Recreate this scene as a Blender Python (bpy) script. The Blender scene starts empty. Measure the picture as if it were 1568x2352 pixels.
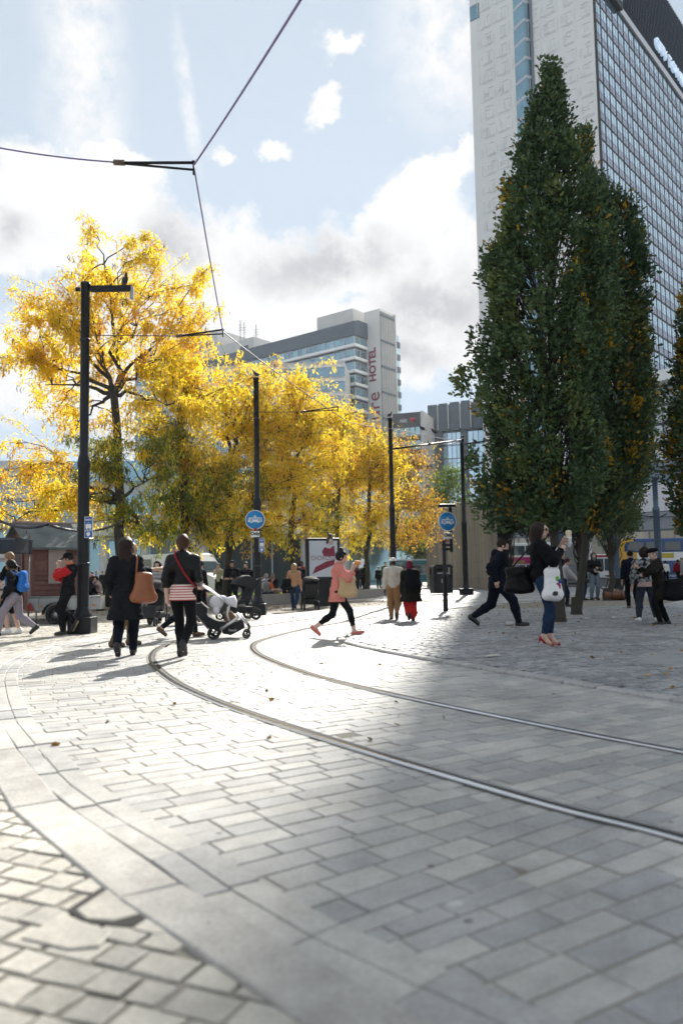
import bpy, bmesh, math, random
import numpy as np
from mathutils import Vector, Matrix, Euler
R_ = math.radians
PI = math.pi
random.seed(11)
rng = np.random.default_rng(7)
sc = bpy.context.scene
COL = sc.collection

# ------------------------------------------------------------------ camera (28 mm, held low, tilted up a little)
FPX, PITCH, ROLL, CAMH = 1829.0, R_(4.63), R_(-1.0), 1.05
CAMROT = (Matrix.Rotation(PI / 2 + PITCH, 3, 'X') @ Matrix.Rotation(ROLL, 3, 'Z'))
cam_d = bpy.data.cameras.new('camera')
cam = bpy.data.objects.new('camera', cam_d)
COL.objects.link(cam)
cam.matrix_world = Matrix.Translation((0, 0, CAMH)) @ CAMROT.to_4x4()
cam_d.sensor_fit = 'VERTICAL'
cam_d.sensor_height = 36.0
cam_d.lens = 28.0
cam_d.clip_end = 5000
cam_d.dof.use_dof = True
cam_d.dof.focus_distance = 15.0
cam_d.dof.aperture_fstop = 1.5
sc.camera = cam


def ray(px, py):
    return CAMROT @ Vector(((px - 784) / FPX, -(py - 1176) / FPX, -1))


def G(px, py, z=0.0):
    """ground point seen at a place in the photograph"""
    r = ray(px, py)
    return Vector((0, 0, CAMH)) + r * ((z - CAMH) / r.z)


def P(px, py, Y):
    r = ray(px, py)
    return Vector((0, 0, CAMH)) + r * (Y / r.y)


# ------------------------------------------------------------------ materials
MATS = {}


def nodes_of(m):
    m.use_nodes = True
    nt = m.node_tree
    return nt, nt.nodes, nt.links


def mat(name, col, rough=0.6, var=0.12, scale=6.0, bump=0.0, bscale=40.0, metal=0.0, spec=0.5, rnd=0.0, coord='Object',
        col2=None, emit=None, ior=1.5, coat=0.0, hard=0.0):
    """principled surface whose colour wanders a little; rnd = spread between separate pieces"""
    if name in MATS:
        return MATS[name]
    m = bpy.data.materials.new(name)
    nt, N, L = nodes_of(m)
    b = N['Principled BSDF']
    b.inputs['Roughness'].default_value = rough
    b.inputs['Metallic'].default_value = metal
    b.inputs['IOR'].default_value = ior
    b.inputs['Specular IOR Level'].default_value = spec
    b.inputs['Coat Weight'].default_value = coat
    tc = N.new('ShaderNodeTexCoord')
    no = N.new('ShaderNodeTexNoise')
    no.inputs['Scale'].default_value = scale
    no.inputs['Detail'].default_value = 4
    L.new(tc.outputs[coord], no.inputs['Vector'])
    mix = N.new('ShaderNodeMix')
    mix.data_type = 'RGBA'
    c2 = col2 or tuple(max(0, c * (1 - 2 * var)) for c in col)
    c1 = col if col2 else tuple(min(1, c * (1 + var)) for c in col)
    mix.inputs['A'].default_value = (*c1, 1)
    mix.inputs['B'].default_value = (*c2, 1)
    fo = no.outputs['Fac']
    if hard:
        h_ = N.new('ShaderNodeMapRange')
        h_.inputs['From Min'].default_value = .5 - hard
        h_.inputs['From Max'].default_value = .5 + hard
        L.new(fo, h_.inputs['Value'])
        fo = h_.outputs['Result']
    L.new(fo, mix.inputs['Factor'])
    out = mix.outputs['Result']
    if rnd > 0:
        ge = N.new('ShaderNodeNewGeometry')
        mr = N.new('ShaderNodeMapRange')
        mr.inputs['To Min'].default_value = 1 - rnd
        mr.inputs['To Max'].default_value = 1 + rnd
        L.new(ge.outputs['Random Per Island'], mr.inputs['Value'])
        mul = N.new('ShaderNodeMix')
        mul.data_type = 'RGBA'
        mul.blend_type = 'MULTIPLY'
        mul.inputs['Factor'].default_value = 1
        L.new(out, mul.inputs['A'])
        L.new(mr.outputs['Result'], mul.inputs['B'])
        out = mul.outputs['Result']
    L.new(out, b.inputs['Base Color'])
    if bump > 0:
        n2 = N.new('ShaderNodeTexNoise')
        n2.inputs['Scale'].default_value = bscale
        n2.inputs['Detail'].default_value = 5
        L.new(tc.outputs[coord], n2.inputs['Vector'])
        bp = N.new('ShaderNodeBump')
        bp.inputs['Strength'].default_value = bump
        bp.inputs['Distance'].default_value = 0.02
        L.new(n2.outputs['Fac'], bp.inputs['Height'])
        L.new(bp.outputs['Normal'], b.inputs['Normal'])
    if emit:
        b.inputs['Emission Color'].default_value = (*emit[0], 1)
        b.inputs['Emission Strength'].default_value = emit[1]
    MATS[name] = m
    return m


def leaf_mat(name, stops, trans=0.5, nscale=0.6, island=0.6):
    """leaf: diffuse + translucent, hue from a ramp driven by big noise patches and a per-leaf random value"""
    m = bpy.data.materials.new(name)
    nt, N, L = nodes_of(m)
    N.remove(N['Principled BSDF'])
    out = N['Material Output']
    tc = N.new('ShaderNodeTexCoord')
    no = N.new('ShaderNodeTexNoise')
    no.inputs['Scale'].default_value = nscale
    no.inputs['Detail'].default_value = 3
    L.new(tc.outputs['Object'], no.inputs['Vector'])
    ge = N.new('ShaderNodeNewGeometry')
    mr = N.new('ShaderNodeMapRange')
    mr.inputs['From Min'].default_value = 0.3
    mr.inputs['From Max'].default_value = 0.7
    L.new(no.outputs['Fac'], mr.inputs['Value'])
    mx = N.new('ShaderNodeMix')
    mx.inputs['Factor'].default_value = island
    L.new(mr.outputs['Result'], mx.inputs['A'])
    L.new(ge.outputs['Random Per Island'], mx.inputs['B'])
    cr = N.new('ShaderNodeValToRGB')
    el = cr.color_ramp.elements
    for i, (p, c) in enumerate(stops):
        e = el[i] if i < 2 else el.new(p)
        e.position = p
        e.color = (*c, 1)
    L.new(mx.outputs['Result'], cr.inputs['Fac'])
    d = N.new('ShaderNodeBsdfPrincipled')
    d.inputs['Roughness'].default_value = 0.55
    d.inputs['Specular IOR Level'].default_value = 0.35
    t = N.new('ShaderNodeBsdfTranslucent')
    L.new(cr.outputs['Color'], d.inputs['Base Color'])
    L.new(cr.outputs['Color'], t.inputs['Color'])
    ms = N.new('ShaderNodeMixShader')
    ms.inputs['Fac'].default_value = trans
    L.new(d.outputs[0], ms.inputs[1])
    L.new(t.outputs[0], ms.inputs[2])
    L.new(ms.outputs[0], out.inputs['Surface'])
    return m


# ------------------------------------------------------------------ objects
def tag(o, label=None, cat=None, group=None, kind=None):
    if label: o['label'] = label
    if cat: o['category'] = cat
    if group: o['group'] = group
    if kind: o['kind'] = kind
    return o


def thing(name, label, cat, loc=(0, 0, 0), rotz=0.0, group=None):
    o = bpy.data.objects.new(name, None)
    COL.objects.link(o)
    o.empty_display_size = 0.2
    o.location = loc
    o.rotation_euler = (0, 0, rotz)
    return tag(o, label, cat, group)


def link_mesh(name, me, parent=None, mats=(), loc=None, rotz=0.0):
    o = bpy.data.objects.new(name, me)
    for m in mats:
        me.materials.append(m)
    COL.objects.link(o)
    if parent: o.parent = parent
    if loc is not None: o.location = loc
    if rotz: o.rotation_euler = (0, 0, rotz)
    return o


def np_mesh(name, V, F, midx=None, smooth=False):
    """fast mesh from arrays; F is (m,k)"""
    V = np.asarray(V, dtype=np.float32)
    F = np.asarray(F, dtype=np.int32)
    me = bpy.data.meshes.new(name)
    me.vertices.add(len(V))
    me.vertices.foreach_set('co', V.ravel())
    k = F.shape[1]
    me.loops.add(F.size)
    me.loops.foreach_set('vertex_index', F.ravel())
    me.polygons.add(len(F))
    me.polygons.foreach_set('loop_start', np.arange(0, F.size, k, dtype=np.int32))
    if midx is not None:
        me.polygons.foreach_set('material_index', np.asarray(midx, dtype=np.int32))
    me.polygons.foreach_set('use_smooth', np.full(len(F), smooth))
    me.update(calc_edges=True)
    return me


class MB:
    """collects shapes and links them as ONE mesh object"""

    def __init__(self):
        self.v, self.f, self.m, self.s = [], [], [], []
        self.M = None
        self.mi = 0
        self.sm = False

    def add(self, vs, fs, mi=None, sm=None):
        o = len(self.v)
        if self.M is not None:
            vs = [self.M @ Vector(p) for p in vs]
        self.v += [tuple(p) for p in vs]
        for f in fs:
            self.f.append([i + o for i in f])
            self.m.append(self.mi if mi is None else mi)
            self.s.append(self.sm if sm is None else sm)
        return self

    def box(self, lo, hi, mi=None, bev=0.0, M=None):
        (x0, y0, z0), (x1, y1, z1) = lo, hi
        if bev > 0:
            b = min(bev, (x1 - x0) / 3, (y1 - y0) / 3, (z1 - z0) / 3)
            bm = bmesh.new()
            bmesh.ops.create_cube(bm, size=1)
            for v in bm.verts:
                v.co = Vector(((x0 + x1) / 2 + v.co.x * (x1 - x0), (y0 + y1) / 2 + v.co.y * (y1 - y0), (z0 + z1) / 2 + v.co.z * (z1 - z0)))
            bmesh.ops.bevel(bm, geom=bm.edges[:], offset=b, segments=2, affect='EDGES', profile=0.5)
            return self.bm(bm, mi, M)
        vs = [(x0, y0, z0), (x1, y0, z0), (x1, y1, z0), (x0, y1, z0), (x0, y0, z1), (x1, y0, z1), (x1, y1, z1), (x0, y1, z1)]
        if M is not None: vs = [M @ Vector(p) for p in vs]
        fs = [(3, 2, 1, 0), (4, 5, 6, 7), (0, 1, 5, 4), (1, 2, 6, 5), (2, 3, 7, 6), (3, 0, 4, 7)]
        return self.add(vs, fs, mi)

    def bm(self, bm, mi=None, M=None, sm=None):
        bm.verts.index_update()
        vs = [(M @ v.co) if M is not None else v.co.copy() for v in bm.verts]
        fs = [[v.index for v in f.verts] for f in bm.faces]
        bm.free()
        return self.add(vs, fs, mi, sm)

    def quad(self, a, b, c, d, mi=None):
        return self.add([a, b, c, d], [(0, 1, 2, 3)], mi)

    def tube(self, pts, rad, n=8, mi=None, cap=True, sm=True):
        pts = [Vector(p) for p in pts]
        if not hasattr(rad, '__len__'): rad = [rad] * len(pts)
        vs, fs = [], []
        up = Vector((0, 0, 1))
        prev = None
        for i, p in enumerate(pts):
            t = (pts[min(i + 1, len(pts) - 1)] - pts[max(i - 1, 0)])
            t = t.normalized() if t.length > 1e-9 else Vector((0, 0, 1))
            if prev is None:
                a = t.cross(up if abs(t.z) < 0.95 else Vector((1, 0, 0))).normalized()
            else:
                a = prev - t * prev.dot(t)
                a = a.normalized() if a.length > 1e-6 else t.orthogonal().normalized()
            prev = a
            b = t.cross(a)
            for k in range(n):
                an = 2 * PI * k / n
                vs.append(p + (a * math.cos(an) + b * math.sin(an)) * rad[i])
        for i in range(len(pts) - 1):
            for k in range(n):
                k2 = (k + 1) % n
                fs.append((i * n + k, i * n + k2, (i + 1) * n + k2, (i + 1) * n + k))
        self.add(vs, fs, mi, sm)
        if cap:
            e = (len(pts) - 1) * n
            self.add(vs[:n], [tuple(range(n))[::-1]], mi, False)
            self.add(vs[e:], [tuple(range(n))], mi, False)
        return self

    def lathe(self, prof, n=20, c=(0, 0, 0), mi=None, sm=True, M=None):
        vs, fs = [], []
        for r, z in prof:
            for k in range(n):
                a = 2 * PI * k / n
                vs.append(Vector((c[0] + r * math.cos(a), c[1] + r * math.sin(a), c[2] + z)))
        for i in range(len(prof) - 1):
            for k in range(n):
                k2 = (k + 1) % n
                fs.append((i * n + k, i * n + k2, (i + 1) * n + k2, (i + 1) * n + k))
        if M is not None: vs = [M @ p for p in vs]
        self.add(vs, fs, mi, sm)
        return self

    def prism(self, poly, axis, a0, a1, mi=None):
        """poly of 2-D points; axis x: poly=(y,z); y: (x,z); z: (x,y)"""
        def pt(p, a):
            return {'x': (a, p[0], p[1]), 'y': (p[0], a, p[1]), 'z': (p[0], p[1], a)}[axis]
        n = len(poly)
        vs = [pt(p, a0) for p in poly] + [pt(p, a1) for p in poly]
        fs = [tuple(range(n))[::-1], tuple(range(n, 2 * n))]
        for i in range(n):
            j = (i + 1) % n
            fs.append((i, j, n + j, n + i))
        return self.add(vs, fs, mi)

    def ell(self, c, r, n=12, m=8, mi=None, M=None):
        prof = [(math.sin(PI * i / m), -math.cos(PI * i / m)) for i in range(m + 1)]
        vs, fs = [], []
        for q, z in prof:
            for k in range(n):
                a = 2 * PI * k / n
                p = Vector((r[0] * q * math.cos(a), r[1] * q * math.sin(a), r[2] * z))
                if M is not None: p = M @ p
                vs.append(p + Vector(c))
        for i in range(m):
            for k in range(n):
                k2 = (k + 1) % n
                fs.append((i * n + k, i * n + k2, (i + 1) * n + k2, (i + 1) * n + k))
        return self.add(vs, fs, mi, True)

    def build(self, name, mats, parent=None, loc=None, rotz=0.0, fixn=True):
        me = bpy.data.meshes.new(name)
        me.from_pydata(self.v, [], self.f)
        me.polygons.foreach_set('material_index', self.m)
        me.polygons.foreach_set('use_smooth', self.s)
        me.update()
        if fixn:
            bm = bmesh.new()
            bm.from_mesh(me)
            bmesh.ops.remove_doubles(bm, verts=bm.verts, dist=1e-5)
            bmesh.ops.recalc_face_normals(bm, faces=bm.faces)
            bm.to_mesh(me)
            bm.free()
        if not isinstance(mats, (list, tuple)): mats = [mats]
        return link_mesh(name, me, parent, mats, loc, rotz)


def text_mesh(body, size, depth=0.01, align='CENTER', bold=0.0, sx=1.0, shear=0.0, space=1.0):
    """lettering as a mesh in its own XY plane (X right, Y up, facing +Z)"""
    cu = bpy.data.curves.new('letters', 'FONT')
    cu.body = body
    cu.size = size
    cu.extrude = depth
    cu.offset = bold
    cu.align_x = align
    cu.align_y = 'CENTER'
    cu.resolution_u = 3
    cu.shear = shear
    cu.space_character = space
    o = bpy.data.objects.new('letters', cu)
    COL.objects.link(o)
    dg = bpy.context.evaluated_depsgraph_get()
    me = bpy.data.meshes.new_from_object(o.evaluated_get(dg))
    bpy.data.objects.remove(o)
    bpy.data.curves.remove(cu)
    if sx != 1.0:
        for v in me.vertices: v.co.x *= sx
    return me


def lettering(name, body, size, m, parent, M, depth=0.01, bold=0.0, sx=1.0, align='CENTER', shear=0.0, space=1.0):
    me = text_mesh(body, size, depth, align, bold, sx, shear, space)
    me.transform(M)
    me.materials.clear()
    return link_mesh(name, me, parent, [m])


def frame_M(o, x, y):
    """matrix whose X and Y axes are x, y (unit-ish) at origin o"""
    x = Vector(x).normalized(); y = Vector(y).normalized(); z = x.cross(y)
    M = Matrix((x, y, z)).transposed().to_4x4()
    M.translation = Vector(o)
    return M


def copy_tree(o, parent=None):
    c = o.copy()
    COL.objects.link(c)
    if parent: c.parent = parent
    for ch in list(o.children):
        copy_tree(ch, c)
    return c


def spline(pts, n=8):
    """Catmull-Rom through 2-D/3-D points"""
    pts = [Vector(p) for p in pts]
    out = []
    for i in range(len(pts) - 1):
        p0, p1, p2, p3 = pts[max(i - 1, 0)], pts[i], pts[i + 1], pts[min(i + 2, len(pts) - 1)]
        for k in range(n):
            t = k / n
            out.append(0.5 * ((2 * p1) + (p2 - p0) * t + (2 * p0 - 5 * p1 + 4 * p2 - p3) * t * t + (3 * p1 - p0 - 3 * p2 + p3) * t ** 3))
    out.append(pts[-1])
    return out


def offset_curve(pts, d):
    """2-D offset; positive = to the right of travel"""
    out = []
    for i, p in enumerate(pts):
        t = (pts[min(i + 1, len(pts) - 1)] - pts[max(i - 1, 0)]).normalized()
        out.append(Vector((p.x + t.y * d, p.y - t.x * d)))
    return out


def in_poly(x, y, poly):
    """vectorised point in polygon"""
    inside = np.zeros(len(x), bool)
    n = len(poly)
    j = n - 1
    for i in range(n):
        xi, yi = poly[i][0], poly[i][1]
        xj, yj = poly[j][0], poly[j][1]
        if yi != yj:
            c = ((yi > y) != (yj > y)) & (x < (xj - xi) * (y - yi) / (yj - yi) + xi)
            inside ^= c
        j = i
    return inside
# ------------------------------------------------------------------ light: afternoon sun behind the tower, broken cloud
_tc = P(1374, 300, 140.0)
_edge = Vector((_tc.x + 26.0 * math.cos(R_(140)), _tc.y + 26.0 * math.sin(R_(140))))      # far upright edge of the tower's end wall
SUN_AZ, SUN_EL = math.atan2(_edge.x + 0.32, _edge.y - 4.62), R_(35.0)
sun_dir = Vector((math.sin(SUN_AZ) * math.cos(SUN_EL), math.cos(SUN_AZ) * math.cos(SUN_EL), math.sin(SUN_EL)))
sl = bpy.data.lights.new('sun', 'SUN')
sl.energy = 5.0
sl.angle = R_(0.4)
sl.color = (1.0, 0.95, 0.86)
so = bpy.data.objects.new('sun', sl)
COL.objects.link(so)
so.rotation_euler = (-sun_dir).to_track_quat('-Z', 'Y').to_euler()
so.location = (20, 60, 80)

w = bpy.data.worlds.new('World')
sc.world = w
w.use_nodes = True
nt = w.node_tree
N, L = nt.nodes, nt.links
N.clear()


class E:
    """tiny helper to write node maths as expressions"""
    def __init__(self, s): self.s = s
    def op(self, o, b=None, c=None):
        n = N.new('ShaderNodeMath'); n.operation = o
        for i, q in enumerate((self, b, c)):
            if q is None: continue
            if isinstance(q, E): L.new(q.s, n.inputs[i])
            else: n.inputs[i].default_value = q
        return E(n.outputs[0])
    def __add__(s, o): return s.op('ADD', o)
    def __sub__(s, o): return s.op('SUBTRACT', o)
    def __mul__(s, o): return s.op('MULTIPLY', o)
    def __truediv__(s, o): return s.op('DIVIDE', o)


def smooth(e, a, b):
    n = N.new('ShaderNodeMapRange'); n.interpolation_type = 'SMOOTHSTEP'
    n.inputs['From Min'].default_value = a; n.inputs['From Max'].default_value = b
    L.new(e.s, n.inputs['Value'])
    return E(n.outputs[0])


def noise3(vec, scale, detail, rough=0.55, off=(0, 0, 0)):
    mp = N.new('ShaderNodeMapping'); mp.inputs['Location'].default_value = off
    L.new(vec, mp.inputs['Vector'])
    n = N.new('ShaderNodeTexNoise'); n.inputs['Scale'].default_value = scale
    n.inputs['Detail'].default_value = detail; n.inputs['Roughness'].default_value = rough
    L.new(mp.outputs[0], n.inputs['Vector'])
    return E(n.outputs['Fac'])


tc = N.new('ShaderNodeTexCoord')
sep = N.new('ShaderNodeSeparateXYZ')
L.new(tc.outputs['Generated'], sep.inputs[0])
dx, dy, dz = (E(sep.outputs[i]) for i in range(3))
az = dx.op('ARCTAN2', dy) * (180 / PI)          # compass angle of the direction, degrees
el = dz.op('ARCSINE') * (180 / PI)              # height above the horizon, degrees
gen = tc.outputs['Generated']
n1 = noise3(gen, 9.0, 9, 0.6)
n2 = noise3(gen, 9.0, 9, 0.6, (3.1, 7.7, 1.3))
azw = az + (n1 - 0.5) * 9.0
elw = el + (n2 - 0.5) * 7.0


def blob(a0, e0, ra, re, rot=0.0, azv=None, elv=None):
    """1 inside an ellipse of the sky, falling to 0 at its rim"""
    a = (azv or azw) - a0; e = (elv or elw) - e0
    c, s = math.cos(R_(rot)), math.sin(R_(rot))
    u = (a * c + e * s) / ra
    v = (e * c - a * s) / re
    d = (u * u + v * v).op('SQRT')
    return smooth(d * -1.0 + 1.0, 0.0, 0.9)


def AE(px, py):
    r = ray(px, py).normalized()
    return math.degrees(math.atan2(r.x, r.y)), math.degrees(math.asin(r.z))


def blob_d(px, py, rx, ry, rot=0.0, **k):
    a, e = AE(px, py)
    return blob(a, e, rx / 31.0, ry / 31.0, rot, **k)


def union(bs):
    o = bs[0]
    for b in bs[1:]: o = o.op('MAXIMUM', b)
    return o


cum = union([blob_d(120, 500, 420, 170, 5), blob_d(480, 640, 430, 190), blob_d(870, 600, 360, 150, 18), blob_d(990, 450, 190, 110, 25),
             blob_d(1030, 680, 300, 230), blob_d(740, 800, 400, 200), blob_d(200, 850, 420, 200), blob_d(280, 390, 180, 60, -10),
             blob_d(770, 108, 80, 50, 20) * .75, blob_d(778, 235, 65, 50) * .75, blob_d(655, 335, 70, 45) * .6, blob_d(520, 372, 70, 40) * .6, blob_d(1060, 345, 60, 50, 20),
             blob_d(1040, 790, 140, 90)])
azs = az + (n1 - 0.5) * 3.0
els = el + (n2 - 0.5) * 2.5
wisp = union([blob_d(190, 130, 130, 420, 8, azv=azs, elv=els), blob_d(430, 230, 26, 190, 14, azv=azs, elv=els) * 0.9,
              blob_d(1040, 60, 240, 260, 0, azv=azs, elv=els)])
streak = noise3(gen, 26.0, 6, 0.65)
wisp = wisp * smooth(streak, 0.22, 0.68) * 1.15
far = noise3(gen, 2.6, 8, 0.6, (0.4, 2.0, 0.7))
back = smooth(az.op('ABSOLUTE'), 38.0, 60.0) * smooth(far, 0.44, 0.60)
lumps = noise3(gen, 13.0, 10, 0.66, (5, 1, 2))
cum = smooth(cum + (lumps - 0.5) * 1.7, 0.20, 0.56)
cloud = union([cum, wisp, back])
shade = union([blob_d(740, 615, 330, 85, 4), blob_d(1010, 700, 230, 130, 0), blob_d(380, 560, 170, 90), blob_d(30, 520, 90, 60), blob_d(900, 820, 220, 60)])
shade = shade * smooth(lumps, 0.3, 0.6) + back * 0.25

sky = N.new('ShaderNodeTexSky')
sky.sky_type = 'NISHITA'
sky.sun_disc = False
sky.sun_elevation = SUN_EL
sky.sun_rotation = SUN_AZ
sky.altitude = 50
sky.air_density = 0.8
sky.dust_density = 0.0
sky.ozone_density = 1.5


def mixc(fac, a, b, blend='MIX'):
    n = N.new('ShaderNodeMix'); n.data_type = 'RGBA'; n.blend_type = blend
    if isinstance(fac, E): L.new(fac.s, n.inputs['Factor'])
    else: n.inputs['Factor'].default_value = fac
    for q, k in ((a, 'A'), (b, 'B')):
        if isinstance(q, tuple): n.inputs[k].default_value = (*q, 1)
        else: L.new(q, n.inputs[k])
    return n.outputs['Result']


SKYK = 0.10
CLOUD_W, CLOUD_G = 4.5, 2.75            # radiance before the background strength
white = mixc(shade, (CLOUD_W, CLOUD_W, CLOUD_W * 1.01), (CLOUD_G, CLOUD_G * 1.01, CLOUD_G * 1.06))
thin = mixc(0.86, sky.outputs[0], (3.0, 3.38, 3.72))       # thin high veil over the whole blue
allsky = mixc(cloud, thin, white)
bg = N.new('ShaderNodeBackground')
bg.inputs['Strength'].default_value = SKYK
L.new(allsky, bg.inputs['Color'])
wo = N.new('ShaderNodeOutputWorld')
L.new(bg.outputs[0], wo.inputs['Surface'])

# ------------------------------------------------------------------ ground
m_base = mat('joint_sand', (0.25, 0.23, 0.19), 0.9, 0.3, 3.0, bump=0.3, bscale=60)
MB().quad((-270, -40, 0), (270, -40, 0), (270, 290, 0), (-270, 290, 0)).build('ground', mat('asphalt', (0.09, 0.09, 0.095), 0.75, 0.25, 0.8, bump=0.2), loc=(0, 0, -0.024))
tag(bpy.data.objects['ground'], kind='structure')


def stone_mat(name, c, rough, rnd, tint):
    m = bpy.data.materials.new(name)
    nt, N, L = nodes_of(m)
    b = N['Principled BSDF']
    b.inputs['Specular IOR Level'].default_value = 0.5
    tcn = N.new('ShaderNodeTexCoord')
    ge = N.new('ShaderNodeNewGeometry')
    n1 = N.new('ShaderNodeTexNoise'); n1.inputs['Scale'].default_value = 1.1; n1.inputs['Detail'].default_value = 6
    n2 = N.new('ShaderNodeTexNoise'); n2.inputs['Scale'].default_value = 55; n2.inputs['Detail'].default_value = 5
    n3 = N.new('ShaderNodeTexNoise'); n3.inputs['Scale'].default_value = 9; n3.inputs['Detail'].default_value = 4
    for n in (n1, n2, n3): L.new(tcn.outputs['Object'], n.inputs['Vector'])
    cr = N.new('ShaderNodeValToRGB')
    cr.color_ramp.elements[0].color = (*[q * (1 - rnd) for q in c], 1)
    cr.color_ramp.elements[1].color = (*[q * (1 + rnd) for q in tint], 1)
    L.new(ge.outputs['Random Per Island'], cr.inputs['Fac'])

    def mul(a, node, lo, hi, f0=0.25, f1=0.75):
        mr = N.new('ShaderNodeMapRange')
        mr.inputs['From Min'].default_value = f0; mr.inputs['From Max'].default_value = f1
        mr.inputs['To Min'].default_value = lo; mr.inputs['To Max'].default_value = hi
        L.new(node.outputs['Fac'], mr.inputs['Value'])
        mx = N.new('ShaderNodeMix'); mx.data_type = 'RGBA'; mx.blend_type = 'MULTIPLY'; mx.inputs['Factor'].default_value = 1
        L.new(a, mx.inputs['A']); L.new(mr.outputs[0], mx.inputs['B'])
        return mx.outputs['Result']
    o = mul(cr.outputs['Color'], n1, 0.70, 1.22)
    o = mul(o, n3, 0.80, 1.12)
    o = mul(o, n2, 0.82, 1.15)
    # pale worn spots
    vo = N.new('ShaderNodeTexVoronoi'); vo.inputs['Scale'].default_value = 2.2
    L.new(tcn.outputs['Object'], vo.inputs['Vector'])
    lt = N.new('ShaderNodeMath'); lt.operation = 'LESS_THAN'; lt.inputs[1].default_value = 0.07
    L.new(vo.outputs['Distance'], lt.inputs[0])
    mx = N.new('ShaderNodeMix'); mx.data_type = 'RGBA'
    L.new(lt.outputs[0], mx.inputs['Factor']); L.new(o, mx.inputs['A']); mx.inputs['B'].default_value = (0.46, 0.46, 0.45, 1)
    v2 = N.new('ShaderNodeTexVoronoi'); v2.inputs['Scale'].default_value = 3.7
    L.new(tcn.outputs['Object'], v2.inputs['Vector'])
    l2 = N.new('ShaderNodeMath'); l2.operation = 'LESS_THAN'; l2.inputs[1].default_value = 0.055
    L.new(v2.outputs['Distance'], l2.inputs[0])
    m2 = N.new('ShaderNodeMix'); m2.data_type = 'RGBA'
    L.new(l2.outputs[0], m2.inputs['Factor']); L.new(mx.outputs['Result'], m2.inputs['A']); m2.inputs['B'].default_value = (0.13, 0.125, 0.12, 1)
    L.new(m2.outputs['Result'], b.inputs['Base Color'])
    rr = N.new('ShaderNodeMapRange')
    rr.inputs['To Min'].default_value = rough - 0.12; rr.inputs['To Max'].default_value = rough + 0.15
    L.new(n3.outputs['Fac'], rr.inputs['Value']); L.new(rr.outputs[0], b.inputs['Roughness'])
    bp = N.new('ShaderNodeBump'); bp.inputs['Strength'].default_value = 0.35; bp.inputs['Distance'].default_value = 0.006
    L.new(n2.outputs['Fac'], bp.inputs['Height']); L.new(bp.outputs[0], b.inputs['Normal'])
    return m


m_sett = stone_mat('granite_sett', (0.35, 0.352, 0.35), 0.50, 0.12, (0.405, 0.39, 0.36))
m_kerb = stone_mat('granite_kerb', (0.33, 0.325, 0.32), 0.55, 0.06, (0.36, 0.35, 0.34))
m_kerbd = stone_mat('worn_kerb', (0.34, 0.325, 0.305), 0.55, 0.08, (0.39, 0.37, 0.34))
m_left = stone_mat('buff_sett', (0.38, 0.36, 0.32), 0.55, 0.14, (0.46, 0.43, 0.37))
m_flag = stone_mat('grey_flag', (0.29, 0.30, 0.31), 0.5, 0.06, (0.325, 0.325, 0.325))
m_dark = stone_mat('dark_sett', (0.24, 0.25, 0.265), 0.5, 0.15, (0.30, 0.30, 0.30))
m_steel = mat('rail_steel', (0.66, 0.66, 0.68), 0.17, 0.1, 8, metal=1.0)
m_groove = mat('rail_groove', (0.035, 0.033, 0.03), 0.8, 0.3, 20)
m_conc = mat('rail_bed', (0.15, 0.145, 0.135), 0.7, 0.25, 4, bump=0.4, bscale=50)

RAIL_A = spline([(2.6, 1.2), (1.95, 2.2), (1.31, 3.2), (0.92, 3.68), (0.37, 4.47), (-0.08, 5.17), (-0.57, 5.97), (-1.05, 6.82), (-1.66, 8.06), (-2.24, 9.6), (-2.62, 10.9),
                 (-2.84, 12.2), (-2.86, 13.4), (-2.62, 14.9), (-2.02, 17.2), (-1.08, 19.6), (0.15, 22.2), (1.75, 25.0), (3.7, 28.0), (6.6, 32), (10.6, 37), (16.5, 44), (25, 54)], 6)
RAIL_B = offset_curve(RAIL_A, 1.435)
EDGE_D = spline([(1.6, 0.9), (0.85, 1.6), (0.25, 2.22), (-0.16, 2.66), (-0.47, 3.11), (-0.96, 3.75), (-1.36, 4.34), (-1.9, 5.31), (-2.41, 6.26), (-3.15, 7.85), (-3.78, 9.35), (-4.22, 10.8),
                 (-4.47, 12.3), (-4.48, 13.7), (-4.22, 15.4), (-3.55, 17.8), (-2.6, 20.2), (-1.35, 22.8), (0.3, 25.6), (2.3, 28.6), (5.2, 32.6), (9.2, 37.6), (15.1, 44.6), (23.6, 54.6)], 6)
EDGE_C = offset_curve(EDGE_D, -0.125)
EDGE_B = offset_curve(EDGE_D, -0.24)
EDGE_A = offset_curve(EDGE_D, -0.47)
KERB_R = spline([(6.0, 1.5), (4.4, 4.2), (3.35, 5.75), (2.74, 6.6), (2.22, 7.67), (1.61, 8.97), (1.0, 10.3), (0.45, 11.7), (0.1, 12.9), (0.03, 13.8), (0.2, 15.2), (0.6, 17.2), (1.25, 19.8), (2.3, 22.4),
                 (4.2, 25.8), (6.4, 28.9), (10, 33.6), (15, 39.5), (24, 50)], 6)


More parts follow.
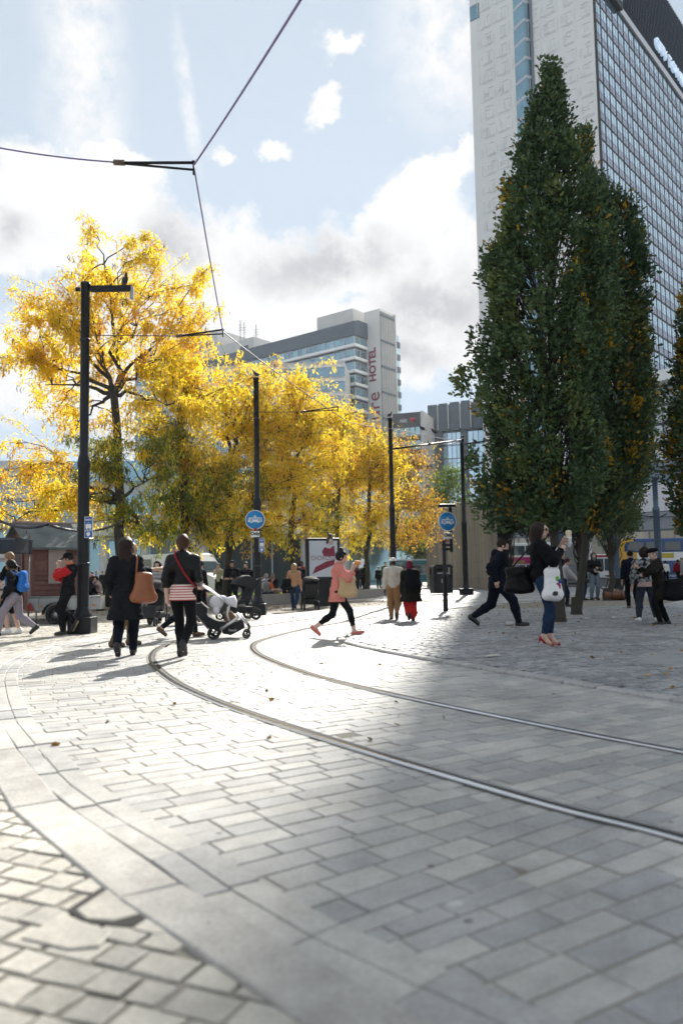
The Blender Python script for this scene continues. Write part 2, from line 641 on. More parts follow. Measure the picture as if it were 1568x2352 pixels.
def stones(name, poly, angle, row, lmin, lmax, z, m, gap=0.012, bev=0.012, jz=0.003, dep=0.02, tilt=0.006, wob=0.0, seed=1):
    """real paving blocks with worn edges inside a ground polygon, one mesh"""
    r = np.random.default_rng(seed)
    xs = np.array([p[0] for p in poly]); ys = np.array([p[1] for p in poly])
    ca, sa = math.cos(angle), math.sin(angle)
    us = xs * ca + ys * sa; vs = -xs * sa + ys * ca
    rects = []
    v = vs.min()
    while v < vs.max():
        u = us.min() - r.uniform(0, lmax)
        while u < us.max():
            l = r.uniform(lmin, lmax)
            rects.append((u, u + l, v, v + row))
            u += l
        v += row
    q = np.array(rects)
    cu = (q[:, 0] + q[:, 1]) / 2; cv = (q[:, 2] + q[:, 3]) / 2
    ok = in_poly(cu * ca - cv * sa, cu * sa + cv * ca, poly)
    q = q[ok]
    n = len(q)
    g = gap / 2 + r.uniform(0, gap * 0.35, (n, 4))
    u0, u1, v0, v1 = q[:, 0] + g[:, 0], q[:, 1] - g[:, 1], q[:, 2] + g[:, 2], q[:, 3] - g[:, 3]
    zt = z + r.normal(0, jz, n)
    tx = r.normal(0, tilt, n); ty = r.normal(0, tilt, n)
    V = np.zeros((n, 12, 3))
    cx, cy = (u0 + u1) / 2, (v0 + v1) / 2
    for k, (ins, dz) in enumerate(((bev, 0.0), (bev * 0.35, -bev * 0.45), (0.0, -dep))):
        for j, (a, b) in enumerate((('u0', 'v0'), ('u1', 'v0'), ('u1', 'v1'), ('u0', 'v1'))):
            U = (u0 + ins) if a == 'u0' else (u1 - ins)
            W = (v0 + ins) if b == 'v0' else (v1 - ins)
            if wob: 
                U = U + r.normal(0, wob, n); W = W + r.normal(0, wob, n)
            V[:, k * 4 + j, 0] = U * ca - W * sa
            V[:, k * 4 + j, 1] = U * sa + W * ca
            V[:, k * 4 + j, 2] = zt + dz + (U - cx) * tx + (W - cy) * ty
    base = (np.arange(n) * 12)[:, None]
    F = []
    F.append(base + np.array([0, 1, 2, 3]))
    for k in range(2):
        for j in range(4):
            j2 = (j + 1) % 4
            F.append(base + np.array([(k + 1) * 4 + j, (k + 1) * 4 + j2, k * 4 + j2, k * 4 + j]))
    o = link_mesh(name, np_mesh(name, V.reshape(-1, 3), np.concatenate(F)), None, [m])
    return tag(o, kind='structure')


def track_stones(name, curve, poly, row, n0, n1, lmin, lmax, z, m, gap=0.007, bev=0.007, jz=0.0015, tilt=0.004, dep=0.02, seed=1):
    """courses of blocks laid square across the track, turning with it"""
    r = np.random.default_rng(seed)
    C = np.array([[p.x, p.y] for p in curve])
    S = np.concatenate([[0], np.cumsum(np.linalg.norm(np.diff(C, axis=0), axis=1))])
    T = np.gradient(C, axis=0); T /= np.linalg.norm(T, axis=1)[:, None]
    for _ in range(6): T[1:-1] = (T[:-2] + 2 * T[1:-1] + T[2:]) / 4
    def pt(s, n):
        x, y = np.interp(s, S, C[:, 0]), np.interp(s, S, C[:, 1])
        tx, ty = np.interp(s, S, T[:, 0]), np.interp(s, S, T[:, 1])
        l = np.hypot(tx, ty)
        return x + ty / l * n, y - tx / l * n
    q = []
    s_ = 0.0
    while s_ < S[-1] - row:
        n_ = n0 - r.uniform(0, lmax)
        while n_ < n1:
            l = r.uniform(lmin, lmax); q.append((s_, s_ + row, n_, n_ + l)); n_ += l
        s_ += row
    q = np.array(q)
    x, y = pt((q[:, 0] + q[:, 1]) / 2, (q[:, 2] + q[:, 3]) / 2)
    q = q[in_poly(x, y, poly)]
    k = len(q)
    g = gap / 2 + r.uniform(0, gap * .4, (k, 4))
    s0, s1, n0_, n1_ = q[:, 0] + g[:, 0], q[:, 1] - g[:, 1], q[:, 2] + g[:, 2], q[:, 3] - g[:, 3]
    zt = z + r.normal(0, jz, k); ta = r.normal(0, tilt, k); tb = r.normal(0, tilt, k)
    V = np.zeros((k, 12, 3))
    for j, (ins, dz) in enumerate(((bev, 0.0), (bev * .35, -bev * .45), (0.0, -dep))):
        for c, (a, b) in enumerate(((0, 0), (0, 1), (1, 1), (1, 0))):
            ss = s1 - ins if a else s0 + ins
            nn = n1_ - ins if b else n0_ + ins
            X, Y = pt(ss, nn)
            V[:, j * 4 + c, 0] = X; V[:, j * 4 + c, 1] = Y
            V[:, j * 4 + c, 2] = zt + dz + (ss - (s0 + s1) / 2) * ta + (nn - (n0_ + n1_) / 2) * tb
    b = (np.arange(k) * 12)[:, None]
    F = [b + np.array([3, 2, 1, 0])]
    for j in range(2):
        for c in range(4):
            c2 = (c + 1) % 4
            F.append(b + np.array([j * 4 + c, j * 4 + c2, (j + 1) * 4 + c2, (j + 1) * 4 + c]))
    o = link_mesh(name, np_mesh(name, V.reshape(-1, 3), np.concatenate(F)), None, [m])
    return tag(o, kind='structure')


def strip_stones(name, inner, outer, length, z, m, gap=0.012, bev=0.012, jz=0.003, dep=0.02, slope=0.0, round_=0.0):
    """a row of blocks laid along a curve between two edge lines"""
    r = np.random.default_rng(len(name))
    n = len(inner)
    V, F = [], []
    acc = 0.0
    s = [0]
    for i in range(1, n): s.append(s[-1] + (inner[i] - inner[i - 1]).length)
    S = np.array(s)
    I = np.array([[p.x, p.y] for p in inner]); O = np.array([[p.x, p.y] for p in outer])

    def at(A, t): return np.array([np.interp(t, S, A[:, 0]), np.interp(t, S, A[:, 1])])
    t = 0.0
    while t < S[-1] - 0.05:
        l = length * r.uniform(0.85, 1.2)
        t2 = min(t + l, S[-1])
        c = [at(I, t + gap / 2), at(I, t2 - gap / 2), at(O, t2 - gap / 2), at(O, t + gap / 2)]
        mid = sum(c) / 4
        w = np.linalg.norm(c[0] - c[3])
        zz = z + r.normal(0, jz)
        b = len(V)
        for k, (ins, dz) in enumerate(((bev, 0.0), (bev * 0.3, -bev * 0.5), (0.0, -dep))):
            for j in range(4):
                across = (c[3] - c[0]) / w if j in (0, 1) else (c[0] - c[3]) / w
                along = (c[1] - c[0]); along = along / np.linalg.norm(along)
                al = along if j in (0, 3) else -along
                p = c[j] + across * (gap / 2 + ins) + al * ins
                V.append((p[0], p[1], zz + dz + (slope if j in (2, 3) else 0)))
        F.append((b, b + 1, b + 2, b + 3))
        for k in range(2):
            for j in range(4):
                j2 = (j + 1) % 4
                F.append((b + (k + 1) * 4 + j, b + (k + 1) * 4 + j2, b + k * 4 + j2, b + k * 4 + j))
        t = t2
    o = link_mesh(name, np_mesh(name, V, F), None, [m])
    return tag(o, kind='structure')


cut = lambda c, y: [p for p in c if p.y < y]
# bedding sheet under all the near blocks
bed = MB().quad((-14, -3, 0), (16, -3, 0), (16, 34, 0), (-14, 34, 0)).build('paving_bed', m_base, loc=(0, 0, -0.0042))
tag(bed, kind='structure')
track_poly = [(p.x - 0.22, p.y) for p in cut(EDGE_D, 34)] + [(p.x + 0.16, p.y) for p in reversed(cut(KERB_R, 34))]
track_stones('track_paving', RAIL_A, track_poly, 0.135, -2.1, 6.5, 0.21, 0.37, 0.0, m_sett, gap=0.005, bev=0.0045, jz=0.0012, seed=3)
left_poly = [(p.x + 0.12, p.y) for p in cut(EDGE_A, 24)] + [(-13, 24), (-13, -1), (0.5, -1)]
stones('left_pavement', left_poly, R_(-24), 0.125, 0.12, 0.20, 0.003, m_left, gap=0.012, bev=0.005, jz=0.0015, tilt=0.006, wob=0.004, seed=5)
flag_edge = [G(1445, 1508), G(1575, 1470), G(1640, 1452)]
right_sett = [(p.x + 0.03, p.y) for p in KERB_R if p.y < 24] + [(9.9, 24), (9.6, 20), (7.2, 13.6), (4.6, 9.0), (4.1, 6.9), (5.0, 5.3), (7.2, 1.9)]
stones('right_pavement', right_sett, R_(33), 0.10, 0.12, 0.22, 0.030, m_dark, gap=0.012, bev=0.010, jz=0.002, tilt=0.008, wob=0.003, seed=8)
right_flag = [(2.55, 7.0), (3.6, 9.0), (6.4, 13.6), (9.0, 20), (9.5, 24), (15.5, 33), (15.5, -1), (7, -1)] + [(p.x + 0.5, p.y + .1) for p in KERB_R if p.y < 7.0]
stones('flagstones', right_flag, R_(57), 0.75, 0.9, 1.3, 0.036, m_flag, gap=0.012, bev=0.006, jz=0.002, tilt=0.002, seed=9)
strip_stones('edging_row', EDGE_C, EDGE_D, 0.42, 0.009, m_sett, gap=0.005, bev=0.005)
strip_stones('edging_row', EDGE_B, EDGE_C, 0.42, 0.011, m_sett, gap=0.005, bev=0.005)
strip_stones('kerb', EDGE_A, EDGE_B, 1.25, 0.013, m_kerbd, gap=0.007, bev=0.010)
KR2 = offset_curve(KERB_R, -0.17)
strip_stones('kerb', KR2, KERB_R, 0.42, 0.037, m_kerb, bev=0.03, dep=0.06)

# broken slabs sunk beside the kerb, with dark gaps round them
def c3(x, y): return G((x / 1.1512) / 1.7417, (2603 + y / 1.1512) / 1.7417)


def slab(name, pts, z, m, h=0.012):
    pts = [c3(*p) for p in pts]
    n = len(pts)
    c = sum(pts, Vector()) / n
    vs = [(p.x, p.y, -.012) for p in pts] + [(c.x + (p.x - c.x) * .985, c.y + (p.y - c.y) * .985, z - .002) for p in pts] + [(c.x + (p.x - c.x) * .95, c.y + (p.y - c.y) * .95, z) for p in pts]
    fs = [tuple(range(2 * n, 3 * n))] + [(k * n + i, k * n + (i + 1) % n, (k + 1) * n + (i + 1) % n, (k + 1) * n + i) for k in range(2) for i in range(n)]
    tag(MB().add(vs, fs).build(name, m), kind='structure')


slab('open_joint', [(535, 1050), (300, 1205), (345, 1236), (400, 1264), (520, 1278), (700, 1294), (800, 1318), (690, 1195), (605, 1092)], .0075, mat('open_joint_soil', (.05, .045, .04), .95, .3, 6))
slab('broken_slab', [(545, 1075), (600, 1110), (668, 1190), (640, 1225), (520, 1255), (400, 1245), (350, 1205)], .0095, m_left)
slab('broken_slab', [(290, 1215), (370, 1255), (520, 1300), (460, 1370), (320, 1385), (95, 1335)], .0090, m_left)
slab('broken_slab', [(610, 1290), (690, 1235), (780, 1305), (720, 1318)], .0090, m_left)

# far paving: one sheet of small blocks laid in the same direction
def far_paving_mat():
    m = bpy.data.materials.new('far_paving')
    nt, N, L = nodes_of(m)
    b = N['Principled BSDF']
    b.inputs['Roughness'].default_value = 0.5
    tcn = N.new('ShaderNodeTexCoord')
    mp = N.new('ShaderNodeMapping'); mp.inputs['Rotation'].default_value = (0, 0, R_(-41))
    L.new(tcn.outputs['Object'], mp.inputs['Vector'])
    br = N.new('ShaderNodeTexBrick')
    br.inputs['Scale'].default_value = 1.0
    br.inputs['Brick Width'].default_value = 0.6; br.inputs['Row Height'].default_value = 0.3
    br.inputs['Mortar Size'].default_value = 0.014
    br.inputs['Color1'].default_value = (0.27, 0.275, 0.285, 1); br.inputs['Color2'].default_value = (0.34, 0.335, 0.33, 1)
    br.inputs['Mortar'].default_value = (0.12, 0.115, 0.1, 1)
    L.new(mp.outputs[0], br.inputs['Vector'])
    no = N.new('ShaderNodeTexNoise'); no.inputs['Scale'].default_value = 0.5; no.inputs['Detail'].default_value = 5
    L.new(tcn.outputs['Object'], no.inputs['Vector'])
    mr = N.new('ShaderNodeMapRange'); mr.inputs['To Min'].default_value = 0.6; mr.inputs['To Max'].default_value = 1.35
    L.new(no.outputs['Fac'], mr.inputs['Value'])
    mx = N.new('ShaderNodeMix'); mx.data_type = 'RGBA'; mx.blend_type = 'MULTIPLY'; mx.inputs['Factor'].default_value = 1
    L.new(br.outputs['Color'], mx.inputs['A']); L.new(mr.outputs[0], mx.inputs['B'])
    L.new(mx.outputs['Result'], b.inputs['Base Color'])
    bp = N.new('ShaderNodeBump'); bp.inputs['Strength'].default_value = 0.5; bp.inputs['Distance'].default_value = 0.01; bp.invert = True
    L.new(br.outputs['Fac'], bp.inputs['Height']); L.new(bp.outputs[0], b.inputs['Normal'])
    return m


m_farpave = far_paving_mat()
fp = MB()
fp.add([(-60, -20, 0), (-13, -20, 0), (-13, 24, 0), (-60, 24, 0)], [(0, 1, 2, 3)])
fp.add([(-60, 24, 0), (-3.2, 24, 0), (3, 34, 0), (16, 34, 0), (16, 72, 0), (-60, 72, 0)], [(0, 1, 2, 3, 4, 5)])
fp.add([(16, -20, 0), (70, -20, 0), (70, 58, 0), (16, 58, 0)], [(0, 1, 2, 3)])
tag(fp.build('plaza_paving', m_farpave, loc=(0, 0, -0.008)), kind='structure')
# roadway beyond, where the buses stand
rd = MB().quad((16, 58, 0), (160, 58, 0), (160, 84, 0), (16, 84, 0)).build('road', mat('asphalt_road', (0.07, 0.07, 0.075), 0.7, 0.25, 1.5, bump=0.2), loc=(0, 0, -0.004))
tag(rd, kind='structure')


def rail(curve, label, name='tram_rail'):
    """grooved tram rail: bed strip, running head, dark groove and keeper lip"""
    t = thing(name, label, 'tram rail', (0, 0, 0), group='rails of the tram track')
    def band(a, b, z, mi, mb):
        A = offset_curve(curve, a); B = offset_curve(curve, b)
        vs = [(p.x, p.y, z) for p in A] + [(p.x, p.y, z) for p in B]
        n = len(A)
        mb.add(vs, [(i, i + 1, n + i + 1, n + i) for i in range(n - 1)], mi, True)
    def solid(a, b, z0, z1, mb):
        A = offset_curve(curve, a); B = offset_curve(curve, b)
        n = len(A)
        r = 0.008
        A2 = offset_curve(curve, a + (r if b > a else -r)); B2 = offset_curve(curve, b - (r if b > a else -r))
        vs = [(p.x, p.y, z0) for p in A] + [(p.x, p.y, z1 - r * .6) for p in A] + [(p.x, p.y, z1) for p in A2] + [(p.x, p.y, z1) for p in B2] + [(p.x, p.y, z1 - r * .6) for p in B] + [(p.x, p.y, z0) for p in B]
        fs = []
        for k in range(5):
            for i in range(n - 1):
                fs.append((k * n + i, k * n + i + 1, (k + 1) * n + i + 1, (k + 1) * n + i))
        mb.add(vs, fs, 0, True)
    mb = MB(); band(-0.045, 0.08, 0.006, 0, mb); mb.build('rail_bed', m_conc, t)
    mb = MB(); solid(-0.024, 0.022, 0.004, 0.013, mb); mb.build('running_head', m_steel, t)
    mb = MB(); band(0.022, 0.052, 0.008, 0, mb); mb.build('groove', m_groove, t)
    mb = MB(); solid(0.052, 0.062, 0.004, 0.011, mb); mb.build('keeper_lip', m_steel, t)
    return t


rail(RAIL_A, 'curved steel tram rail farther from the raised pavement, its bend by the leather jacketed woman')
rail(RAIL_B, 'curved steel tram rail nearer the raised pavement, passing in front of the pink shirted woman')
# ------------------------------------------------------------------ buildings
m_white = mat('white_concrete', (0.78, 0.785, 0.77), 0.8, 0.07, 0.12, bump=0.15, bscale=8)
m_conc_l = mat('pale_concrete', (0.55, 0.55, 0.54), 0.8, 0.08, 0.4, bump=0.2, bscale=10)
m_alu = mat('grey_aluminium', (0.52, 0.54, 0.58), 0.4, 0.05, 2, metal=0.3)
m_mull = mat('dark_mullion', (0.05, 0.06, 0.08), 0.5, 0.1)
m_vent = mat('vent_band', (0.06, 0.06, 0.055), 0.7, 0.4, 3.0)
m_spand = mat('spandrel_glass', (0.27, 0.34, 0.46), 0.22, 0.1, 0.6, rnd=0.1, metal=0.7)
m_slate = mat('slate_cladding', (0.06, 0.09, 0.125), 0.55, 0.12, 0.5)
m_maroon = mat('maroon_letters', (0.22, 0.02, 0.06), 0.5, 0.05)


def glass(name, col, rough=0.04, rnd=0.25, ior=2.0):
    """reflecting window glass seen by day: dark behind, mirrors the sky"""
    m = mat(name, col, rough, 0.15, 0.3, rnd=rnd, ior=ior, spec=0.6)
    return m


m_glass = mat('blue_glass', (0.44, 0.64, 0.80), 0.05, 0.1, 0.3, rnd=0.16, metal=0.85)
m_glass2 = mat('teal_glass', (0.26, 0.40, 0.46), 0.06, 0.15, 0.3, rnd=0.25, metal=0.75)
m_glassd = glass('dark_glass', (0.03, 0.05, 0.06), rnd=0.5, ior=1.7)
m_room = mat('room_paint', (0.66, 0.68, 0.66), 0.8, 0.04)
m_blind = mat('room_furniture', (0.05, 0.10, 0.20), 0.7, 0.2)

# ---- the slab tower.  local frame: origin at the near corner, +x along the glass face, +y along the concrete end wall
TC = P(1374, 300, 140.0)
tower = thing('office_tower', 'very tall office tower with white relief end wall and blue glass long side', 'tower', (TC.x, TC.y, 0), R_(50))
LEN, DEP, ST = 84.0, 26.0, 3.88
NST = 27
Z0 = 111.95 - NST * ST           # underside of the storeys
ZT = 111.95                      # top of the glass
r = random.Random(4)
mb = MB()
BY0, BY1 = 12.6, 16.2
mb.box((0, 0.05, 0), (1.0, BY0, ZT + 9))
mb.box((0, BY1, 0), (1.0, DEP, ZT + 9))
mb.box((0.6, BY0, 0), (1.0, BY1, ZT + 9))
mb.box((1.0, DEP - 1, 0), (LEN, DEP, ZT))
mb.box((LEN - 1, 0.05, 0), (LEN, DEP - 1, ZT))
mb.box((1.0, 0.6, ZT), (LEN - 1, DEP - 1, ZT + 0.4))


def rib(y0, y1, z0, z1): mb.box((-0.10, y0, z0), (0.0, y1, z1))


# circuit-like relief cast into the panels
for col in range(7):
    yb = 0.4 + col * 3.42
    if yb + 3 > BY0 - .2 and yb < BY1: 
        yb = yb
    for s in range(NST + 2):
        zb = Z0 + s * ST
        def R2(y0, y1, z0, z1):
            if y1 > BY0 - 0.15 and y0 < BY1 + 0.15: return
            if y1 > DEP - 0.3: return
            rib(y0, y1, z0, z1)
        k = r.random()
        R2(yb + 0.2, yb + r.uniform(1.6, 3.0), zb + 0.30, zb + 0.37)
        R2(yb + 0.2, yb + r.uniform(1.8, 3.1), zb + 0.62, zb + 0.69)
        R2(yb + 3.2, yb + 3.28, zb + 0.3, zb + r.uniform(1.5, 3.6))
        R2(yb + r.uniform(0, .5), yb + r.uniform(1.0, 2.0), zb + 2.9, zb + 2.97)
        for _ in range(4):
            yy = yb + r.uniform(0.2, 2.8); za = zb + r.uniform(0.4, 1.5)
            R2(yy, yy + 0.09, za, za + r.uniform(0.8, 2.0))
        if k > 0.35:
            yy = yb + r.uniform(0.3, 1.6); za = zb + r.uniform(1.2, 2.4)
            ww, hh = r.uniform(0.6, 1.4), r.uniform(0.4, 0.9)
            R2(yy, yy + ww, za, za + 0.08); R2(yy + ww, yy + ww + 0.08, za, za + hh); R2(yy, yy + ww, za + hh, za + hh + .08)
mb.build('end_wall', m_white, tower)
# glass long side: one ribbon of windows per storey
mul = MB(); sp = MB(); ve = MB()
NB = 28
BW = (LEN - 0.6) / NB
ve.box((0.0, -0.35, 0), (0.45, 0.05, ZT + 1))
for s in range(NST):
    z = Z0 + s * ST
    wb = MB()
    for b in range(NB * 2):
        x0 = 0.5 + b * BW / 2
        t1 = r.gauss(0, 0.006); t2 = r.gauss(0, 0.006)
        wb.quad((x0, 0.02 + t1, z + 1.40), (x0 + BW / 2 - .02, 0.02 - t1, z + 1.40), (x0 + BW / 2 - .02, 0.02 - t1 + t2, z + 3.42), (x0, 0.02 + t1 + t2, z + 3.42), 0)
        sp.quad((x0, 0.01, z), (x0 + BW / 2 - .02, 0.01, z), (x0 + BW / 2 - .02, 0.01, z + 1.36), (x0, 0.01, z + 1.36), 0)
        mul.box((x0 + BW / 2 - 0.05, -0.02, z), (x0 + BW / 2 + 0.0, 0.0, z + 3.42))
        if b % 2 == 1:
            ve.box((x0 - BW / 2 + 0.10, -0.03, z + 3.48), (x0 + BW / 2 - 0.12, 0.02, z + 3.83), 0)
    ve.box((0.5, 0.0, z + 3.42), (LEN, 0.12, z + 3.6))
    mul.box((0.5, -0.012, z + 1.35), (LEN, 0.0, z + 1.41))
    wb.build('ribbon_window', m_glass, tower, fixn=False)
for b in range(NB + 1):
    x0 = 0.5 + b * BW
    mul.box((x0 - 0.06, -0.10, Z0), (x0 + 0.05, -0.025, ZT))
mul.build('mullion', m_mull, tower)
sp.build('spandrel_panels', m_spand, tower, fixn=False)
ve.build('vent_bands', m_vent, tower)
# crown
mb = MB()
mb.box((0.5, -1.0, ZT + 1.6), (13.0, 6.0, ZT + 12), 0)
mb.build('corner_penthouse', mat('pale_blue_cladding', (0.30, 0.42, 0.55), 0.35, 0.05, 1), tower)
mb = MB(); mb.box((0.5, -0.95, ZT), (13.0, 5.9, ZT + 1.58)); mb.build('soffit', m_vent, tower)
mb = MB(); mb.box((13.05, -0.4, ZT), (LEN, 0.6, ZT + 1.5)); mb.build('parapet', m_alu, tower)
mb = MB()
mb.box((13.1, 1.8, ZT + .42), (LEN - 1, 12, ZT + 25), 0)
for i in range(66):
    x0 = 13.4 + i * 1.05
    mb.box((x0, 1.35, ZT + 1.0), (x0 + 0.16, 1.8, ZT + 25), 1)
    if i % 2: mb.box((x0 + .25, 1.7, ZT + 6), (x0 + 0.8, 1.82, ZT + 24), 2)
    if i % 2: mb.add([(x0, 1.35, ZT + 5.2), (x0 + 1.5, 1.35, ZT + 4.0), (x0 + 1.5, 1.8, ZT + 4.0), (x0, 1.8, ZT + 5.2)], [(0, 1, 2, 3)], 1)
mb.build('crown', [m_slate, m_mull, m_glass2], tower)
CX0 = 20.0
def _px(v):
    q = CAMROT.transposed() @ (Vector(v) - Vector((0, 0, CAMH)))
    return 784 + FPX * q.x / -q.z, 1176 - FPX * q.y / -q.z
while _px((TC.x + CX0 * math.cos(R_(50)), TC.y + CX0 * math.sin(R_(50)), ZT + 7.5))[0] < 1512: CX0 += .2
lettering('rooftop_lettering', 'CITY TOWER', 3.6, mat('white_sign', (0.75, 0.8, 0.85), 0.4, 0.02, emit=((0.55, 0.75, 1.0), 0.25)), tower,
          Matrix.Translation((CX0, 0.9, ZT + 7.6)) @ frame_M((0, 0, 0), (1, 0, 0), (0, 0, 1)), 0.3, bold=0.03, sx=1.0, align='LEFT')
for i in range(5): MB().tube([(20 + i * 6, 4, ZT + 25), (20 + i * 6, 4, ZT + 31)], 0.12, 5).build('mast', m_alu, tower)
# glazed oriel bay running up the end wall
apex = BY0 + 0.75
for s in range(NST + 1):
    z = Z0 + s * ST + 1.0
    fr = MB()
    tri = [(0.0, BY1), (-1.25, apex), (0.0, BY0)]
    fr.prism([(x, y) for x, y in tri] + [(0.6, BY0), (0.6, BY1)], 'z', z - 0.32, z + 0.32)
    f = fr.build('bay_window', m_alu, tower)
    g = MB()
    closed = s in (3, 8, 12, 18, 23, 26)
    a, b, c = Vector((-0.02, BY1 - .05, 0)), Vector((-1.2, apex, 0)), Vector((-0.02, BY0 + .05, 0))
    for p, q in ((a, b), (b, c)):
        g.quad((p.x, p.y, z + .34), (q.x, q.y, z + .34), (q.x, q.y, z + ST - .34), (p.x, p.y, z + ST - .34))
    if not closed:
        g.mi = 1
        g.quad((0.5, BY0, z + .33), (0.5, BY1, z + .33), (0.5, BY1, z + ST - .33), (0.5, BY0, z + ST - .33))
        g.quad((-.55, BY0 + .3, z + .4), (0.5, BY0 + .02, z + .4), (0.5, BY0 + .02, z + ST - .4), (-.55, BY0 + .3, z + ST - .4))
        g.mi = 2
        g.box((0.1, BY0 + .4, z + .36), (0.45, BY0 + 1.9, z + 1.3))
    g.build('bay_glass', [m_glass2 if closed else m_room_glass if 'm_room_glass' in globals() else m_glass2, m_room, m_blind], f, fixn=False)
mb = MB(); mb.box((-0.35, BY0 - 0.45, Z0), (0.0, BY0 - 0.02, ZT + 9)); mb.build('bay_side_fin', mat('grey_fin', (0.2, 0.22, 0.26), .5, .1), tower)
f = MB().box((-0.06, DEP - 2.2, P(1080, 46, 156).z), (0.3, DEP - 0.05, P(1080, 12, 156).z)).build('corner_window', m_mull, tower)
g = MB()
for i in range(3): g.quad((-.07, DEP - 2.1 + i * .69, P(1080, 45, 156).z), (-.07, DEP - 1.45 + i * .69, P(1080, 45, 156).z), (-.07, DEP - 1.45 + i * .69, P(1080, 13, 156).z), (-.07, DEP - 2.1 + i * .69, P(1080, 13, 156).z))
g.build('pane', m_glass2, f, fixn=False)
# lower block of the tower group: glazed podium with a ribbed white band, and a projecting white canopy
pod = thing('podium_building', 'low glazed podium with ribbed white fascia behind the buses', 'building', (0, 0, 0))
PA = P(1130, 1300, 118); PB = P(1640, 1300, 96)
ux = (PB - PA); ux.z = 0; plen = ux.length; pang = math.atan2(ux.y, ux.x)
pod.location = (PA.x, PA.y, 0); pod.rotation_euler = (0, 0, pang)
mb = MB(); mb.box((-2, 0.0, 8.6), (plen + 30, 14, 12.2))
for i in range(int((plen + 30) / 0.5)): mb.box((-1.9 + i * .5, -0.05, 8.65), (-1.8 + i * .5, 0.0, 12.15))
mb.build('fascia', mat('white_ribbed_panel', (0.66, 0.66, 0.70), 0.6, 0.04), pod)
mb = MB()
for i in range(int((plen + 30) / 3.2)):
    for j in range(2):
        mb.quad((-2 + i * 3.2 + .06, .3, j * 3.0 + .2), (1.2 + i * 3.2 - .06, .3 + r.gauss(0, .01), j * 3.0 + .2), (1.2 + i * 3.2 - .06, .3, j * 3.0 + 3.1), (-2 + i * 3.2 + .06, .3, j * 3.0 + 3.1))
mb.build('shop_glazing', mat('shop_glass', (0.52, 0.47, 0.36), 0.15, 0.5, 0.35, rnd=0.25, ior=1.6, col2=(0.16, 0.16, 0.15)), pod, fixn=False)
mb = MB(); mb.box((-2, .1, 6.3), (plen + 30, .6, 6.75)); mb.box((-2, .1, 7.9), (plen + 30, .5, 8.55)); mb.box((-2, .35, 0), (plen + 30, 13, 8.5))
for i in range(int((plen + 30) / 3.2)): mb.box((-2 + i * 3.2 - .06, .18, 0), (-2 + i * 3.2 + .06, .32, 6.3))
mb.box((-2, .2, 3.2), (plen + 30, .31, 3.3))
mb.build('frame', mat('podium_metal', (0.25, 0.27, 0.30), 0.5, 0.1), pod)
mb = MB(); mb.box((4, 3.0, 12.25), (plen + 30, 14, 15.2)); mb.build('upper_wall', mat('slate_blue_panel', (0.16, 0.20, 0.25), 0.5, 0.1, 0.6), pod)
mb = MB(); mb.box((17, 0.5, 25.3), (plen + 30, 10, 26.7))
mb.build('canopy', m_white, pod)
for k in range(4):
    mb = MB()
    for i in range(24): mb.quad((17 + i * 1.6, 3.0, 15.4 + k * 2.5), (18.5 + i * 1.6, 3.0, 15.4 + k * 2.5), (18.5 + i * 1.6, 3.0 + r.gauss(0, .02), 17.5 + k * 2.5), (17 + i * 1.6, 3.0, 17.5 + k * 2.5))
    mb.build('ribbon_window', mat('bright_glass', (0.42, 0.46, 0.48), 0.08, 0.3, 0.5, rnd=0.3, ior=1.9), pod, fixn=False)
mb = MB(); mb.box((17, 3.05, 15.2), (plen + 30, 12, 25.3)); mb.build('back_wall', m_mull, pod)

# ---- hotel with slate bands, white stair tower and upright lettering
HC = P(814, 800, 180.0)
hotel = thing('hotel_block', 'grey banded hotel with white stair tower and upright maroon lettering above yellow trees', 'hotel', (HC.x, HC.y, 0), R_(52))
# local: +x along the short right face (going back right), +y along the long left face
zt = P(814, 738, 180).z
FH = 3.05
L_, Wd = 62.0, 9.5
mb = MB(); mb.box((0.15, 0.15, 0), (Wd, L_, zt - 3.2)); mb.build('wall', m_slate, hotel)
mb = MB(); mb.box((-0.35, -0.35, zt - 3.2), (Wd, L_ + .3, zt), 0)
mb.prism([(-0.35, zt), (1.2, zt + .5), (Wd, zt + .5), (Wd, zt)], 'y', -.35, L_)
mb.build('parapet', m_slate, hotel)
nf = 17
for k in range(nf):
    z = zt - 3.2 - FH * (k + 1)
    mb = MB()
    mb.box((-0.45, -0.45, z + 0.35), (4.5, L_, z + 1.0))
    mb.build('white_band', m_white, hotel)
    f = MB()
    f.box((-0.02, -0.02, z + 1.0), (4.3, L_ - .1, z + 1.06)); f.box((-0.06, -0.06, z + 2.75), (4.3, L_ - .1, z + 2.85))
    for i in range(22): f.box((-0.06, i * 2.9 - 0.02, z + 1.06), (0.1, i * 2.9 + 0.09, z + 2.75))
    f.box((2.1, -0.06, z + 1.06), (2.2, 0.1, z + 2.75)); f.box((4.2, -0.06, z + 1.0), (4.3, 0.1, z + 2.85))
    fo = f.build('ribbon_window', m_alu, hotel)
    g = MB()
    for i in range(21):
        for h in range(2):
            y0 = i * 2.9 + .09 + h * 1.4
            g.quad((0.03, y0, z + 1.06), (0.03 + r.gauss(0, .01), y0 + 1.38, z + 1.06), (0.03, y0 + 1.38, z + 2.75), (0.03 + r.gauss(0, .01), y0, z + 2.75))
    for x0 in (0.1, 2.2):
        g.quad((x0, 0.03, z + 1.06), (x0 + 2.0, 0.03, z + 1.06), (x0 + 2.0, 0.03, z + 2.75), (x0, 0.03, z + 2.75))
    g.build('pane', m_glass2, fo, fixn=False)
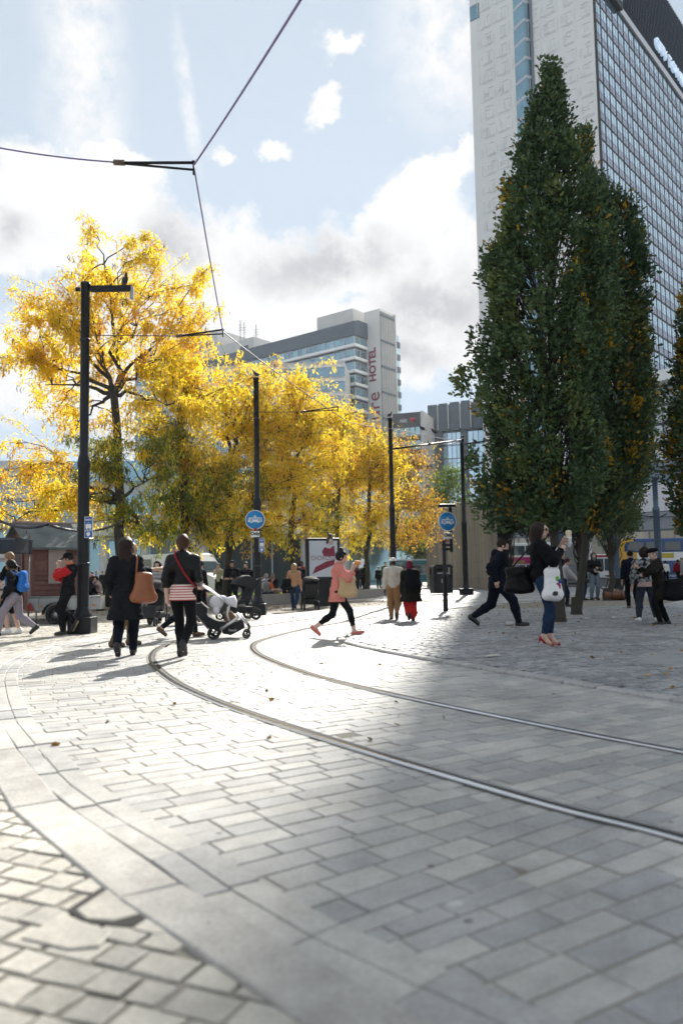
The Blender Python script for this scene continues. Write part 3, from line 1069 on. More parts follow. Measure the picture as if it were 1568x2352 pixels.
# stair tower: local placement from where it stands in the view
def hl(px, py, Y):
    p = P(px, py, Y) - Vector((HC.x, HC.y, 0))
    c, s = math.cos(-R_(52)), math.sin(-R_(52))
    return Vector((p.x * c - p.y * s, p.x * s + p.y * c, p.z))
sa = hl(842, 722, 186.0); sb = hl(871, 718, 182.5)
zs = sb.z
mb = MB()
x_s = 4.8
yw0, yw1 = -3.9, 0.6
mb.box((x_s, yw0, 0), (x_s + 5.7, yw1, zs + .6))
for i in range(1): pass
stair = mb.build('stair_tower', mat('white_brick', (0.66, 0.66, 0.64), 0.75, 0.06, 3, bump=.2, bscale=14), hotel)
# ribbed panels and dark storey bands on its right flank
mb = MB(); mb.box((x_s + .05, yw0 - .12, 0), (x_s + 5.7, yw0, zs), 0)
for i in range(8): mb.box((x_s + .3 + i * .68, yw0 - .32, 0), (x_s + .52 + i * .68, yw0 - .12, zs - 1.2), 1)
for k in range(11): mb.box((x_s, yw0 - .4, zs - 1.2 - 3.05 * 2 * k), (x_s + 5.8, yw0 - .1, zs - .7 - 3.05 * 2 * k), 2)
mb.box((x_s + 5.6, yw0 - .5, 0), (x_s + 6.0, yw1, zs + .5), 1)
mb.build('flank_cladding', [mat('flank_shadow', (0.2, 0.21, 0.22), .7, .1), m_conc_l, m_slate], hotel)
mb = MB()
for k in range(18):
    mb.box((x_s + 6.05, yw0 + .2, zs - 7 - FH * k), (x_s + 8.6, yw1 + 4, zs - 5.6 - FH * k), 0)
    mb.box((x_s + 6.05, yw0 + .4, zs - 5.58 - FH * k), (x_s + 8.4, yw1 + 4, zs - 4.0 - FH * k), 1)
mb.build('end_bay', [m_slate, m_glass2], hotel)
mb = MB(); mb.box((3.5, 3.0, zt + .5), (13.0, 14.0, P(800, 706, 184).z)); mb.prism([(2.0, 0), (2.0, 0)] and [(13.0, zt + .5), (16.5, zt + .5), (13.0, P(800, 706, 184).z)], 'y', 3.0, 8.0)
mb.build('roof_plant_room', m_conc_l, hotel)
RB = hl(690, 745, 215.0)
mb = MB(); mb.box((6, 38, zt), (16, 52, zt + 5.5)); mb.box((6, 52.1, zt), (20, 84, zt + 10.5)); mb.box((5.9, 40, zt + 2.6), (6.0, 43, zt + 3.6), 1)
mb.build('roof_block', [m_conc_l, m_glassd], hotel)
for i, (yy, h) in enumerate(((40, 4.5), (46, 7), (44.5, 6), (60, 3))):
    mb = MB(); mb.tube([(9, yy, zt + 5), (9, yy, zt + 5.5 + h)], 0.09, 5)
    for q in range(3): mb.tube([(9, yy - .8, zt + 4 + h - q * .7), (9, yy + .8, zt + 4 + h - q * .7)], 0.05, 4)
    mb.build('antenna', m_mull, hotel)
lettering('lettering', 'Mercure', 5.0, m_maroon, hotel, Matrix.Translation((x_s - .03, (yw0 + yw1) / 2 - .2, zs - 27.5)) @ frame_M((0, 0, 0), (0, 0, 1), (0, 1, 0)), 0.06, bold=0.0, align='CENTER')
lettering('lettering', 'HOTEL', 2.55, m_maroon, hotel, Matrix.Translation((x_s - .03, (yw0 + yw1) / 2, zs - 12.4)) @ frame_M((0, 0, 0), (0, 0, 1), (0, 1, 0)), 0.06, bold=0.09, align='CENTER')
lettering('lettering', 'Mercure', 4.2, m_maroon, hotel, Matrix.Translation((5.93, 62, zt + 7.0)) @ frame_M((0, 0, 0), (0, -1, 0), (0, 0, 1)), 0.06, align='CENTER')

# hotel wing on the far left and lower dark wing on the right
HL = P(312, 900, 172)
wing = thing('hotel_wing', 'pale banded office wing glimpsed through the tallest yellow tree', 'building', (HL.x, HL.y, 0), R_(-6))
zt2 = P(312, 850, 172).z
mb = MB(); mb.box((0, 0, 0), (46, 14, zt2)); mb.build('wall', m_conc_l, wing)
for k in range(12):
    mb = MB(); mb.box((-.1, -.12, zt2 - 3.4 - k * 3.1), (46.1, 0.0, zt2 - 1.4 - k * 3.1)); mb.build('ribbon_window', m_glass2, wing)
    mb = MB(); mb.box((-.2, -.3, zt2 - 1.4 - k * 3.1), (46.2, 0.0, zt2 - .9 - k * 3.1)); mb.build('white_band', m_white, wing)
DW = P(902, 1000, 168)
dw = thing('dark_wing', 'dark low wing with many small windows beside the hotel', 'building', (DW.x, DW.y, 0), R_(-20))
zt3 = P(909, 951, 168).z
mb = MB(); mb.box((0, 0, 0), (6.2, 10, zt3)); mb.box((6.2, -.3, 0), (6.75, 10, zt3 + .1), 1); mb.build('wall', [mat('dark_panel', (0.05, 0.055, 0.06), .6, .15), m_conc_l], dw)
for k in range(11):
    mb = MB()
    for i in range(5): mb.quad((.15 + i * 1.2, -.03, zt3 - 5.0 - k * 2.9), (1.2 + i * 1.2, -.03, zt3 - 5.0 - k * 2.9), (1.2 + i * 1.2, -.03 - r.uniform(0, .02), zt3 - 3.2 - k * 2.9), (.15 + i * 1.2, -.03, zt3 - 3.2 - k * 2.9))
    mb.build('window_row', m_glass2, dw, fixn=False)
MB().lathe([(0.0, 0), (0.5, 0), (0.5, .1), (0, .1)], 14, M=Matrix.Translation((4.4, -.05, zt3 - 1.6)) @ Matrix.Rotation(PI / 2, 4, 'X')).build('sign_disc', mat('red_disc', (0.5, .02, .04), .5, .05), dw)
lettering('sign_letters', 'nic', 1.4, m_white, dw, Matrix.Translation((2.4, -.06, zt3 - 1.6)) @ frame_M((0, 0, 0), (1, 0, 0), (0, 0, 1)), .03)

# dark grey office block between hotel and tower
OC = P(984, 1000, 175)
of = thing('grey_office', 'slate grey office block with fluted top and tall blue glazing left of the tower', 'office', (OC.x, OC.y, 0), R_(-22))
zo = P(983, 932, 175).z; zb = P(984, 993, 175).z
mb = MB(); mb.box((0.4, 0.5, 0), (18, 12, zb + .1)); 
for xx in (1.6, 7.2, 12.2, 15.6): mb.box((xx, 0.0, 0), (xx + 1.4, 0.5, zb))
mb.build('wall', m_slate, of)
mb = MB(); mb.box((0.1, .4, zb), (18, 12, zo - .1))
for i, (xx, ww) in enumerate(((0, 2.1), (2.5, 1.9), (5.0, 2.0), (7.5, 1.9), (10.2, 2.1), (12.9, 2.4), (15.6, 2.2))):
    mb.box((xx, -.35, zb - .1 + (0.1 if i == 3 else 0)), (xx + ww, .4, zo + (.1 * i)))
mb.build('fluted_cladding', m_slate, of)
mb = MB()
for xx in (2.25, 4.6, 7.25, 9.6, 12.5): mb.box((xx - .05, -.45, zb + .3), (xx + .07, -.36, zo))
mb.build('light_fins', m_white, of)
for x0, x1 in ((0.5, 1.5), (3.1, 7.1), (8.7, 12.1), (13.7, 15.5)):
    f = MB()
    n = max(1, round((x1 - x0) / 1.0)); wv = (x1 - x0) / n
    for i in range(n + 1): f.box((x0 + i * wv - .03, .32, 2), (x0 + i * wv + .03, .44, zb - .4))
    for k in range(10): f.box((x0, .3, zb - .45 - k * 2.9), (x1, .44, zb - .38 - k * 2.9))
    fo = f.build('window', m_mull, of)
    g = MB()
    for i in range(n):
        for k in range(9):
            g.quad((x0 + i * wv + .03, .46, zb - 3.2 - k * 2.9), (x0 + (i + 1) * wv - .03, .46 + r.gauss(0, .01), zb - 3.2 - k * 2.9), (x0 + (i + 1) * wv - .03, .46, zb - .45 - k * 2.9), (x0 + i * wv + .03, .46, zb - .45 - k * 2.9))
    g.build('pane', m_glass, fo, fixn=False)

# ---- buildings behind the yellow trees
def canopy_building():
    A = P(150, 1335, 66)
    t = thing('columned_building', 'grey concrete building with round columns and lit soffit behind the left trees', 'building', (A.x, A.y, 0), R_(4))
    mb = MB(); mb.box((-3, -1.6, 4.7), (28, 9, 5.7)); mb.build('canopy', m_conc_l, t)
    for i in range(8):
        MB().lathe([(.38, 0), (.38, 4.7)], 16, c=(0 + i * 3.3, -.6, 0)).build('column', m_conc_l, t)
    mb = MB()
    for i in range(16): mb.quad((-3 + i * 1.9, 3, .2), (-1.15 + i * 1.9, 3, .2), (-1.15 + i * 1.9, 3.0 + r.gauss(0, .02), 4.6), (-3 + i * 1.9, 3, 4.6))
    mb.build('glazing', m_glass2, t, fixn=False)
    for i in range(9): MB().ell((-1 + i * 2.9, .8, 4.64), (.22, .22, .05), 10, 4).build('soffit_lamp', mat('soffit_light', (.9, .9, .85), .4, 0, emit=((1, .95, .8), 1.2)), t)
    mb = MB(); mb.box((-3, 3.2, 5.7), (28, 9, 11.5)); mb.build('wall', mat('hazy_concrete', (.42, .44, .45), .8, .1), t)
    for k in range(2):
        f = MB().box((-2.9, 3.05, 6.7 + k * 3), (27.9, 3.2, 8.5 + k * 3)).build('ribbon_window', m_glass2, t)
    return t


canopy_building()
A = P(0, 1335, 84)
fl = thing('far_flats', 'pale hazy office block at the left edge behind the yellow leaves', 'building', (A.x - 16, A.y, 0), R_(3))
zz = P(20, 1055, 84).z
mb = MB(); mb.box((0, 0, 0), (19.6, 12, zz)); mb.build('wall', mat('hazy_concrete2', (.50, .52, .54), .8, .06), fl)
for k in range(4):
    MB().box((.4, -.08, zz - 3.0 - k * 3.2), (19.2, 0, zz - 1.3 - k * 3.2)).build('ribbon_window', m_glass2, fl)
    MB().box((-.2, -.4, zz - .9 - k * 3.2), (19.8, 0, zz - .5 - k * 3.2)).build('ledge', m_conc_l, fl)


def panel_building():
    A = P(470, 1335, 62); B = P(830, 1330, 72)
    d = B - A; d.z = 0
    t = thing('panelled_building', 'low grey panelled building with louvre vent behind the seated people', 'building', (A.x, A.y, 0), math.atan2(d.y, d.x))
    n = d.length
    mb = MB(); mb.box((0, 0, 0), (n, 10, 4.6), 0); mb.box((-.2, -1.0, 4.6), (n + .3, 10, 5.6), 1)
    for i in range(int(n * .58), int(n)): mb.box((i, -.03, 0), (i + .04, 0, 4.55), 2)
    mb.build('wall', [mat('grey_panel', (.36, .40, .43), .6, .08), m_conc_l, m_mull], t)
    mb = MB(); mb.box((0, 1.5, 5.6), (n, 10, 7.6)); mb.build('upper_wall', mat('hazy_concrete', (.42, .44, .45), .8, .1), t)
    for i in range(5):
        MB().box((.4 + i * 2.0, -.05, .2), (2.2 + i * 2.0, .0, 4.3)).build('window', m_glassd, t)
    f = MB().box((n * .70, -.08, 1.6), (n * .70 + 2.4, -.03, 4.4)).build('louvre_vent', mat('cream_louvre', (.6, .6, .55), .6, .05), t)
    g = MB()
    for k in range(16): g.box((n * .70 + .12, -.13, 1.75 + k * .16), (n * .70 + 2.28, -.085, 1.83 + k * .16))
    g.build('slats', mat('cream_louvre', (.6, .6, .55)), f)
    return t


panel_building()
# curved board-marked concrete wall
A, B = G(980, 1347), G(1117, 1355)
A = Vector((A.x, 68, 0)); B = Vector((B.x, 51.5, 0))
A = P(979, 1300, 68); B = P(1117, 1300, 51.5)
def cw():
    def boards(nm):
        m = bpy.data.materials.new(nm)
        nt, N, L = nodes_of(m)
        b = N['Principled BSDF']; b.inputs['Roughness'].default_value = .85
        t = N.new('ShaderNodeTexCoord'); mp = N.new('ShaderNodeMapping'); mp.inputs['Scale'].default_value = (1.2, 1.2, .06)
        L.new(t.outputs['Object'], mp.inputs['Vector'])
        n = N.new('ShaderNodeTexNoise'); n.inputs['Scale'].default_value = 2.0; n.inputs['Detail'].default_value = 7; n.inputs['Roughness'].default_value = .7
        L.new(mp.outputs[0], n.inputs['Vector'])
        cr = N.new('ShaderNodeValToRGB')
        cr.color_ramp.elements[0].position = .36; cr.color_ramp.elements[0].color = (.13, .108, .078, 1)
        cr.color_ramp.elements[1].position = .62; cr.color_ramp.elements[1].color = (.29, .245, .185, 1)
        L.new(n.outputs['Fac'], cr.inputs['Fac']); L.new(cr.outputs[0], b.inputs['Base Color'])
        return m
    t = thing('concrete_wall', 'tall curved board marked concrete wall behind the black litter bin', 'wall', (0, 0, 0))
    A2, B2 = Vector((A.x, A.y)), Vector((B.x, B.y))
    n = (B2 - A2); nn = Vector((n.y, -n.x)).normalized()
    za, zb_ = P(979, 1170, 68).z, P(1112, 1141, 52).z
    pts = []
    for i in range(25):
        s = i / 24
        p = A2 + n * s - nn * (-1.3 * math.sin(PI * s)) * -1
        pts.append((p, za + (zb_ - za) * s))
    mb = MB()
    th = 0.75
    vs, fs = [], []
    back = Vector((0.55, 0.83)) 
    for p, z in pts:
        q = p + Vector((1.05, .35)) * th
        vs += [(p.x, p.y, 0), (p.x, p.y, z), (q.x, q.y, z), (q.x, q.y, 0)]
    for i in range(24):
        for k in range(4):
            a, b = i * 4 + k, i * 4 + (k + 1) % 4
            fs.append((a, b, b + 4, a + 4))
    fs += [(0, 1, 2, 3), (96, 97, 98, 99)]
    mb.add(vs, fs, 0)
    mb.build('wall_body', boards('board_marked_concrete'), t)
    ti = MB()
    for i in range(1, 24, 1):
        p, z = pts[i]
        for zz in (.7, 1.9, 3.1, 4.3):
            ti.box((p.x - .012, p.y - .025, zz), (p.x + .02, p.y + .025, zz + .05))
    ti.build('tie_holes', mat('tie_hole', (.04, .035, .03), .9, .1), t)
    cp = MB()
    return t, pts


conc_wall, WALLPTS = cw()
# ------------------------------------------------------------------ trees
m_bark = mat('dark_bark', (0.045, 0.038, 0.032), 0.9, 0.3, 5, bump=0.6, bscale=30)
m_bark2 = mat('oak_bark', (0.06, 0.055, 0.042), 0.9, 0.35, 4, bump=0.7, bscale=24, col2=(0.035, 0.03, 0.026))
m_locust = leaf_mat('yellow_locust_leaf', [(0.0, (0.22, 0.26, 0.03)), (0.2, (0.62, 0.54, 0.04)), (0.5, (0.90, 0.66, 0.05)), (0.8, (0.90, 0.60, 0.04)), (1.0, (0.76, 0.38, 0.03))], 0.75, 0.5, 0.55)
m_locust_g = leaf_mat('greening_locust_leaf', [(0.0, (0.08, 0.12, 0.025)), (0.45, (0.16, 0.21, 0.03)), (0.8, (0.58, 0.48, 0.03)), (1.0, (0.8, 0.52, 0.03))], 0.6, 0.6, 0.6)
m_locust_b = leaf_mat('amber_locust_leaf', [(0.0, (0.45, 0.30, 0.04)), (0.5, (0.78, 0.46, 0.04)), (1.0, (0.5, 0.2, 0.04))], 0.55, 0.6, 0.6)
m_pod = mat('seed_pod', (0.05, 0.02, 0.012), 0.6, 0.2)
m_oak = leaf_mat('oak_leaf', [(0.0, (0.036, 0.070, 0.036)), (0.5, (0.070, 0.118, 0.050)), (0.85, (0.12, 0.175, 0.065)), (1.0, (0.16, 0.21, 0.07))], 0.28, 0.9, 0.55)
m_oak_y = leaf_mat('oak_leaf_turning', [(0.0, (0.28, 0.12, 0.02)), (0.5, (0.45, 0.28, 0.02)), (1.0, (0.55, 0.36, 0.02))], 0.35, 2.0, 0.7)
m_oak_l = leaf_mat('oak_leaf_light', [(0.0, (0.10, 0.14, 0.05)), (1.0, (0.19, 0.23, 0.07))], 0.3, 2.0, 0.7)
m_green = leaf_mat('lime_green_leaf', [(0.0, (0.06, 0.11, 0.025)), (0.5, (0.12, 0.18, 0.03)), (1.0, (0.22, 0.25, 0.04))], 0.5, 0.8, 0.6)
m_dgreen = leaf_mat('dark_green_leaf', [(0.0, (0.02, 0.04, 0.02)), (0.6, (0.04, 0.065, 0.025)), (1.0, (0.07, 0.10, 0.03))], 0.3, 0.8, 0.6)


def leaf_cards(pos, axis, length, width, bend, r, fold=0.25):
    """bent two-quad leaves: pos (n,3) attachment, axis (n,3) unit direction of growth"""
    n = len(pos)
    rnd = r.normal(0, 1, (n, 3))
    side = np.cross(axis, rnd)
    side /= np.linalg.norm(side, axis=1)[:, None] + 1e-9
    nor = np.cross(side, axis)
    l = length[:, None]; w = width[:, None] / 2
    p0 = pos
    p1 = pos + axis * l * 0.5 + nor * l * bend * 0.5
    p2 = pos + axis * l + nor * l * bend * -0.4
    V = np.empty((n, 6, 3))
    V[:, 0] = p0 - side * w * 0.45; V[:, 1] = p0 + side * w * 0.45
    V[:, 2] = p1 - side * w; V[:, 3] = p1 + side * w
    V[:, 4] = p2 - side * w * 0.3; V[:, 5] = p2 + side * w * 0.3
    b = (np.arange(n) * 6)[:, None]
    F = np.concatenate([b + np.array([0, 1, 3, 2]), b + np.array([2, 3, 5, 4])], axis=1).reshape(-1, 4)
    return V.reshape(-1, 3), F


def lobed_leaves(pos, axis, length, width, r):
    """oak leaves: one lobed outline of eight corners, gently cupped"""
    n = len(pos)
    rnd = r.normal(0, 1, (n, 3)) + np.array([0, 0, 0.6])
    side = np.cross(axis, rnd)
    side /= np.linalg.norm(side, axis=1)[:, None] + 1e-9
    nor = np.cross(side, axis)
    out = [(0, 0.04), (.3, .42), (.42, .22), (.62, .5), (.78, .26), (1, .12)]
    V = np.empty((n, 12, 3))
    for k, (u, v) in enumerate(out):
        c = pos + axis * (length * u)[:, None] + nor * (length * (0.12 * math.sin(u * 3)))[:, None]
        V[:, 2 * k] = c - side * (width * v)[:, None] + nor * (width * v * .25)[:, None]
        V[:, 2 * k + 1] = c + side * (width * v)[:, None] + nor * (width * v * .25)[:, None]
    b = (np.arange(n) * 12)[:, None]
    F = np.concatenate([b + np.array([2 * k, 2 * k + 1, 2 * k + 3, 2 * k + 2]) for k in range(5)], axis=1).reshape(-1, 4)
    return V.reshape(-1, 3), F


def unit(a): return a / (np.linalg.norm(a, axis=1)[:, None] + 1e-9)


def limb(mb, a, b, ra, rb, rr, sag=0.0, wob=0.06, n=6, sides=6, up=0.35):
    """crooked tapering branch; leaves a rising, arrives at b"""
    a, b = Vector(a), Vector(b)
    d = b - a
    ln = d.length
    c1 = a + d * 0.35 + Vector((0, 0, ln * up * 0.5))
    pts, rad = [], []
    for i in range(n + 1):
        t = i / n
        p = a * (1 - t) ** 2 + c1 * 2 * t * (1 - t) + b * t * t
        if 0 < i < n:
            p += Vector((rr.gauss(0, 1), rr.gauss(0, 1), rr.gauss(0, .6))) * wob * ln * 0.5
        pts.append(p); rad.append(ra + (rb - ra) * t ** 0.8)
    mb.tube(pts, rad, sides, cap=False)
    return pts


def locust(label, base, Y, fork, blobs, nleaf, seed, mats=None, greens=(), trunk_r=0.16, sparse=1.0, pods=60, name='honey_locust', size=1.0, lean=0.0):
    """drooping feathery tree; blobs are crown masses (px, py, rx, ry) at the tree's own distance"""
    rr = random.Random(seed)
    r = np.random.default_rng(seed)
    b0 = P(base[0], base[1], Y); b0.z = 0.0
    t = thing(name, label, 'tree', b0, group='yellow leaved trees along the lawn')
    pm = FPX / Y
    C, Rr = [], []
    nleaf = int(nleaf * 1.25)
    for (px, py, rx, ry) in blobs:
        rx, ry = rx * 1.04, ry * 1.0
        py += 14
        p = P(px, py, Y) - b0
        C.append(p); Rr.append((rx / pm, max(rx, ry) * .8 / pm, ry / pm))
    wood = MB()
    fk = P(fork[0], fork[1], Y) - b0
    top = max(C, key=lambda c: c.z)
    tr = limb(wood, (0, 0, -0.05), fk, trunk_r * 1.15, trunk_r * .75, rr, wob=0.018, n=7, sides=10, up=0.0)
    wood.tube([(0, 0, -.05), (0, 0, .15), (0, 0, .5)], [trunk_r * 1.7, trunk_r * 1.3, trunk_r * 1.1], 10, cap=False)
    vol = [a[0] * a[2] for a in Rr]
    tot = sum(vol)
    pos, axs, mi = [], [], []
    podp = []
    for c, R3, v, bi in zip(C, Rr, vol, range(len(C))):
        src = tr[-1] if c.z > fk.z - 1.0 else tr[max(2, int(len(tr) * .62))]
        mid = c + Vector((rr.uniform(-.2, .2), rr.uniform(-.3, .3), -R3[2] * .35))
        main = limb(wood, src, mid, trunk_r * .55, .012, rr, wob=0.10, n=7, sides=7)
        nsub = max(4, int(v / tot * 100))
        nl = int(nleaf * v / tot / nsub)
        for k in range(nsub):
            d = Vector((rr.gauss(0, 1), rr.gauss(0, 1), rr.gauss(0, 1))).normalized()
            q = rr.uniform(.35, 1.0) ** .6
            s = c + Vector((d.x * R3[0], d.y * R3[1], d.z * R3[2])) * q
            s += Vector((rr.gauss(0, .3), rr.gauss(0, .3), rr.gauss(0, .25))) * size
            if s.z < 2.0 * size: s.z = 2.0 * size + rr.uniform(0, .5)
            br = limb(wood, main[rr.randint(3, 7)], s, trunk_r * .17, trunk_r * .05, rr, wob=0.10, n=5, sides=5)
            green = any(((s.x - (P(g[0], g[1], Y) - b0).x) * pm / g[2]) ** 2 + ((s.z - (P(g[0], g[1], Y) - b0).z) * pm / g[3]) ** 2 < 1 for g in greens)
            # twigs with hanging fronds
            ntw = 6
            for j in range(ntw):
                o = br[rr.randint(2, 5)]
                e = s + Vector((rr.gauss(0, .62), rr.gauss(0, .6), rr.gauss(-.12, .46))) * size
                tw = limb(wood, o, e, .012, .005, rr, wob=.12, n=4, sides=3, up=.3)
                if rr.random() < .35:      # long thin hanging twig
                    f = e + Vector((rr.gauss(0, .2), rr.gauss(0, .2), -rr.uniform(.2, .7)))
                    tw += limb(wood, e, f, .006, .003, rr, wob=.08, n=3, sides=3, up=.4)
                m = max(1, int(nl / ntw))
                T = np.array([tuple(p) for p in tw])
                idx = r.uniform(0.6, len(T) - 1.001, m)
                i0 = idx.astype(int); fr = (idx - i0)[:, None]
                pp = T[i0] * (1 - fr) + T[i0 + 1] * fr + r.normal(0, .11 * size, (m, 3))
                aa = unit(r.normal(0, .55, (m, 3)) + np.array([0, 0, -.85]))
                pos.append(pp); axs.append(aa)
                mi.append(np.full(m, 1 if green and rr.random() < .8 else (2 if rr.random() < .12 else 0)))
                if rr.random() < pods / 400.0: podp.append(e)
    pos = np.concatenate(pos); axs = np.concatenate(axs); mi = np.concatenate(mi)
    keep = (pos[:, 2] > 1.9) & (r.random(len(pos)) < sparse)
    pos, axs, mi = pos[keep], axs[keep], mi[keep]
    n = len(pos)
    V, F = leaf_cards(pos, axs, r.uniform(.10, .23, n) * size, r.uniform(.03, .058, n) * size, 0.22, r)
    link_mesh('crown', np_mesh('crown', V, F, np.repeat(mi, 2)), t, mats or [m_locust, m_locust_g, m_locust_b])
    if podp:
        pb = MB()
        for p in podp:
            for k in range(rr.randint(2, 5)):
                a = Vector(p) + Vector((rr.gauss(0, .1), rr.gauss(0, .1), 0)); h = rr.uniform(.18, .32)
                q = Vector((rr.gauss(0, .04), rr.gauss(0, .04), 0))
                pb.tube([a, a + Vector((q.x, q.y, -h * .5)), a + Vector((0, 0, -h))], [.008, .016, .006], 4, cap=False)
        tag(pb.build('seed_pods', m_pod, t, fixn=False), kind='stuff')
    wood.build('trunk', m_bark, t, fixn=False)
    return t


locust('tallest yellow locust tree, trunk forking high behind the first tram pole', (290, 1402), 29.5, (262, 905),
       [(235, 575, 120, 75), (140, 690, 120, 90), (330, 650, 130, 80), (430, 700, 70, 80), (50, 790, 75, 80), (225, 760, 130, 70), (360, 790, 110, 80), (110, 850, 110, 70),
        (120, 1120, 110, 70), (60, 1030, 60, 70), (330, 1060, 90, 80), (210, 1090, 110, 80), (330, 1170, 90, 50), (30, 1170, 50, 40), (180, 950, 70, 50), (390, 900, 80, 60)], 34000, 1,
       greens=[(330, 1080, 120, 120), (230, 1060, 60, 80), (345, 1190, 90, 60)], trunk_r=.19, pods=90, sparse=.92)
locust('dense yellow locust tree with greener lower boughs beside the tallest one', (430, 1395), 32.5, (425, 900),
       [(425, 825, 70, 60), (470, 895, 95, 80), (400, 960, 90, 80), (440, 1050, 110, 80), (410, 1150, 110, 70), (500, 1120, 80, 90), (370, 1210, 80, 40), (480, 1210, 70, 35)], 19000, 2,
       greens=[(400, 1160, 110, 90), (400, 1010, 50, 50), (520, 1090, 40, 60)], trunk_r=.17)
locust('bright yellow locust tree whose trunk stands left of the second tram pole', (517, 1378), 35.5, (530, 1050),
       [(535, 855, 75, 45), (600, 895, 85, 65), (540, 930, 90, 80), (610, 970, 90, 90), (560, 1060, 110, 80), (540, 1160, 90, 60), (620, 1100, 90, 80), (640, 1190, 70, 50)], 19500, 3,
       greens=[(560, 1110, 50, 50)], trunk_r=.17)
locust('yellow locust tree rising between the second tram pole and the poster stand', (668, 1375), 39.0, (672, 1080),
       [(665, 865, 50, 40), (690, 915, 75, 55), (720, 950, 80, 70), (660, 960, 70, 70), (700, 1050, 90, 70), (655, 1110, 70, 60), (680, 1170, 80, 45)], 16500, 4, trunk_r=.16)
locust('yellow locust tree behind the poster stand with a half bare top', (772, 1366), 45.0, (778, 1120),
       [(750, 945, 40, 35), (780, 950, 55, 45), (770, 1020, 75, 60), (800, 1080, 60, 55), (760, 1130, 65, 50), (745, 1195, 60, 35)], 14000, 5, greens=[(745, 1190, 60, 40)], trunk_r=.14, sparse=.9)
locust('thinning yellow locust tree left of the third tram pole', (842, 1367), 43.5, (850, 1090),
       [(835, 990, 40, 35), (872, 1035, 50, 45), (845, 1050, 60, 55), (880, 1100, 50, 50), (860, 1170, 65, 45), (830, 1210, 45, 30)], 10500, 6, trunk_r=.13, sparse=.85, mats=[m_locust, m_locust_g, m_locust_b])
locust('sparse amber locust tree right of the third tram pole', (888, 1362), 50.0, (915, 1170),
       [(925, 1020, 35, 35), (945, 1060, 40, 45), (930, 1130, 50, 40), (970, 1150, 45, 35), (985, 1200, 35, 30), (920, 1210, 50, 35)], 7500, 7, trunk_r=.12, sparse=.8, mats=[m_locust_b, m_locust_g, m_locust])


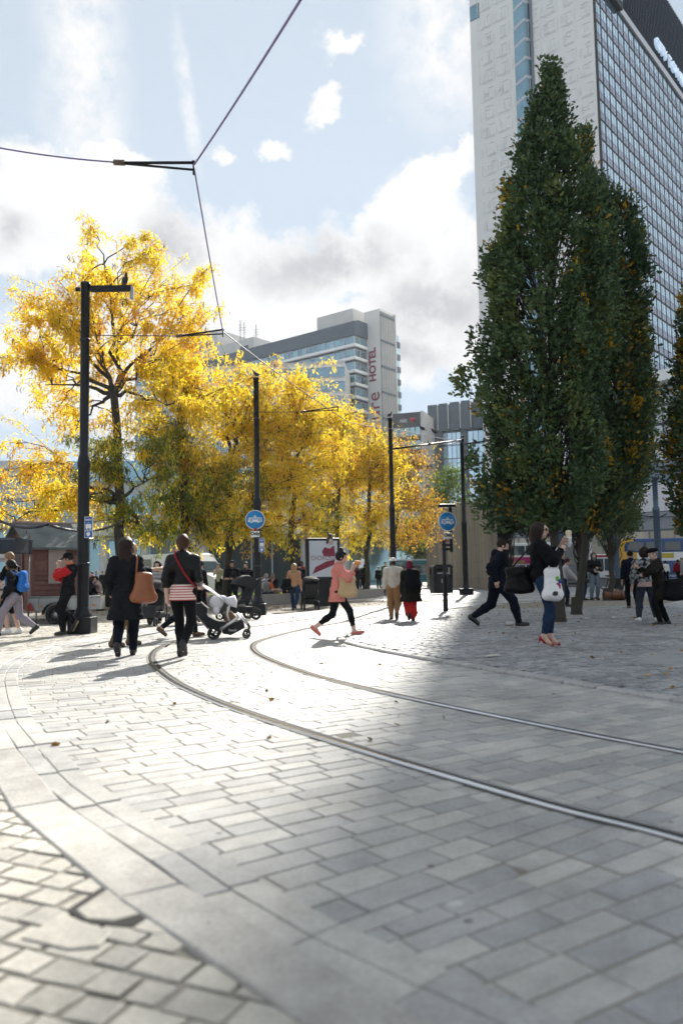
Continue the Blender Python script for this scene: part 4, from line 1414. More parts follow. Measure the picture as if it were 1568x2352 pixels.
def oak(label, base, Y, prof, nclump, nper, seed, trunk_r, split=None, name='upright_oak', turning=0.05, extra=(), group='upright oaks on the paved side', lowest=1.9, clump_r=.24):
    """narrow oak; prof = (py, x_left, x_right) outline at the tree's distance"""
    rr = random.Random(seed); r = np.random.default_rng(seed)
    b0 = Vector((base[0], base[1], 0))
    t = thing(name, label, 'tree', b0, group=group)
    Y = base[1]
    pm = FPX / Y
    zs, cx, rx = [], [], []
    for py, xl, xr in prof:
        a, b = P(xl, py, Y) - b0, P(xr, py, Y) - b0
        zs.append((a.z + b.z) / 2); cx.append((a.x + b.x) / 2); rx.append((b.x - a.x) / 2)
    zs, cx, rx = (np.array(q)[::-1] for q in (zs, cx, rx))
    fz = np.linspace(zs[0], zs[-1], 300)
    fr = np.interp(fz, zs, rx)
    cum = np.cumsum(fr + .12); cum /= cum[-1]
    wood = MB()
    ztop = zs[-1]
    trunk = limb(wood, (0, 0, -.05), (float(np.interp(ztop * .75, zs, cx)), 0, ztop * .75), trunk_r, trunk_r * .25, rr, wob=.015, n=8, sides=12, up=0)
    wood.tube([(0, 0, -.05), (0, 0, .12), (0, 0, .45)], [trunk_r * 1.5, trunk_r * 1.22, trunk_r * 1.02], 12, cap=False)
    pos, axs, mi = [], [], []
    cl = []
    for k in range(nclump):
        u = rr.random()
        z = float(np.interp(u, cum, fz)); th = rr.uniform(0, 2 * PI)
        q = math.sqrt(rr.uniform(.3, 1.0)) * rr.uniform(.84, 1.08) * (1.14 if rr.random() < .10 else 1.0)
        R0 = float(np.interp(z, zs, rx)) - .10; c = float(np.interp(z, zs, cx))
        R0 = max(R0, .05)
        # vertical flutes: upright sub-columns give the ragged, lobed outline
        fl = 1 + .16 * math.sin(3 * th + 1.1 * z + seed) * math.sin(1.7 * z + seed) + .05 * math.sin(7 * th + 3 * z)
        cl.append(Vector((c + math.cos(th) * R0 * q * fl, math.sin(th) * R0 * q * fl, z)))
    for e in extra:
        p = P(e[0], e[1], Y) - b0
        for k in range(e[3]): cl.append(p + Vector((rr.gauss(0, 1), rr.gauss(0, 1), rr.gauss(0, 1))) * e[2] / pm)
    for k, s in enumerate(cl):
        hz = max(lowest, s.z - rr.uniform(.6, 1.6))
        if k % 3 == 0:
            i = min(7, max(2, int(hz / (ztop * .75) * 8)))
            limb(wood, trunk[i], s, trunk_r * .2, .006, rr, wob=.05, n=5, sides=5, up=.1)
        m = max(4, int(nper * rr.uniform(.6, 1.3)))
        R1 = clump_r * rr.uniform(.7, 1.25)
        # each clump is a short upright spray
        pp = np.array(s) + np.clip(r.normal(0, .8, (m, 3)), -1.25, 1.25) * np.array([R1 * .5, R1 * .5, R1 * .95])
        out = pp - np.array([np.interp(s.z, zs, cx), 0, s.z - .5])
        aa = unit(unit(out) * .7 + r.normal(0, .45, (m, 3)) + np.array([0, 0, .15]))
        pos.append(pp); axs.append(aa)
        x = rr.random()
        mk = np.zeros(m, int)
        if x < turning: mk[:] = np.where(r.random(m) < .75, 1, 0)
        elif x < turning + .10: mk[:] = 2
        else: mk[:] = np.where(r.random(m) < turning * .25, 1, 0)
        mi.append(mk)
    pos = np.concatenate(pos); axs = np.concatenate(axs); mi = np.concatenate(mi)
    k = pos[:, 2] > lowest
    pos, axs, mi = pos[k], axs[k], mi[k]
    n = len(pos)
    V, F = lobed_leaves(pos, axs, r.uniform(.06, .15, n), r.uniform(.05, .10, n), r)
    link_mesh('crown', np_mesh('crown', V, F, np.repeat(mi, 5)), t, [m_oak, m_oak_y, m_oak_l])
    wood.build('trunk', m_bark2, t, fixn=False)
    return t


oak('tallest dark green oak with a pointed top standing before the white tower wall', (4.52, 16.83), None,
    [(140, 1252, 1270), (205, 1232, 1292), (270, 1208, 1305), (330, 1180, 1325), (420, 1160, 1352), (500, 1128, 1388), (600, 1110, 1412), (720, 1098, 1415), (850, 1090, 1405), (950, 1105, 1400), (1050, 1120, 1400), (1120, 1130, 1390), (1180, 1170, 1360), (1215, 1240, 1330)],
    760, 62, 21, .118, extra=[(1062, 876, 8, 3), (1125, 1095, 24, 6), (1112, 1150, 20, 4), (1140, 1180, 18, 4)], turning=.035)
oak('second dark green oak with yellow turning leaves, right shoulder of the tall one', (5.68, 19.57), None,
    [(300, 1339, 1346), (390, 1336, 1352), (440, 1338, 1388), (485, 1345, 1450), (520, 1350, 1470), (620, 1340, 1482), (720, 1330, 1488), (850, 1320, 1500), (980, 1320, 1498), (1080, 1315, 1480), (1150, 1300, 1450), (1200, 1290, 1380)],
    620, 58, 22, .112, turning=.09)
oak('farther oak with loose low branches and mossy trunk beside the parked bicycle', (9.73, 29.58), None,
    [(760, 1390, 1470), (900, 1360, 1505), (1000, 1340, 1515), (1080, 1335, 1510), (1150, 1340, 1500), (1210, 1350, 1470), (1235, 1370, 1430)],
    330, 46, 23, .122, turning=.06, clump_r=.34)
oak('rusty green oak cut off by the right edge of the view', (9.3, 19.2), None,
    [(560, 1610, 1640), (680, 1562, 1680), (760, 1552, 1700), (900, 1536, 1720), (1000, 1526, 1730), (1100, 1528, 1730), (1180, 1545, 1720), (1250, 1570, 1690)],
    420, 60, 24, .12, turning=.2)


def bushy(label, x, Y, ptop, rx_px, seed, m, h0=2.2, name='leafy_tree', n=9000, group='green trees behind the buses', ls=.2):
    rr = random.Random(seed); r = np.random.default_rng(seed)
    b0 = P(x, 1320, Y); b0.z = 0
    t = thing(name, label, 'tree', b0, group=group)
    h0 = 3.9 if m is m_dgreen else h0; H = P(x, ptop, Y).z; R0 = rx_px / (FPX / Y)
    wood = MB()
    tr = limb(wood, (0, 0, -.05), (rr.uniform(-.3, .3), 0, H * .55), .2, .1, rr, wob=.03, n=6, sides=8, up=0)
    pos, axs = [], []
    nc = 70
    for k in range(nc):
        d = Vector((rr.gauss(0, 1), rr.gauss(0, 1), rr.gauss(0, 1))).normalized() * rr.uniform(.45, 1.0)
        s = Vector((d.x * R0, d.y * R0, (H + h0) / 2 + d.z * (H - h0) / 2))
        limb(wood, tr[rr.randint(2, 6)], s, .05, .01, rr, n=4, sides=4, wob=.08)
        m_ = n // nc
        pos.append(np.array(s) + r.normal(0, R0 * .17, (m_, 3)) * np.array([1, 1, .7])); axs.append(unit(r.normal(0, 1, (m_, 3)) + np.array([0, 0, -.2])))
    pos = np.concatenate(pos); axs = np.concatenate(axs)
    k = len(pos)
    V, F = leaf_cards(pos, axs, r.uniform(.7, 1.3, k) * ls, r.uniform(.5, .8, k) * ls, .15, r)
    link_mesh('crown', np_mesh('crown', V, F), t, [m])
    wood.build('trunk', m_bark, t, fixn=False)
    return t


bushy('sunlit light green tree above the concrete wall', 1035, 74, 1075, 62, 31, m_green, group='green trees by the wall')
bushy('darker green tree left of the concrete wall', 965, 84, 1180, 50, 32, m_green, group='green trees by the wall')
for i, (x, Y, pt, rx, lab) in enumerate(((1165, 60, 1110, 55, 'dark green tree just right of the concrete wall'), (1235, 66, 1120, 60, 'dark green tree behind the white single deck bus'),
                                         (1330, 60, 1130, 60, 'dark green tree behind the bearded man'), (1410, 64, 1140, 50, 'dark green tree left of the double deck bus'))):
    bushy(lab, x, Y, pt, rx, 40 + i, m_dgreen)

# leaves fallen on the paving
rr = np.random.default_rng(5)
pp = []
for (x0, x1, y0, y1, k, z) in ((2.5, 12, 7, 30, 420, .046), (-13, 4, 25, 34, 900, .0), (-4, 4, 5, 24, 70, .012), (-12, -2, 26.3, 29.5, 1100, .0), (-6, 1, 29, 35, 700, .0)):
    pp.append(np.stack([rr.uniform(x0, x1, k), rr.uniform(y0, y1, k), np.full(k, z)], 1))
pp = np.concatenate(pp); n = len(pp)
ax = unit(np.stack([rr.normal(0, 1, n), rr.normal(0, 1, n), rr.normal(0, .12, n)], 1))
V, F = leaf_cards(pp, ax, rr.uniform(.03, .065, n), rr.uniform(.02, .045, n), .12, rr)
fl_ = link_mesh('fallen_leaves', np_mesh('fallen_leaves', V, F), None, [mat('dry_leaf', (.30, .17, .05), .8, .2, 3, rnd=.4)])
tag(fl_, kind='stuff')
# ------------------------------------------------------------------ tram poles, wires, signs, bins and stalls
m_pole = mat('black_gloss_paint', (0.009, 0.011, 0.015), 0.42, 0.2, 3, spec=0.3)
m_pole_b = mat('bluegrey_paint', (0.05, 0.085, 0.13), 0.4, 0.15, 3)
m_wire = mat('wire_dark', (0.03, 0.025, 0.04), 0.5, 0.1)
m_wirep = mat('wire_violet', (0.16, 0.12, 0.30), 0.4, 0.1)
m_blue = mat('sign_blue', (0.012, 0.22, 0.52), 0.4, 0.03, spec=.4)
m_blue2 = mat('notice_blue', (0.01, 0.10, 0.36), 0.4, 0.04)
m_signw = mat('sign_white', (0.72, 0.72, 0.70), 0.45, 0.04)
m_black = mat('ink_black', (0.015, 0.015, 0.02), 0.6, 0.1)
m_galv = mat('galvanised', (0.34, 0.36, 0.37), 0.45, 0.2, 5, metal=.5)
m_red = mat('sticker_red', (0.35, 0.02, 0.03), 0.5, 0.1)
m_conc_d = mat('kerb_concrete', (0.30, 0.28, 0.25), 0.85, 0.2, 2, bump=.3)


def tram_pole(label, base, top_y, r0=0.125, r1=0.155, split=2.9, arm=None, m=None, basebox=0.28, name='tram_pole'):
    b = G(*base) if len(base) == 2 else Vector(base[:3])
    top = P(base[0], top_y, b.y).z if len(base) == 2 else base[3]
    t = thing(name, label, 'tram pole', b, group='poles carrying the tram wires')
    mb = MB()
    mb.lathe([(r1, 0.3), (r1, split), (r1 + .015, split + .02), (r1 + .015, split + .12), (r0 + .015, split + .24), (r0, split + .27), (r0, top - .05), (r0 + .012, top - .05), (r0 + .012, top), (0, top + .03)], 20)
    for z in (1.35, split * .62, top - 1.25): mb.lathe([(r1 + .002 if z < split else r0 + .002, z), ((r1 if z < split else r0) + .014, z + .01), ((r1 if z < split else r0) + .014, z + .06), ((r1 if z < split else r0) + .002, z + .07)], 20)
    mb.build('pole', m or m_pole, t)
    mb = MB()
    bw = basebox
    mb.box((-bw, -bw, 0), (bw, bw, .33), bev=.02)
    mb.lathe([(bw * .80, .33), (bw * .80, .37), (r1 + .04, .42), (r1 + .03, .46), (r1 + .004, .52)], 20)
    mb.build('base', m or m_pole, t)
    return t, b, top


p1, b1, z1 = tram_pole('nearest black tram pole with an arm on top, a capped man leaning on it', (190, 1455), 650, .09, .116, 3.35, basebox=.235)
z1 = P(198, 650, b1.y).z
mb = MB(); mb.box((.1, -.04, z1 - .19), (.95, .04, z1 - .07)); mb.box((-.2, -.03, z1 - .17), (-.1, .03, z1 - .10)); mb.build('arm', m_pole, p1)
f = MB().box((.93, -.03, z1 - .36), (1.0, .03, z1 - .10)).build('arm_bracket', m_galv, p1)
p2, b2, z2 = tram_pole('second black tram pole carrying the round blue tram sign', (593, 1413), 868, .076, .102, 3.1, basebox=.225)
p3, b3, z3 = tram_pole('third black tram pole behind the strolling couple', (905, 1391), 960, .072, .095, 3.3, basebox=.24)
p4, b4, z4 = tram_pole('fourth black tram pole standing in front of the concrete wall', (1070, 1366), 1008, .098, .135, 3.6, basebox=.33)
tram_pole('grey blue tram pole just right of the farther oak trunk', (17.0, 49.5, 0, P(1455, 1120, 49.5).z), None, .13, .16, 4.2, m=m_pole_b)
tram_pole('grey blue tram pole in front of the blue double deck bus', (17.6, 44.5, 0, P(1511, 1095, 44.5).z), None, .14, .18, 4.4, m=m_pole_b)
tram_pole('grey blue tram pole between the two nearest oak trunks', (12.8, 47.0, 0, 7.6), None, .13, .17, 4.0, m=m_pole_b)
tram_pole('grey blue tram pole farther back, beside the white single deck bus', (10.6, 58.0, 0, 7.6), None, .13, .17, 4.0, m=m_pole_b)


def wire(label, pts, r, m, name='overhead_wire', group='overhead tram wires', cat='wire'):
    mb = MB()
    mb.tube(pts, r, 6, cap=False)
    return tag(mb.build(name, m, fixn=False), label, cat, group)


def sagged(a, b, s, n=10):
    a, b = Vector(a), Vector(b)
    return [a.lerp(b, i / n) - Vector((0, 0, 4 * s * (i / n) * (1 - i / n))) for i in range(n + 1)]


# contact wire: from over the camera to the pull-off above the bend, then along the poles
K1 = P(445, 380, 9.3)
K2 = P(512, 762, 16.0)
K3 = P(797, 968, 22.6)
K4 = P(1050, 1012, 34.0)
wire('violet contact wire running from the top edge to the first pull off', sagged(P(690, 0, 5.6), K1, .02), .012, m_wirep)
wire('thin violet contact wire between the first pull off and the one by the near pole', sagged(K1, K2, .03), .010, m_wirep)
wire('thin contact wire over the yellow trees towards the second pole', sagged(K2, K3, .05), .010, m_wire)
wire('contact wire with pigeons between the third and fourth poles', sagged(P(905, 985, b3.y), K4, .03), .016, mat('wire_bright', (.55, .5, .5), .35, .1, metal=.6))
wire('thin contact wire behind the third pole', sagged(K3, P(905, 985, b3.y), .05), .010, m_wire)
wire('thin wire falling from the fourth pole into the oaks', sagged(K4, P(1115, 1042, 36), .02), .013, m_wire)
wire('violet span wire from the left edge to the first pull off', sagged(P(-5, 339, 9.3), P(255, 372, 9.3), .02), .009, m_wirep)


def pull_off(label, a, b, k, th=.03):
    """insulated registration arm: span wire, insulator and two parallel rods meeting the contact wire"""
    t = thing('registration_arm', label, 'wire arm', a, group='arms holding the tram wires')
    a0 = Vector(a); b = Vector(b) - a0; k = Vector(k) - a0
    d = (k - b)
    MB().tube([(0, 0, 0), b], .009, 6).build('span_wire', m_wire, t)
    n = b + d * .14
    MB().tube([b, n], .035, 8).build('insulator', mat('insulator_brown', (.10, .07, .05), .4, .1), t)
    up = Vector((0, 0, .045))
    mb = MB(); mb.tube([n, k + up], .018, 6); mb.build('upper_rod', m_pole, t)
    mb = MB(); mb.tube([n - Vector((0, 0, .01)), k - up], .014, 6); mb.build('lower_rod', m_pole, t)
    mb = MB(); mb.tube([k + up * 1.4, k - up * 2.4], .013, 6); mb.ell(k + up, (.03, .03, .03), 8, 6); mb.build('clip', m_pole, t)
    return t


pull_off('arm with two rods against the sky, holding the violet wires', P(255, 372, 9.3), P(262, 373, 9.3), P(445, 382, 9.3))
pull_off('arm reaching from the nearest pole across the yellow leaves', (b1.x + .12, b1.y, P(205, 770, b1.y).z), P(405, 772, 16.0), K2)
pull_off('arm reaching from the second pole across the yellow leaves', (b2.x + .12, b2.y, P(598, 947, b2.y).z), P(690, 946, 22.6), P(776, 938, 22.6))
# rigid arms on the third and fourth poles
a = thing('bracket_arm', 'long straight bracket arm between the third and fourth poles with pigeons', 'pole arm', (b3.x, b3.y, P(905, 1031, b3.y).z), group='straight arms on the tram poles')
k = P(1058, 1011, b4.y - 4.5) - a.location
MB().tube([(.1, 0, 0), k], .035, 8).build('tube', m_pole, a)
MB().tube([k * .62 + Vector((0, 0, -.16)), k + Vector((0, 0, -.06))], .022, 6).build('stay', m_pole, a)
a = thing('bracket_arm', 'straight bracket arm from the fourth pole into the dark oak, pigeons on it', 'pole arm', (b4.x, b4.y, P(1070, 1020, b4.y).z), group='straight arms on the tram poles')
MB().tube([(.1, 0, 0), P(1145, 1009, b4.y) - a.location], .04, 8).build('tube', m_pole, a)
a = thing('bracket_arm', 'slanting bracket arm rising right from the fourth pole', 'pole arm', (b4.x, b4.y, P(1072, 1079, b4.y).z), group='straight arms on the tram poles')
MB().tube([(.1, 0, 0), P(1135, 1049, b4.y) - a.location], .045, 8).build('tube', m_pole, a)
MB().tube([P(1130, 1051, b4.y) - a.location, P(1150, 1058, b4.y) - a.location], .03, 8).build('tip', m_pole, a)
for (px, py, x1, y1, lab) in ((1511, 1188, 1445, 1182, 'left'), (1511, 1190, 1530, 1180, 'right')):
    p = P(px, py, 44.5); q = P(x1, y1, 44.5)
    o = MB().tube([p - p, q - p], .035, 6).build('bracket_arm', m_pole, loc=p)
    tag(o, 'thin bracket arm on the bus side pole, pointing ' + ('towards the oak' if lab == 'left' else 'away from the oak'), 'pole arm', 'straight arms on the tram poles')
# black cable bundle slung behind the kiosk
wire('sagging black cable bundle slung above the kiosk roof', sagged(P(-10, 1190, 21), P(110, 1205, 19), .15) + sagged(P(110, 1205, 19), P(285, 1195, 27), .25)[1:], .035, m_black, 'cable_bundle', 'slung cables', 'cable')
wire('thin black cable above the kiosk, higher than the bundle', sagged(P(-10, 1200, 21), P(288, 1188, 27), .12), .012, m_black, 'cable_bundle', 'slung cables', 'cable')


# ---- tram only signs
def tram_symbol(t, R, y):
    """white tram side view with a pantograph, on the disc face (facing -y)"""
    mb = MB()
    s = R
    def bx(x0, z0, x1, z1, yy=0): mb.box((x0 * s, y - .006 - yy, z0 * s), (x1 * s, y - .002, z1 * s))
    poly = [(-.70, -.22), (-.70, .12), (-.62, .22), (.62, .22), (.70, .12), (.70, -.22)]
    mb.prism([(a * s, b * s) for a, b in poly], 'y', y - .006, y - .002)
    for x in (-.42, .30): bx(x - .05, -.30, x + .17, -.22)
    mb.tube([(-.12 * s, y - .004, .22 * s), (0, y - .004, .32 * s)], .012, 4); mb.tube([(.12 * s, y - .004, .22 * s), (0, y - .004, .32 * s)], .012, 4)
    mb.tube([(-.12 * s, y - .004, .34 * s), (0, y - .004, .44 * s), (.12 * s, y - .004, .34 * s), (0, y - .004, .26 * s), (-.12 * s, y - .004, .34 * s)], .010, 4)
    mb.build('tram_symbol', m_signw, t)
    mb = MB()
    for x in (-.20, -.02, .16): mb.box((x * s, y - .009, .02 * s), ((x + .13) * s, y - .0065, .15 * s))
    for x in (-.50, -.36, .36, .50): mb.box((x * s, y - .009, -.18 * s), ((x + .08) * s, y - .0065, .15 * s))
    for x in (-.66, .60): mb.box((x * s, y - .009, .02 * s), ((x + .06) * s, y - .0065, .15 * s))
    mb.build('tram_windows', m_blue, t)


def tram_sign(label, c, R, parent=None, only_y=None, yaw=0.0):
    t = thing('tram_sign', label, 'road sign', c, yaw, group='round blue tram signs')
    M = Matrix.Rotation(PI / 2, 4, 'X')
    MB().lathe([(0, 0), (R, 0), (R, .02), (0, .02)], 40, M=M).build('disc', m_blue, t)
    mb = MB(); mb.lathe([(R - .02, .0205), (R, .0205), (R, .024), (R - .02, .024), (R - .02, .0205)], 40, M=M)
    mb.build('rim', m_signw, t)
    tram_symbol(t, R, -.02)
    w_, h_ = R * .90, R * .62
    zc = -R - .04 - h_ / 2
    f = MB().box((-w_ / 2, -.02, zc - h_ / 2), (w_ / 2, 0, zc + h_ / 2), bev=.004).build('only_plate', m_signw, t)
    lettering('word', 'Only', h_ * .74, m_black, f, Matrix.Translation((0, -.023, zc + h_ * .06)) @ frame_M((0, 0, 0), (1, 0, 0), (0, 0, 1)), .002, bold=.006)
    return t, zc - h_ / 2


cs = P(586, 1194, b2.y - .19)
ts, _ = tram_sign('round blue tram sign with Only plate and red sticker, on the second pole', cs, 22.4 / FPX * b2.y)
MB().lathe([(0, 0), (.045, 0), (.045, .004), (0, .004)], 14, M=Matrix.Translation((.01, -.021, -.27)) @ Matrix.Rotation(PI / 2, 4, 'X')).build('sticker', m_red, ts)
pb = G(1023, 1406)
cs2 = P(1026, 1198, pb.y)
R2 = 22.3 / FPX * pb.y
post = thing('sign_post', 'thin black post carrying a round blue tram sign near the litter bin', 'sign post', pb)
ptop = P(1019, 1240, pb.y).z
mb = MB(); mb.lathe([(.07, 0), (.07, .95), (.08, .97), (.08, 1.0), (.05, 1.06), (.05, ptop), (0, ptop + .01)], 16); mb.build('post', m_pole, post)
dxs = cs2.x - pb.x
mb = MB(); mb.box((-.06, -.03, ptop - .18), (dxs + .12, .02, ptop - .12)); mb.box((-.06, -.03, ptop - .30), (dxs + .12, .02, ptop - .24)); mb.box((dxs + .06, -.02, ptop - .35), (dxs + .14, .02, cs2.z + R2 + .12)); mb.build('bracket', m_pole, post)
mb = MB(); mb.box((dxs - .24, -.22, cs2.z + R2 + .12), (dxs + .24, .08, cs2.z + R2 + .21), bev=.02); mb.build('lamp_hood', m_pole, post)
ts2, _ = tram_sign('round blue tram sign with Only plate, on the thin post', (cs2.x, pb.y - .05, cs2.z), R2, yaw=R_(18))
f = MB().box((-.09, -.028, -R2 - .30), (.03, -.0235, -R2 - .26)).build('sticker', m_red, ts2)


def notice(label, c, w_, h_, lines):
    t = thing('blue_notice', label, 'notice', c, group='small blue tram notices on poles')
    MB().box((-w_ / 2, -.015, -h_ / 2), (w_ / 2, 0, h_ / 2), bev=.004).build('plate', m_blue2, t)
    mb = MB(); mb.box((-w_ / 2 - .008, -.010, -h_ / 2 - .008), (w_ / 2 + .008, .004, h_ / 2 + .008)); mb.build('border', m_signw, t)
    Mx = lambda z: Matrix.Translation((0, -.018, z)) @ frame_M((0, 0, 0), (1, 0, 0), (0, 0, 1))
    lettering('word', lines[0], .052, m_signw, t, Mx(h_ * .36), .001, bold=.001, sx=.55)
    lettering('word', lines[1], .050, m_signw, t, Mx(-h_ * .17), .001, bold=.001, sx=.48)
    mb = MB(); mb.box((-w_ * .38, -.02, -.02), (w_ * .38, -.0155, .06)); mb.box((-w_ * .3, -.02, -.045), (-w_ * .12, -.0155, -.02)); mb.box((w_ * .12, -.02, -.045), (w_ * .3, -.0155, -.02)); mb.tube([(-.03, -.018, .065), (0, -.018, .10), (.03, -.018, .065)], .005, 4)
    mb.build('tram_mark', m_signw, t)
    mb = MB(); mb.prism([(a * .62, b * h_) for a, b in ((-.05, -.40), (-.07, -.30), (-.035, -.245), (-.02, -.26), (0, -.235), (.02, -.25), (.045, -.26), (.06, -.33), (.03, -.42), (-.02, -.45))], 'y', -.02, -.0155)
    mb.build('hand_mark', m_signw, t)


c = P(204.5, 1211, b1.y - .13)
notice('blue notice reading tramway on the nearest black pole', (c.x, c.y, c.z), .149, .41, ('TRAMWAY', 'LOOK BOTH'))
c = P(601.5, 1252, b2.y - .13)
notice('blue notice below the tram sign on the second black pole', (c.x, c.y, c.z), .137, .38, ('TRAMWAY', 'LOOK BOTH'))

# ---- litter bin
bb = Vector((5.35, 43.5, 0)); bb.x = P(1013, 1363, 43.5).x
bin_ = thing('litter_bin', 'black square litter bin with open sides before the concrete wall', 'litter bin', bb, R_(8))
w_ = .52
mb = MB(); mb.box((-w_, -w_, .05), (w_, w_, 1.05), bev=.03); mb.build('body', m_pole, bin_)
mb = MB()
for x in (-w_ + .06, w_ - .06):
    for y in (-w_ + .06, w_ - .06): mb.box((x - .06, y - .06, 1.05), (x + .06, y + .06, 1.42))
mb.box((-w_ + .1, .1, 1.05), (w_ - .1, .16, 1.42))
mb.build('corner_posts', m_pole, bin_)
mb = MB(); mb.prism([(-w_ - .03, 1.42), (-w_ - .03, 1.48), (-w_ + .12, 1.60), (w_ - .12, 1.60), (w_ + .03, 1.48), (w_ + .03, 1.42)], 'y', -w_ - .03, w_ + .03); mb.build('lid', m_pole, bin_)
MB().box((-.34, -w_ - .012, 1.10), (.34, -w_ - .001, 1.17)).build('ash_plate', m_galv, bin_)
MB().prism([(.13 * math.cos(PI / 6 + k * PI / 3), .72 + .15 * math.sin(PI / 6 + k * PI / 3)) for k in range(6)], 'y', -w_ - .012, -w_ - .002).build('emblem', mat('emblem_cream', (.55, .5, .38), .5, .1), bin_)

# ---- free-standing poster case
pc = Vector((P(742, 1390, 29.0).x, 29.0, 0))
ad = thing('poster_case', 'black poster case with a pale fashion poster behind the pink shirted woman', 'poster stand', pc, R_(14))
hz0, hz1 = P(742, 1345, 29).z, P(742, 1236, 29).z
hz0 = .95
mb = MB(); mb.box((-.62, -.16, hz0), (.62, .16, hz1), bev=.05); mb.build('case', m_pole, ad)
mb = MB(); mb.box((-.30, -.10, 0), (.30, .10, hz0)); mb.build('stand', m_pole, ad)
f = MB().box((-.52, -.170, hz0 + .1), (.52, -.162, hz1 - .1)).build('poster', mat('poster_paper', (.52, .56, .62), .3, .06, 1.2), ad)
mz = (hz0 + hz1) / 2
lettering('poster_word', 'DIOROSE', .23, mat('poster_ink', (.22, .12, .14), .5, .1), f, Matrix.Translation((0, -.174, mz + .02)) @ frame_M((0, 0, 0), (1, 0, 0), (0, 0, 1)), .001, sx=.95)
mb = MB()
mb.prism([(.02, mz + .10), (-.06, mz + .25), (.05, mz + .42), (.22, mz + .36), (.40, mz + .48), (.44, mz + .10), (.20, mz + .06)], 'y', -.1735, -.1705)
mb.prism([(-.42, mz - .55), (-.30, mz - .30), (.1, mz - .10), (.42, mz - .04), (.40, mz - .22), (-.1, mz - .42)], 'y', -.1735, -.1705)
mb.build('poster_red_cloth', mat('poster_red', (.22, .015, .05), .5, .15), f)
mb = MB(); mb.M = Matrix.Translation((.26, -.172, mz + .62)) @ Matrix.Rotation(PI / 2, 4, 'X'); mb.lathe([(0, 0), (.12, 0), (.12, .003), (0, .003)], 16); mb.build('poster_face', mat('poster_skin', (.5, .38, .33), .5, .08), f)
mb = MB(); mb.prism([(.12, mz + .50), (.10, mz + .72), (.22, mz + .82), (.36, mz + .76), (.34, mz + .70), (.24, mz + .74), (.20, mz + .60)], 'y', -.178, -.1755); mb.build('poster_hair', mat('poster_hair', (.05, .03, .03), .5, .1), f)

# ---- lawn edge: low kerb, grass and planted strip under the trees
kp = [Vector((-13.5, 27.2)), Vector((-8.2, 28.4)), Vector((-5.2, 29.6)), Vector((-2.0, 32.6)), Vector((.6, 36.8)), Vector((2.2, 42.0)), Vector((2.9, 48))]
kp = spline(kp, 6)
kb = offset_curve(kp, -.35)
vs, fs = [], []
n = len(kp)
for p, z in ((kp, 0), (kp, .40), (kb, .40), (kb, 0)): vs += [(q.x, q.y, z) for q in p]
for k in range(3):
    for i in range(n - 1): fs.append((k * n + i, k * n + i + 1, (k + 1) * n + i + 1, (k + 1) * n + i))
o = MB().add(vs, fs).build('low_wall', m_conc_d)
tag(o, 'low concrete seat wall edging the lawn under the yellow trees', 'low wall')
lawn = [(q.x, q.y, 0) for q in kb] + [(2.6, 60, 0), (-30, 60, 0), (-30, 27, 0)]
o = MB().add(lawn, [tuple(range(len(lawn)))]).build('lawn_soil', mat('lawn_green', (.10, .15, .03), .9, .3, 1.5, bump=.4), loc=(0, 0, .05))
tag(o, kind='structure')
rg = np.random.default_rng(3)
q = np.stack([rg.uniform(-16, 2.5, 16000), rg.uniform(29, 52, 16000)], 1)
poly = [(a[0], a[1]) for a in lawn]
q = q[in_poly(q[:, 0], q[:, 1], poly)]
pos = np.concatenate([q, np.full((len(q), 1), .05)], 1)
ax = unit(rg.normal(0, .5, (len(q), 3)) + np.array([0, 0, 1.0]))
V, F = leaf_cards(pos, ax, rg.uniform(.05, .11, len(q)), rg.uniform(.02, .04, len(q)), .2, rg)
tag(link_mesh('lawn_grass', np_mesh('lawn_grass', V, F), None, [leaf_mat('grass_blade', [(0, (.10, .17, .03)), (1, (.22, .30, .05))], .45)]), kind='stuff')

# ---- timber kiosk
kx = P(76, 1300, 21.0)
kiosk = thing('wooden_kiosk', 'brown clapboard shed with grey felt roof and boarded hatch, left of the first pole', 'kiosk', (kx.x, 21.0, 0), R_(40))
# local: near corner at origin, long side +x, gable side -x/+y
m_board = mat('stained_board', (0.17, 0.075, 0.06), .75, .2, 3, bump=.3, rnd=.15, bscale=25)
m_board2 = mat('stained_board_gable', (0.19, 0.075, 0.05), .75, .2, 3, bump=.3, rnd=.15, bscale=25)
KL, KD = 1.2, 2.0
ze = P(76, 1252, 21).z; zr = P(37, 1207, 21.8).z
mb = MB()
nb = 13
for i in range(nb):
    z0 = .3 + i * (ze - .3) / nb; z1_ = .3 + (i + 1) * (ze - .3) / nb
    x = 0.0
    for xe in sorted((random.uniform(.3, .5), random.uniform(.7, 1.0), KL)):
        mb.add([(x + .002, -.028, z0), (xe, -.028, z0), (xe, -.006, z1_), (x + .002, -.006, z1_)], [(0, 1, 2, 3)], 0)
        x = xe
    mb.add([(0, -.028, z0), (KL, -.028, z0), (KL, 0.02, z0), (0, .02, z0)], [(0, 1, 2, 3)], 0)
mb.box((0, .0, .3), (KL, .06, ze)); mb.box((KL - .06, .06, .3), (KL, KD, ze)); mb.box((0, KD - .06, .3), (KL - .06, KD, ze))
mb.build('front_boards', m_board, kiosk)
mb = MB()
for i in range(nb + 4):
    z0 = .3 + i * (ze - .3) / nb; z1_ = z0 + (ze - .3) / nb
    if z0 > zr: break
    hw = KD / 2 if z1_ <= ze else max(.05, KD / 2 * (1 - (z0 - ze) / (zr - ze)))
    mb.add([(-.028, KD / 2 - hw, z0), (-.028, KD / 2 + hw, z0), (-.006, KD / 2 + hw, z1_), (-.006, KD / 2 - hw, z1_)], [(0, 1, 2, 3)])
mb.prism([(0.0, .3), (KD, .3), (KD, ze), (KD / 2, zr), (0.0, ze)], 'x', 0.0, .05)
